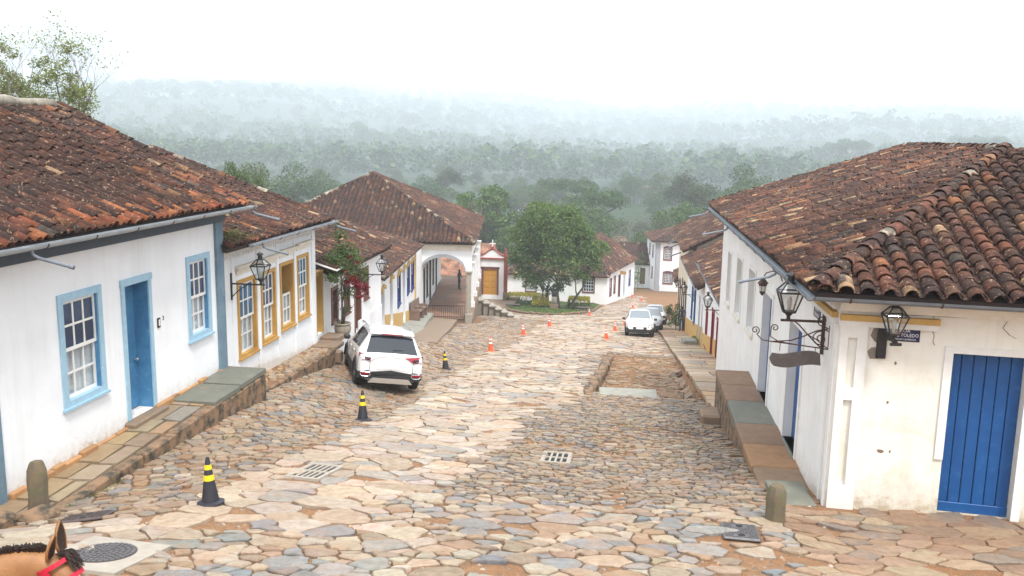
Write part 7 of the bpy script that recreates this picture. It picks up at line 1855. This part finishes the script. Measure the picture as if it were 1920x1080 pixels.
for k_ in range(9000):
    a = rnd.random(); i = rnd.randrange(n); b_ = rnd.random(); x0, y0 = lerp(isl[i][0], isl[(i + 1) % n][0], b_), lerp(isl[i][1], isl[(i + 1) % n][1], b_); t = math.sqrt(a) * .97; x, y = lerp(icx, x0, t), lerp(icy, y0, t); gp.append((x, y, iz(x, y) + .10 + .14 * (1 - t)))
leaf_mesh('grass', gp, .22, [(.10, .16, .03), (.13, .19, .04), (.08, .13, .025)], W['leaf'], lw, .25, -.2, kind='stuff')
for i in range(n):
    a, b = isl[i], isl[(i + 1) % n]; L_ = math.hypot(b[0] - a[0], b[1] - a[1]); q = max(1, int(L_ / .7))
    for j in range(q):
        x, y = lerp(a[0], b[0], (j + .5) / q), lerp(a[1], b[1], (j + .5) / q); m = MB(); m.cbox((x, y, gz(x, y) + .06), (.3, L_ / q - .03, .3), .03, rotz(math.atan2(b[1] - a[1], b[0] - a[0]) - math.pi / 2)); m.build('kerb_stone', W['kerbstone'], lw)
def hedge(x0, x1, y0, y1, h, label, yaw=0):
    z = gz((x0 + x1) / 2, (y0 + y1) / 2) + .25; r = empty('clipped_hedge', ((x0 + x1) / 2, (y0 + y1) / 2, z), label, 'hedge', 'hedges on the lawn'); N = 5200
    P = []; Q = []
    for k_ in range(N):
        f = rnd.randrange(5); x, y, zz = rnd.uniform(x0, x1), rnd.uniform(y0, y1), z + rnd.uniform(0, h)
        if f == 0: x = x0 + rnd.uniform(0, .1)
        elif f == 1: x = x1 - rnd.uniform(0, .1)
        elif f in (2,): y = y0 + rnd.uniform(0, .1)
        else: zz = z + h - rnd.uniform(-.05, .12)
        c = Vector((x - (x0 + x1) / 2, y - (y0 + y1) / 2)); x, y = (x0 + x1) / 2 + c.x * math.cos(yaw) - c.y * math.sin(yaw), (y0 + y1) / 2 + c.x * math.sin(yaw) + c.y * math.cos(yaw)
        (Q if zz > z + h * .72 else P).append((x, y, zz))
    leaf_mesh('foliage', P, .13, GREEN, W['leaf'], r, .6, .2, kind='stuff'); leaf_mesh('golden_top', Q, .13, [(.52, .42, .01), (.46, .38, .012), (.36, .34, .02), (.58, .47, .015)], W['leaf'], r, .6, .4, kind='stuff')
hedge(-12.4, -9.3, 92.6, 94.6, 1.15, 'hedge with yellow top in front of the maroon window by the chapel'); hedge(-9.3, -7.6, 86.8, 92.4, 1.1, 'yellow-green hedge curving round the foot of the tree', .1); hedge(-5.6, -3.4, 89.8, 92.0, 1.15, 'hedge with yellow top beside the stone bench near the street')
# sword-leaved plant beside the trunk
yu = empty('yucca_plant', (-8.2, 90.5, gz(-8.2, 90.5)), 'spiky long-leaved plant at the foot of the big tree', 'plant'); m = MB(); lv = []
for q in range(4):
    x, y = -8.3 + q * .5, 90.6 + rnd.uniform(-.4, .4); z = gz(x, y); hgt = rnd.uniform(1.6, 2.9); m.tube([(x, y, z), (x + rnd.uniform(-.3, .3), y, z + hgt)], .07, 6)
    for k_ in range(34):
        a, e = rnd.uniform(0, 6.283), rnd.uniform(-.3, 1.2); d = Vector((math.cos(a) * math.cos(e), math.sin(a) * math.cos(e), math.sin(e))); b = Vector((x, y, z + hgt - rnd.uniform(0, .6))); s_ = d.cross(Vector((0, 0, 1))).normalized() * .05; t = b + d * rnd.uniform(.8, 1.3) + Vector((0, 0, -.25)); mid = b + d * .6; lv.append((b - s_, b + s_, mid + s_ * 1.3, t, mid - s_ * 1.3))
m.build('stem', W['bark'], yu); m = MB()
for q in lv: m.add(q, [(0, 1, 2, 4), (4, 2, 3)], jcol((.04, .085, .03), .3))
m.build('leaves', W['leaf'], yu, kind='stuff')
# bougainvillea in its pot
bx_, by_, bz_ = -9.12, 27.45, -.62
B = empty('potted_bougainvillea', (bx_, by_, bz_), 'red flowering bougainvillea climbing from a round pot by the blue door', 'plant')
m = MB(); m.lathe((bx_, by_, bz_), [(.17, .0), (.25, .12), (.28, .27), (.25, .36), (.29, .42), (.27, .45), (.22, .44), (.2, .36)], 20); smooth_by_angle(m.build('pot', W['rubble'], B), 50)
m = MB(); tips = []
for k_ in range(4): m.tube([(bx_ + rnd.uniform(-.06, .06), by_ + rnd.uniform(-.06, .06), bz_ + .4), (bx_ + rnd.uniform(-.1, .15), by_ + rnd.uniform(-.1, .1), bz_ + 1.1), (bx_ + rnd.uniform(-.1, .25), by_ + rnd.uniform(-.2, .2), bz_ + 1.9), (bx_ + .1, by_ + rnd.uniform(-.4, .6), bz_ + 2.6)], [.035, .028, .022, .014], 6)
for k_ in range(7): m.tube([(bx_ - .1, by_ - .2, bz_ + .45), (bx_ + rnd.uniform(-.2, .5), by_ + rnd.uniform(-.8, .1), bz_ + rnd.uniform(.7, 1.3)), (bx_ + rnd.uniform(-.1, .2), by_ + rnd.uniform(-.4, .1), bz_ + rnd.uniform(1.5, 2.2))], .008, 4)
m.build('stem', W['bark'], B, smooth=True)
cs = [(bx_ + .15, by_ - .5, 1.6, .55), (bx_ + .2, by_ + .3, 1.55, .6), (bx_ + .25, by_ + .7, 1.15, .45), (bx_ + .15, by_ - .2, 2.1, .5), (bx_, by_ - .8, 1.95, .4), (bx_ + .1, by_ + .1, .75, .35), (bx_ + .1, by_ + .1, .2, .22), (bx_ + .05, by_ - .35, 2.7, .3), (bx_, by_ - .45, 3.1, .14), (bx_ + .1, by_ + .7, 1.9, .4), (bx_ + .1, by_ - 1.1, 1.4, .3)]
P, D = lobes(cs, 4600, .6); leaf_mesh('foliage', P, .085, GREEN + OLIVE, W['leaf'], B, .6, .2, kind='stuff')
cs = [(bx_ + .35, by_ + .75, .95, .30), (bx_ + .4, by_ + .3, 1.0, .28), (bx_ + .45, by_ + .95, .75, .25), (bx_ + .35, by_ - .35, 1.25, .25), (bx_ + .4, by_ + .1, 1.7, .16), (bx_ + .35, by_ + 1.0, 1.3, .18), (bx_ + .35, by_ - .2, 2.0, .14), (bx_ + .45, by_ + .5, .6, .2)]
cs += [(bx_ + .35, by_ - .7, 1.6, .12), (bx_ + .4, by_ + .55, 1.75, .12), (bx_ + .4, by_ - .05, 1.3, .2)]
P, D = lobes(cs, 1150, .6); leaf_mesh('blossoms', P, .07, [(.26, .006, .02), (.20, .005, .018), (.33, .012, .03), (.14, .006, .016)], W['leaf'], B, .75, .2, kind='stuff')
# shrubs on the far pavement
for (x, y, h, w, lb, pal) in ((3.75, 60.8, 1.9, .55, 'pointed green shrub on the pavement behind the standing person', LIGHT + GREEN), (4.3, 80, 1.3, .6, 'dark potted shrub at the foot of the row', GREEN), (3.9, 47.6, .45, .28, 'small yellow flowering plant beside the stone block', [(.5, .42, .05), (.3, .3, .05)]), (-1.3 + 3.3, 119.5, 5.5, 1.3, 'dark column-shaped shrub past the white house at the bend', GREEN), (2.2, 130.4, 1.6, 1.3, 'yellow-green creeper spilling over the garden wall', LIGHT)):
    z = gz(x, y) + (.15 if y < 100 else 0) + (2.6 if h == 1.6 else 0); r = empty('shrub', (x, y, z), lb, 'shrub'); cs = [(x + rnd.uniform(-.3, .3) * w, y + rnd.uniform(-.3, .3) * w, z + h * t, w * (1.05 - .75 * t)) for t in (.2, .35, .5, .7, .88)]
    P, D = lobes(cs, 1500, .3); leaf_mesh('foliage', P, .05 + .06 * w, pal, W['leaf'], r, .6, .2, kind='stuff'); m = MB(); m.tube([(x, y, z - .1), (x, y, z + h * .6)], .03, 5); m.build('stem', W['bark'], r)
# leafless tree rising behind the first roof
bt = empty('bare_tree', (-30, 45, gz(-30, 45)), 'tall half-bare tree with thin branches above the first roof', 'tree'); m = MB(); tips = []; low = []
for (x, y, lx) in ((-33.2, 45, -.1), (-31.4, 45.5, .05), (-32.4, 44, .0), (-30.6, 46, .08)):
    z = gz(x, y); m.tube([(x, y, z), (x + lx, y, z + 3), (x + lx * 2, y, 4.3)], [.28, .23, .18], 7, cap=False); branch_tree(m, (x + lx * 2, y, 4.2), (lx * 1.3, rnd.uniform(-.1, .1), 1), 2.4, .15, 5, tips, .42, .26, 3)
m.build('trunk', W['palebark'], bt, smooth=True); tp = np.array([tuple(t) for t in tips])
P = np.repeat(tp, 5, axis=0) + rsv.normal(0, .16, (len(tp) * 5, 3)); k1 = P[:, 2] < 8.6; k2 = rsv.rand(len(P)) < .28
cs = [(x, y, z, r) for x, y, z, r in ((-31.5, 45, 7.3, 1.2), (-30.2, 45, 6.9, 1.1), (-29.0, 45.4, 7.3, 1.1), (-28.3, 45.5, 6.8, .9), (-27.9, 45, 7.6, .7), (-29.8, 44.6, 8.1, .8), (-32.6, 45, 7.6, 1.3), (-28.6, 45, 8.4, .5))]
cs = [(x - 1.2, y, z + .2, r) for x, y, z, r in cs] + [(rnd.uniform(-35, -29.6), 45 + rnd.uniform(-1, 1), 6.2 + 4.2 * rnd.random() ** 1.7, rnd.uniform(.35, .75)) for _ in range(34)]; P2, D = lobes(cs, 9500, .6); leaf_mesh('crown', np.concatenate([P[k1 | k2], P2]), .15, [(.17, .24, .05), (.22, .27, .06), (.14, .20, .04), (.26, .27, .08), (.20, .19, .07)], W['leaf'], bt, .5, .2)
# --- prototypes for the trees on the slopes (height about 10)
def proto(kind):
    m = MB(); tips = []; cs = []
    if kind == 'broad':
        m.tube([(0, 0, -1), (.1, 0, 2), (0, .1, 4.5)], [.32, .26, .18], 7); cs = [(rnd.gauss(0, 1.9), rnd.gauss(0, 1.9), 6 + rnd.gauss(0, 1.5), rnd.uniform(1.0, 2.0)) for _ in range(22)]; N, s, pal, kw = 6500, .30, BLUEG + GREEN, {}
    elif kind == 'dense':
        m.tube([(0, 0, -1), (0, 0, 4)], [.3, .2], 7); cs = [(rnd.gauss(0, 1.5), rnd.gauss(0, 1.5), 5.2 + rnd.gauss(0, 1.9), rnd.uniform(1.2, 2.1)) for _ in range(20)]; N, s, pal, kw = 6500, .30, GREEN + OLIVE, {}
    elif kind == 'bamboo':
        for k_ in range(14): a = rnd.uniform(0, 6.28); m.tube([(math.cos(a) * .6, math.sin(a) * .6, -1), (math.cos(a) * 1.0, math.sin(a) * 1.0, 5), (math.cos(a) * 2.2, math.sin(a) * 2.2, 8.5)], [.08, .07, .03], 5)
        for k_ in range(46):
            a, t = rnd.uniform(0, 6.28), rnd.random(); rr_ = (1.0 + 2.2 * math.sin(t * 2.4)) * rnd.uniform(.5, 1.1); cs.append((rr_ * math.cos(a), rr_ * math.sin(a), 1.5 + 8 * t, rnd.uniform(.6, 1.05)))
        N, s, pal, kw = 8000, .32, LIGHT[:3] + GREEN, dict(droop=.6)
    elif kind == 'umbrella':
        m.tube([(0, 0, -1), (.2, 0, 4), (0, 0, 6.5)], [.35, .28, .2], 7)
        for k_ in range(9): a = k_ * .7; m.tube([(0, 0, 6.0), (1.6 * math.cos(a), 1.6 * math.sin(a), 7.2), (3.4 * math.cos(a), 3.4 * math.sin(a), 8.2)], [.14, .1, .05], 5)
        cs = [(rnd.uniform(.2, 4.3) * math.cos(a), rnd.uniform(.2, 4.3) * math.sin(a), 8.6 + rnd.uniform(-.4, .7), rnd.uniform(.8, 1.2)) for a in np.linspace(0, 18, 34)]; N, s, pal, kw = 5500, .28, BLUEG + GREEN, {}
    elif kind == 'cone':
        m.tube([(0, 0, -1), (0, 0, 9)], [.3, .06], 7); cs = [(rnd.gauss(0, .35) * (1 - t) * 3, rnd.gauss(0, .35) * (1 - t) * 3, 1 + 9 * t, .35 + 1.5 * (1 - t)) for t in np.linspace(0, 1, 22)]; N, s, pal, kw = 2400, .36, BLUEG, dict(droop=.5)
    elif kind == 'bare':
        branch_tree(m, (0, 0, -1), (.05, 0, 1), 3.3, .22, 5, tips, .6, .2, 3); N, s, pal, kw = 700, .22, GREYG, {}
    elif kind == 'airy':
        branch_tree(m, (0, 0, -1), (.05, 0, 1), 3.6, .22, 4, tips, .65, .2, 3); N, s, pal, kw = 3600, .26, OLIVE + BLUEG, {}
    if tips:
        tp = np.array([tuple(t) for t in tips]); P = tp[rsv.randint(0, len(tp), N)] + rsv.normal(0, .4, (N, 3)); D = None
    else: P, D = lobes(cs, N, .28)
    r = empty(kind + '_tree', (0, 0, 0)); tr = m.build('trunk', W['palebark'] if kind in ('bare', 'airy') else W['bark'], r, smooth=True); leaf_mesh('crown', P, s, pal, W['leaf'], r, .6, .25, outward=D, **kw); return r
PR = {k_: proto(k_) for k_ in ('broad', 'dense', 'bamboo', 'umbrella', 'cone', 'bare', 'airy')}; used = set()
NM = {'broad': 'broadleaf_tree', 'dense': 'evergreen_tree', 'bamboo': 'bamboo_clump', 'umbrella': 'umbrella_tree', 'cone': 'conifer_tree', 'bare': 'leafless_tree', 'airy': 'thin_crowned_tree'}
def plant(kind, u, vtop, Y, h, label, wid=1., group=None, cat='tree'):
    """tree whose top stands in line with (u, vtop) at distance Y, of height h"""
    d = _rot @ Vector((u - 960, -(vtop - 540), -FPX)); p = CAM + d * (Y / d.y)
    o = PR[kind] if kind not in used else copy_tree(PR[kind]); used.add(kind); o.name = NM[kind]
    o.location = (p.x, Y, p.z - h); o.scale = (h / 10 * wid, h / 10 * wid, h / 10); o.rotation_euler = (0, 0, rnd.uniform(0, 6.28)); o['label'] = label; o['category'] = cat
    if group: o['group'] = group
    elif 'group' in o: del o['group']
    g = gz(p.x, Y)
    if p.z - h > g + .3:                         # stand on the ground: grow the tree rather than float it
        hh = p.z - g; o.location.z = g; o.scale = (max(h / 10, hh / 10 * .75) * wid, max(h / 10, hh / 10 * .75) * wid, hh / 10)
    return o
plant('bamboo', 905, 352, 150, 15, 'big dark green bamboo clump behind the hipped roof', 1.05); plant('bamboo', 960, 425, 140, 8, 'smaller bamboo clump behind the chapel cross', .9)
plant('umbrella', 1115, 358, 190, 14, 'flat-topped tree with dark crown behind the big square tree', 1.15); plant('umbrella', 1072, 336, 250, 18, 'wide flat-topped tree farther back in the valley', 1.1)
plant('cone', 1015, 292, 700, 40, 'tall narrow conifer rising into the mist', .8); plant('broad', 690, 236, 1000, 56, 'very tall tree fading into the mist above the hipped roof'); plant('broad', 738, 246, 1020, 52, 'tall round tree next to the tallest one in the mist', .9); plant('airy', 665, 262, 980, 46, 'thin-crowned tree beside the tallest misty tree')
plant('bamboo', 1262, 388, 170, 10, 'pale green bamboo clump left of the bamboo row', 1.1); plant('bamboo', 1305, 378, 178, 12, 'middle pale bamboo clump of the row behind the cream gable', 1.1); plant('bamboo', 1350, 395, 172, 11, 'pale bamboo clump beside the corner house roof', 1.1)
plant('bare', 1192, 392, 150, 13, 'grey leafless tree behind the two-storey house'); plant('bare', 1160, 430, 146, 9, 'small grey leafless tree beside the taller leafless one', 1.1); plant('dense', 1238, 408, 165, 7, 'round bright green tree behind the two-storey house', 1.0); plant('dense', 1200, 440, 140, 10, 'dark evergreen in front of the leafless tree', .7)
plant('broad', 1425, 322, 230, 17, 'dense round tree above the street slope of the corner roof', 1.1); plant('airy', 1330, 330, 210, 18, 'tall thin-crowned tree above the bamboo row'); plant('airy', 1290, 312, 240, 18, 'tall airy tree beside the distant villa'); plant('broad', 1375, 345, 215, 14, 'broad tree between the airy trees and the corner roof')
plant('broad', 548, 318, 200, 16, 'dark misty tree left of the hipped roof', 1.1); plant('dense', 465, 322, 130, 9, 'small round tree just above the second roof'); plant('broad', 612, 330, 230, 15, 'misty broad tree behind the hipped roof slope', 1.1)
plant('dense', 437, 327, 52, 7, 'bright green treetop peeping over the second roof', .45); plant('dense', 487, 349, 55, 6, 'second bright treetop peeping over the second roof', .4)
plant('airy', 845, 305, 300, 18, 'misty thin-crowned tree right of the hipped roof top'); plant('broad', 800, 335, 280, 16, 'misty broad tree beside the hipped roof top'); plant('dense', 1012, 360, 240, 11, 'small tree beside the white walls in the valley'); plant('airy', 1010, 405, 160, 7, 'light grey-green tree above the big square tree', 1.2); plant('airy', 935, 445, 120, 7, 'brownish thin tree behind the chapel cross', .9)
plant('broad', 1135, 395, 180, 11, 'round tree beside the flat-topped tree', 1.1); plant('dense', 1040, 385, 200, 9, 'low dark tree in the valley below the flat-topped tree', 1.2); plant('airy', 1120, 470, 125, 6, 'olive shrub-like tree behind the red tile roof', 1.4)
plant('umbrella', 1590, 262, 800, 45, 'flat-topped misty tree above the corner house ridge'); plant('umbrella', 1850, 256, 850, 48, 'wide misty tree at the far end of the corner house ridge'); plant('broad', 1815, 262, 860, 46, 'rounded misty tree beside the wide one over the ridge')
# individual trees on the near slopes
kinds = ['broad', 'dense', 'airy', 'broad', 'broad', 'dense', 'bamboo']
cnt = 0
for q in range(900):
    Y = 145 + 380 * rnd.random() ** 1.3; u = rnd.uniform(150, 1560); d = _rot @ Vector((u - 960, 0, -FPX)); x = d.x * Y / d.y
    if abs(x - 3) < 9 and Y < 160: continue
    if 1195 < u < 1255 and Y < 300: continue
    if 960 < u < 1060 and 170 < Y < 235: continue
    k_ = rnd.choice(kinds); h = rnd.uniform(7, 14); o = copy_tree(PR[k_]); o.name = NM[k_]; o.location = (x, Y, gz(x, Y) - .3); o.scale = (h / 10 * rnd.uniform(.9, 1.3),) * 2 + (h / 10,); o.rotation_euler = (0, 0, rnd.uniform(0, 6.28))
    o['label'] = {'broad': 'blue-green broadleaf tree of the misty valley wood', 'dense': 'rounded green tree of the misty valley wood', 'airy': 'thin-crowned tree of the misty valley wood', 'bamboo': 'bamboo clump of the misty valley wood'}[k_]; o['category'] = 'tree'; o['group'] = {'broad': 'broadleaf trees of the valley wood', 'dense': 'rounded trees of the valley wood', 'airy': 'thin-crowned trees of the valley wood', 'bamboo': 'bamboo clumps of the valley wood'}[k_]
    cnt += 1
    if cnt >= 230: break
# far wood: one mass
Pf = []; Sf = []
for q in range(6000):
    Y = 560 + 3600 * rnd.random() ** 1.35; u = rnd.uniform(-100, 2020); d = _rot @ Vector((u - 960, 0, -FPX)); x = d.x * Y / d.y; h = rnd.uniform(10, 26) * (1 + .8 * clamp((Y - 700) / 1500)); z = gz(x, Y); n_ = 90
    if Y < 340 and 1195 < u < 1255: continue
    cs = [(x + rnd.gauss(0, h * .16), Y + rnd.gauss(0, h * .16), z + h * rnd.uniform(.35, .85), h * rnd.uniform(.13, .24)) for _ in range(7)]; P, D = lobes(cs, n_, .25); Pf.append(P); Sf.append(np.full(n_, h * .15))
fo = leaf_mesh('forest', np.concatenate(Pf), np.concatenate(Sf), BLUEG + GREEN, W['leaf'], None, .8, .3); tag(fo, 'dense misty forest covering the far hillside', 'forest', kind='stuff')
# tufts of grass between the stones
gp = []
for q in range(420):
    x, y = rnd.uniform(-1, 2.5), rnd.uniform(13, 40); 
    if rnd.random() < .35: x, y = rnd.uniform(-8.2, -6), rnd.uniform(10, 24)
    if blocked(x, y): continue
    if vnoise(x * .9, y * .5, 31) < .52: continue
    for _ in range(14): gp.append((x + rnd.gauss(0, .07), y + rnd.gauss(0, .07), gz(x, y) + rnd.uniform(.02, .06)))
for y in np.arange(11.5, 19, .09):
    if vnoise(y * .8, 3, 7) > .5:
        for _ in range(6): gp.append((-8.22 + rnd.gauss(0, .05), y + rnd.gauss(0, .05), gz(-8.25, y) + rnd.uniform(.02, .08)))
leaf_mesh('grass_tufts', gp, .055, [(.10, .16, .03), (.16, .19, .05), (.07, .12, .02), (.20, .19, .08)], W['leaf'], ground, .25, -.3, kind='stuff')
# distant houses in the valley
def far_house(u, v, Y0, w, h, rise, label, roofm='tileattr', yaw=0, windows=3, zoff=0):
    d = _rot @ Vector((u - 960, -(v - 540), -FPX))
    for q in range(600):                    # foot of the house: where that line of sight meets the ground
        p = CAM + d * ((Y0 + q) / d.y)
        if p.z <= gz(p.x, p.y): break
    Y = p.y; f = Fr(p.x - w / 2, Y, R(90) + yaw, 1); z = p.z; r = empty('distant_house', p, label, 'house')
    g = z - 1.5; ops = [(w * (k_ + .5) / windows - .55, w * (k_ + .5) / windows + .55, z + h * .35, z + h * .8) for k_ in range(windows)]
    wall(f, 0, w, g, z + h, ops, W['white'], r, thick=.3); m = MB(); f.box(m, 0, w, -7, -.31, g, z + h - .05); m.build('wall', W['white'], r)
    for o_ in ops: m = MB(); f.box(m, o_[0], o_[1], -.25, -.2, o_[2], o_[3]); m.build('window', W['pane'], r)
    m = MB(); c = (.38, .2, .13); m.prism([f.p(-.5, .6, z + h), f.p(-.5, -3.5, z + h + rise), f.p(-.5, -7.6, z + h)], f.t * (w + 1), c); m.build('roof', W['tileattr'], r); return r
far_house(1222, 366, 180, 9.5, 3.2, 1.8, 'distant villa with pale walls and terracotta roof among the trees'); 
far_house(990, 402, 160, 8, 2.4, 1.0, 'low white building in the valley above the big tree'); far_house(1042, 404, 160, 5, 2.0, 1.0, 'second low white building in the valley'); far_house(1158, 470, 125, 3.4, 2.4, 1.2, 'small white house behind the red tile roofs', windows=1)
far_house(845, 545, 92, 9, 2.0, 3.6, 'low house with broad tile roof seen through the veranda', windows=3)

# ------------------------------------------------------------------ mist
hz = MB(); hz.bx(-4300, 3100, -90, 5600, -80, 290); ho = hz.build('haze', None); ho.data.materials.clear(); tag(ho, 'pale morning mist filling the valley', 'haze', kind='stuff')
hm = bpy.data.materials.new('mist'); hm.use_nodes = True; nt = hm.node_tree
for n_ in list(nt.nodes):
    if n_.type == 'BSDF_PRINCIPLED': nt.nodes.remove(n_)
pv = nt.nodes.new('ShaderNodeVolumePrincipled'); pv.inputs['Color'].default_value = (.83, .915, 1.0, 1); pv.inputs['Density'].default_value = .0007; pv.inputs['Anisotropy'].default_value = 0.
nt.links.new(pv.outputs[0], nt.nodes['Material Output'].inputs['Volume']); ho.data.materials.append(hm)
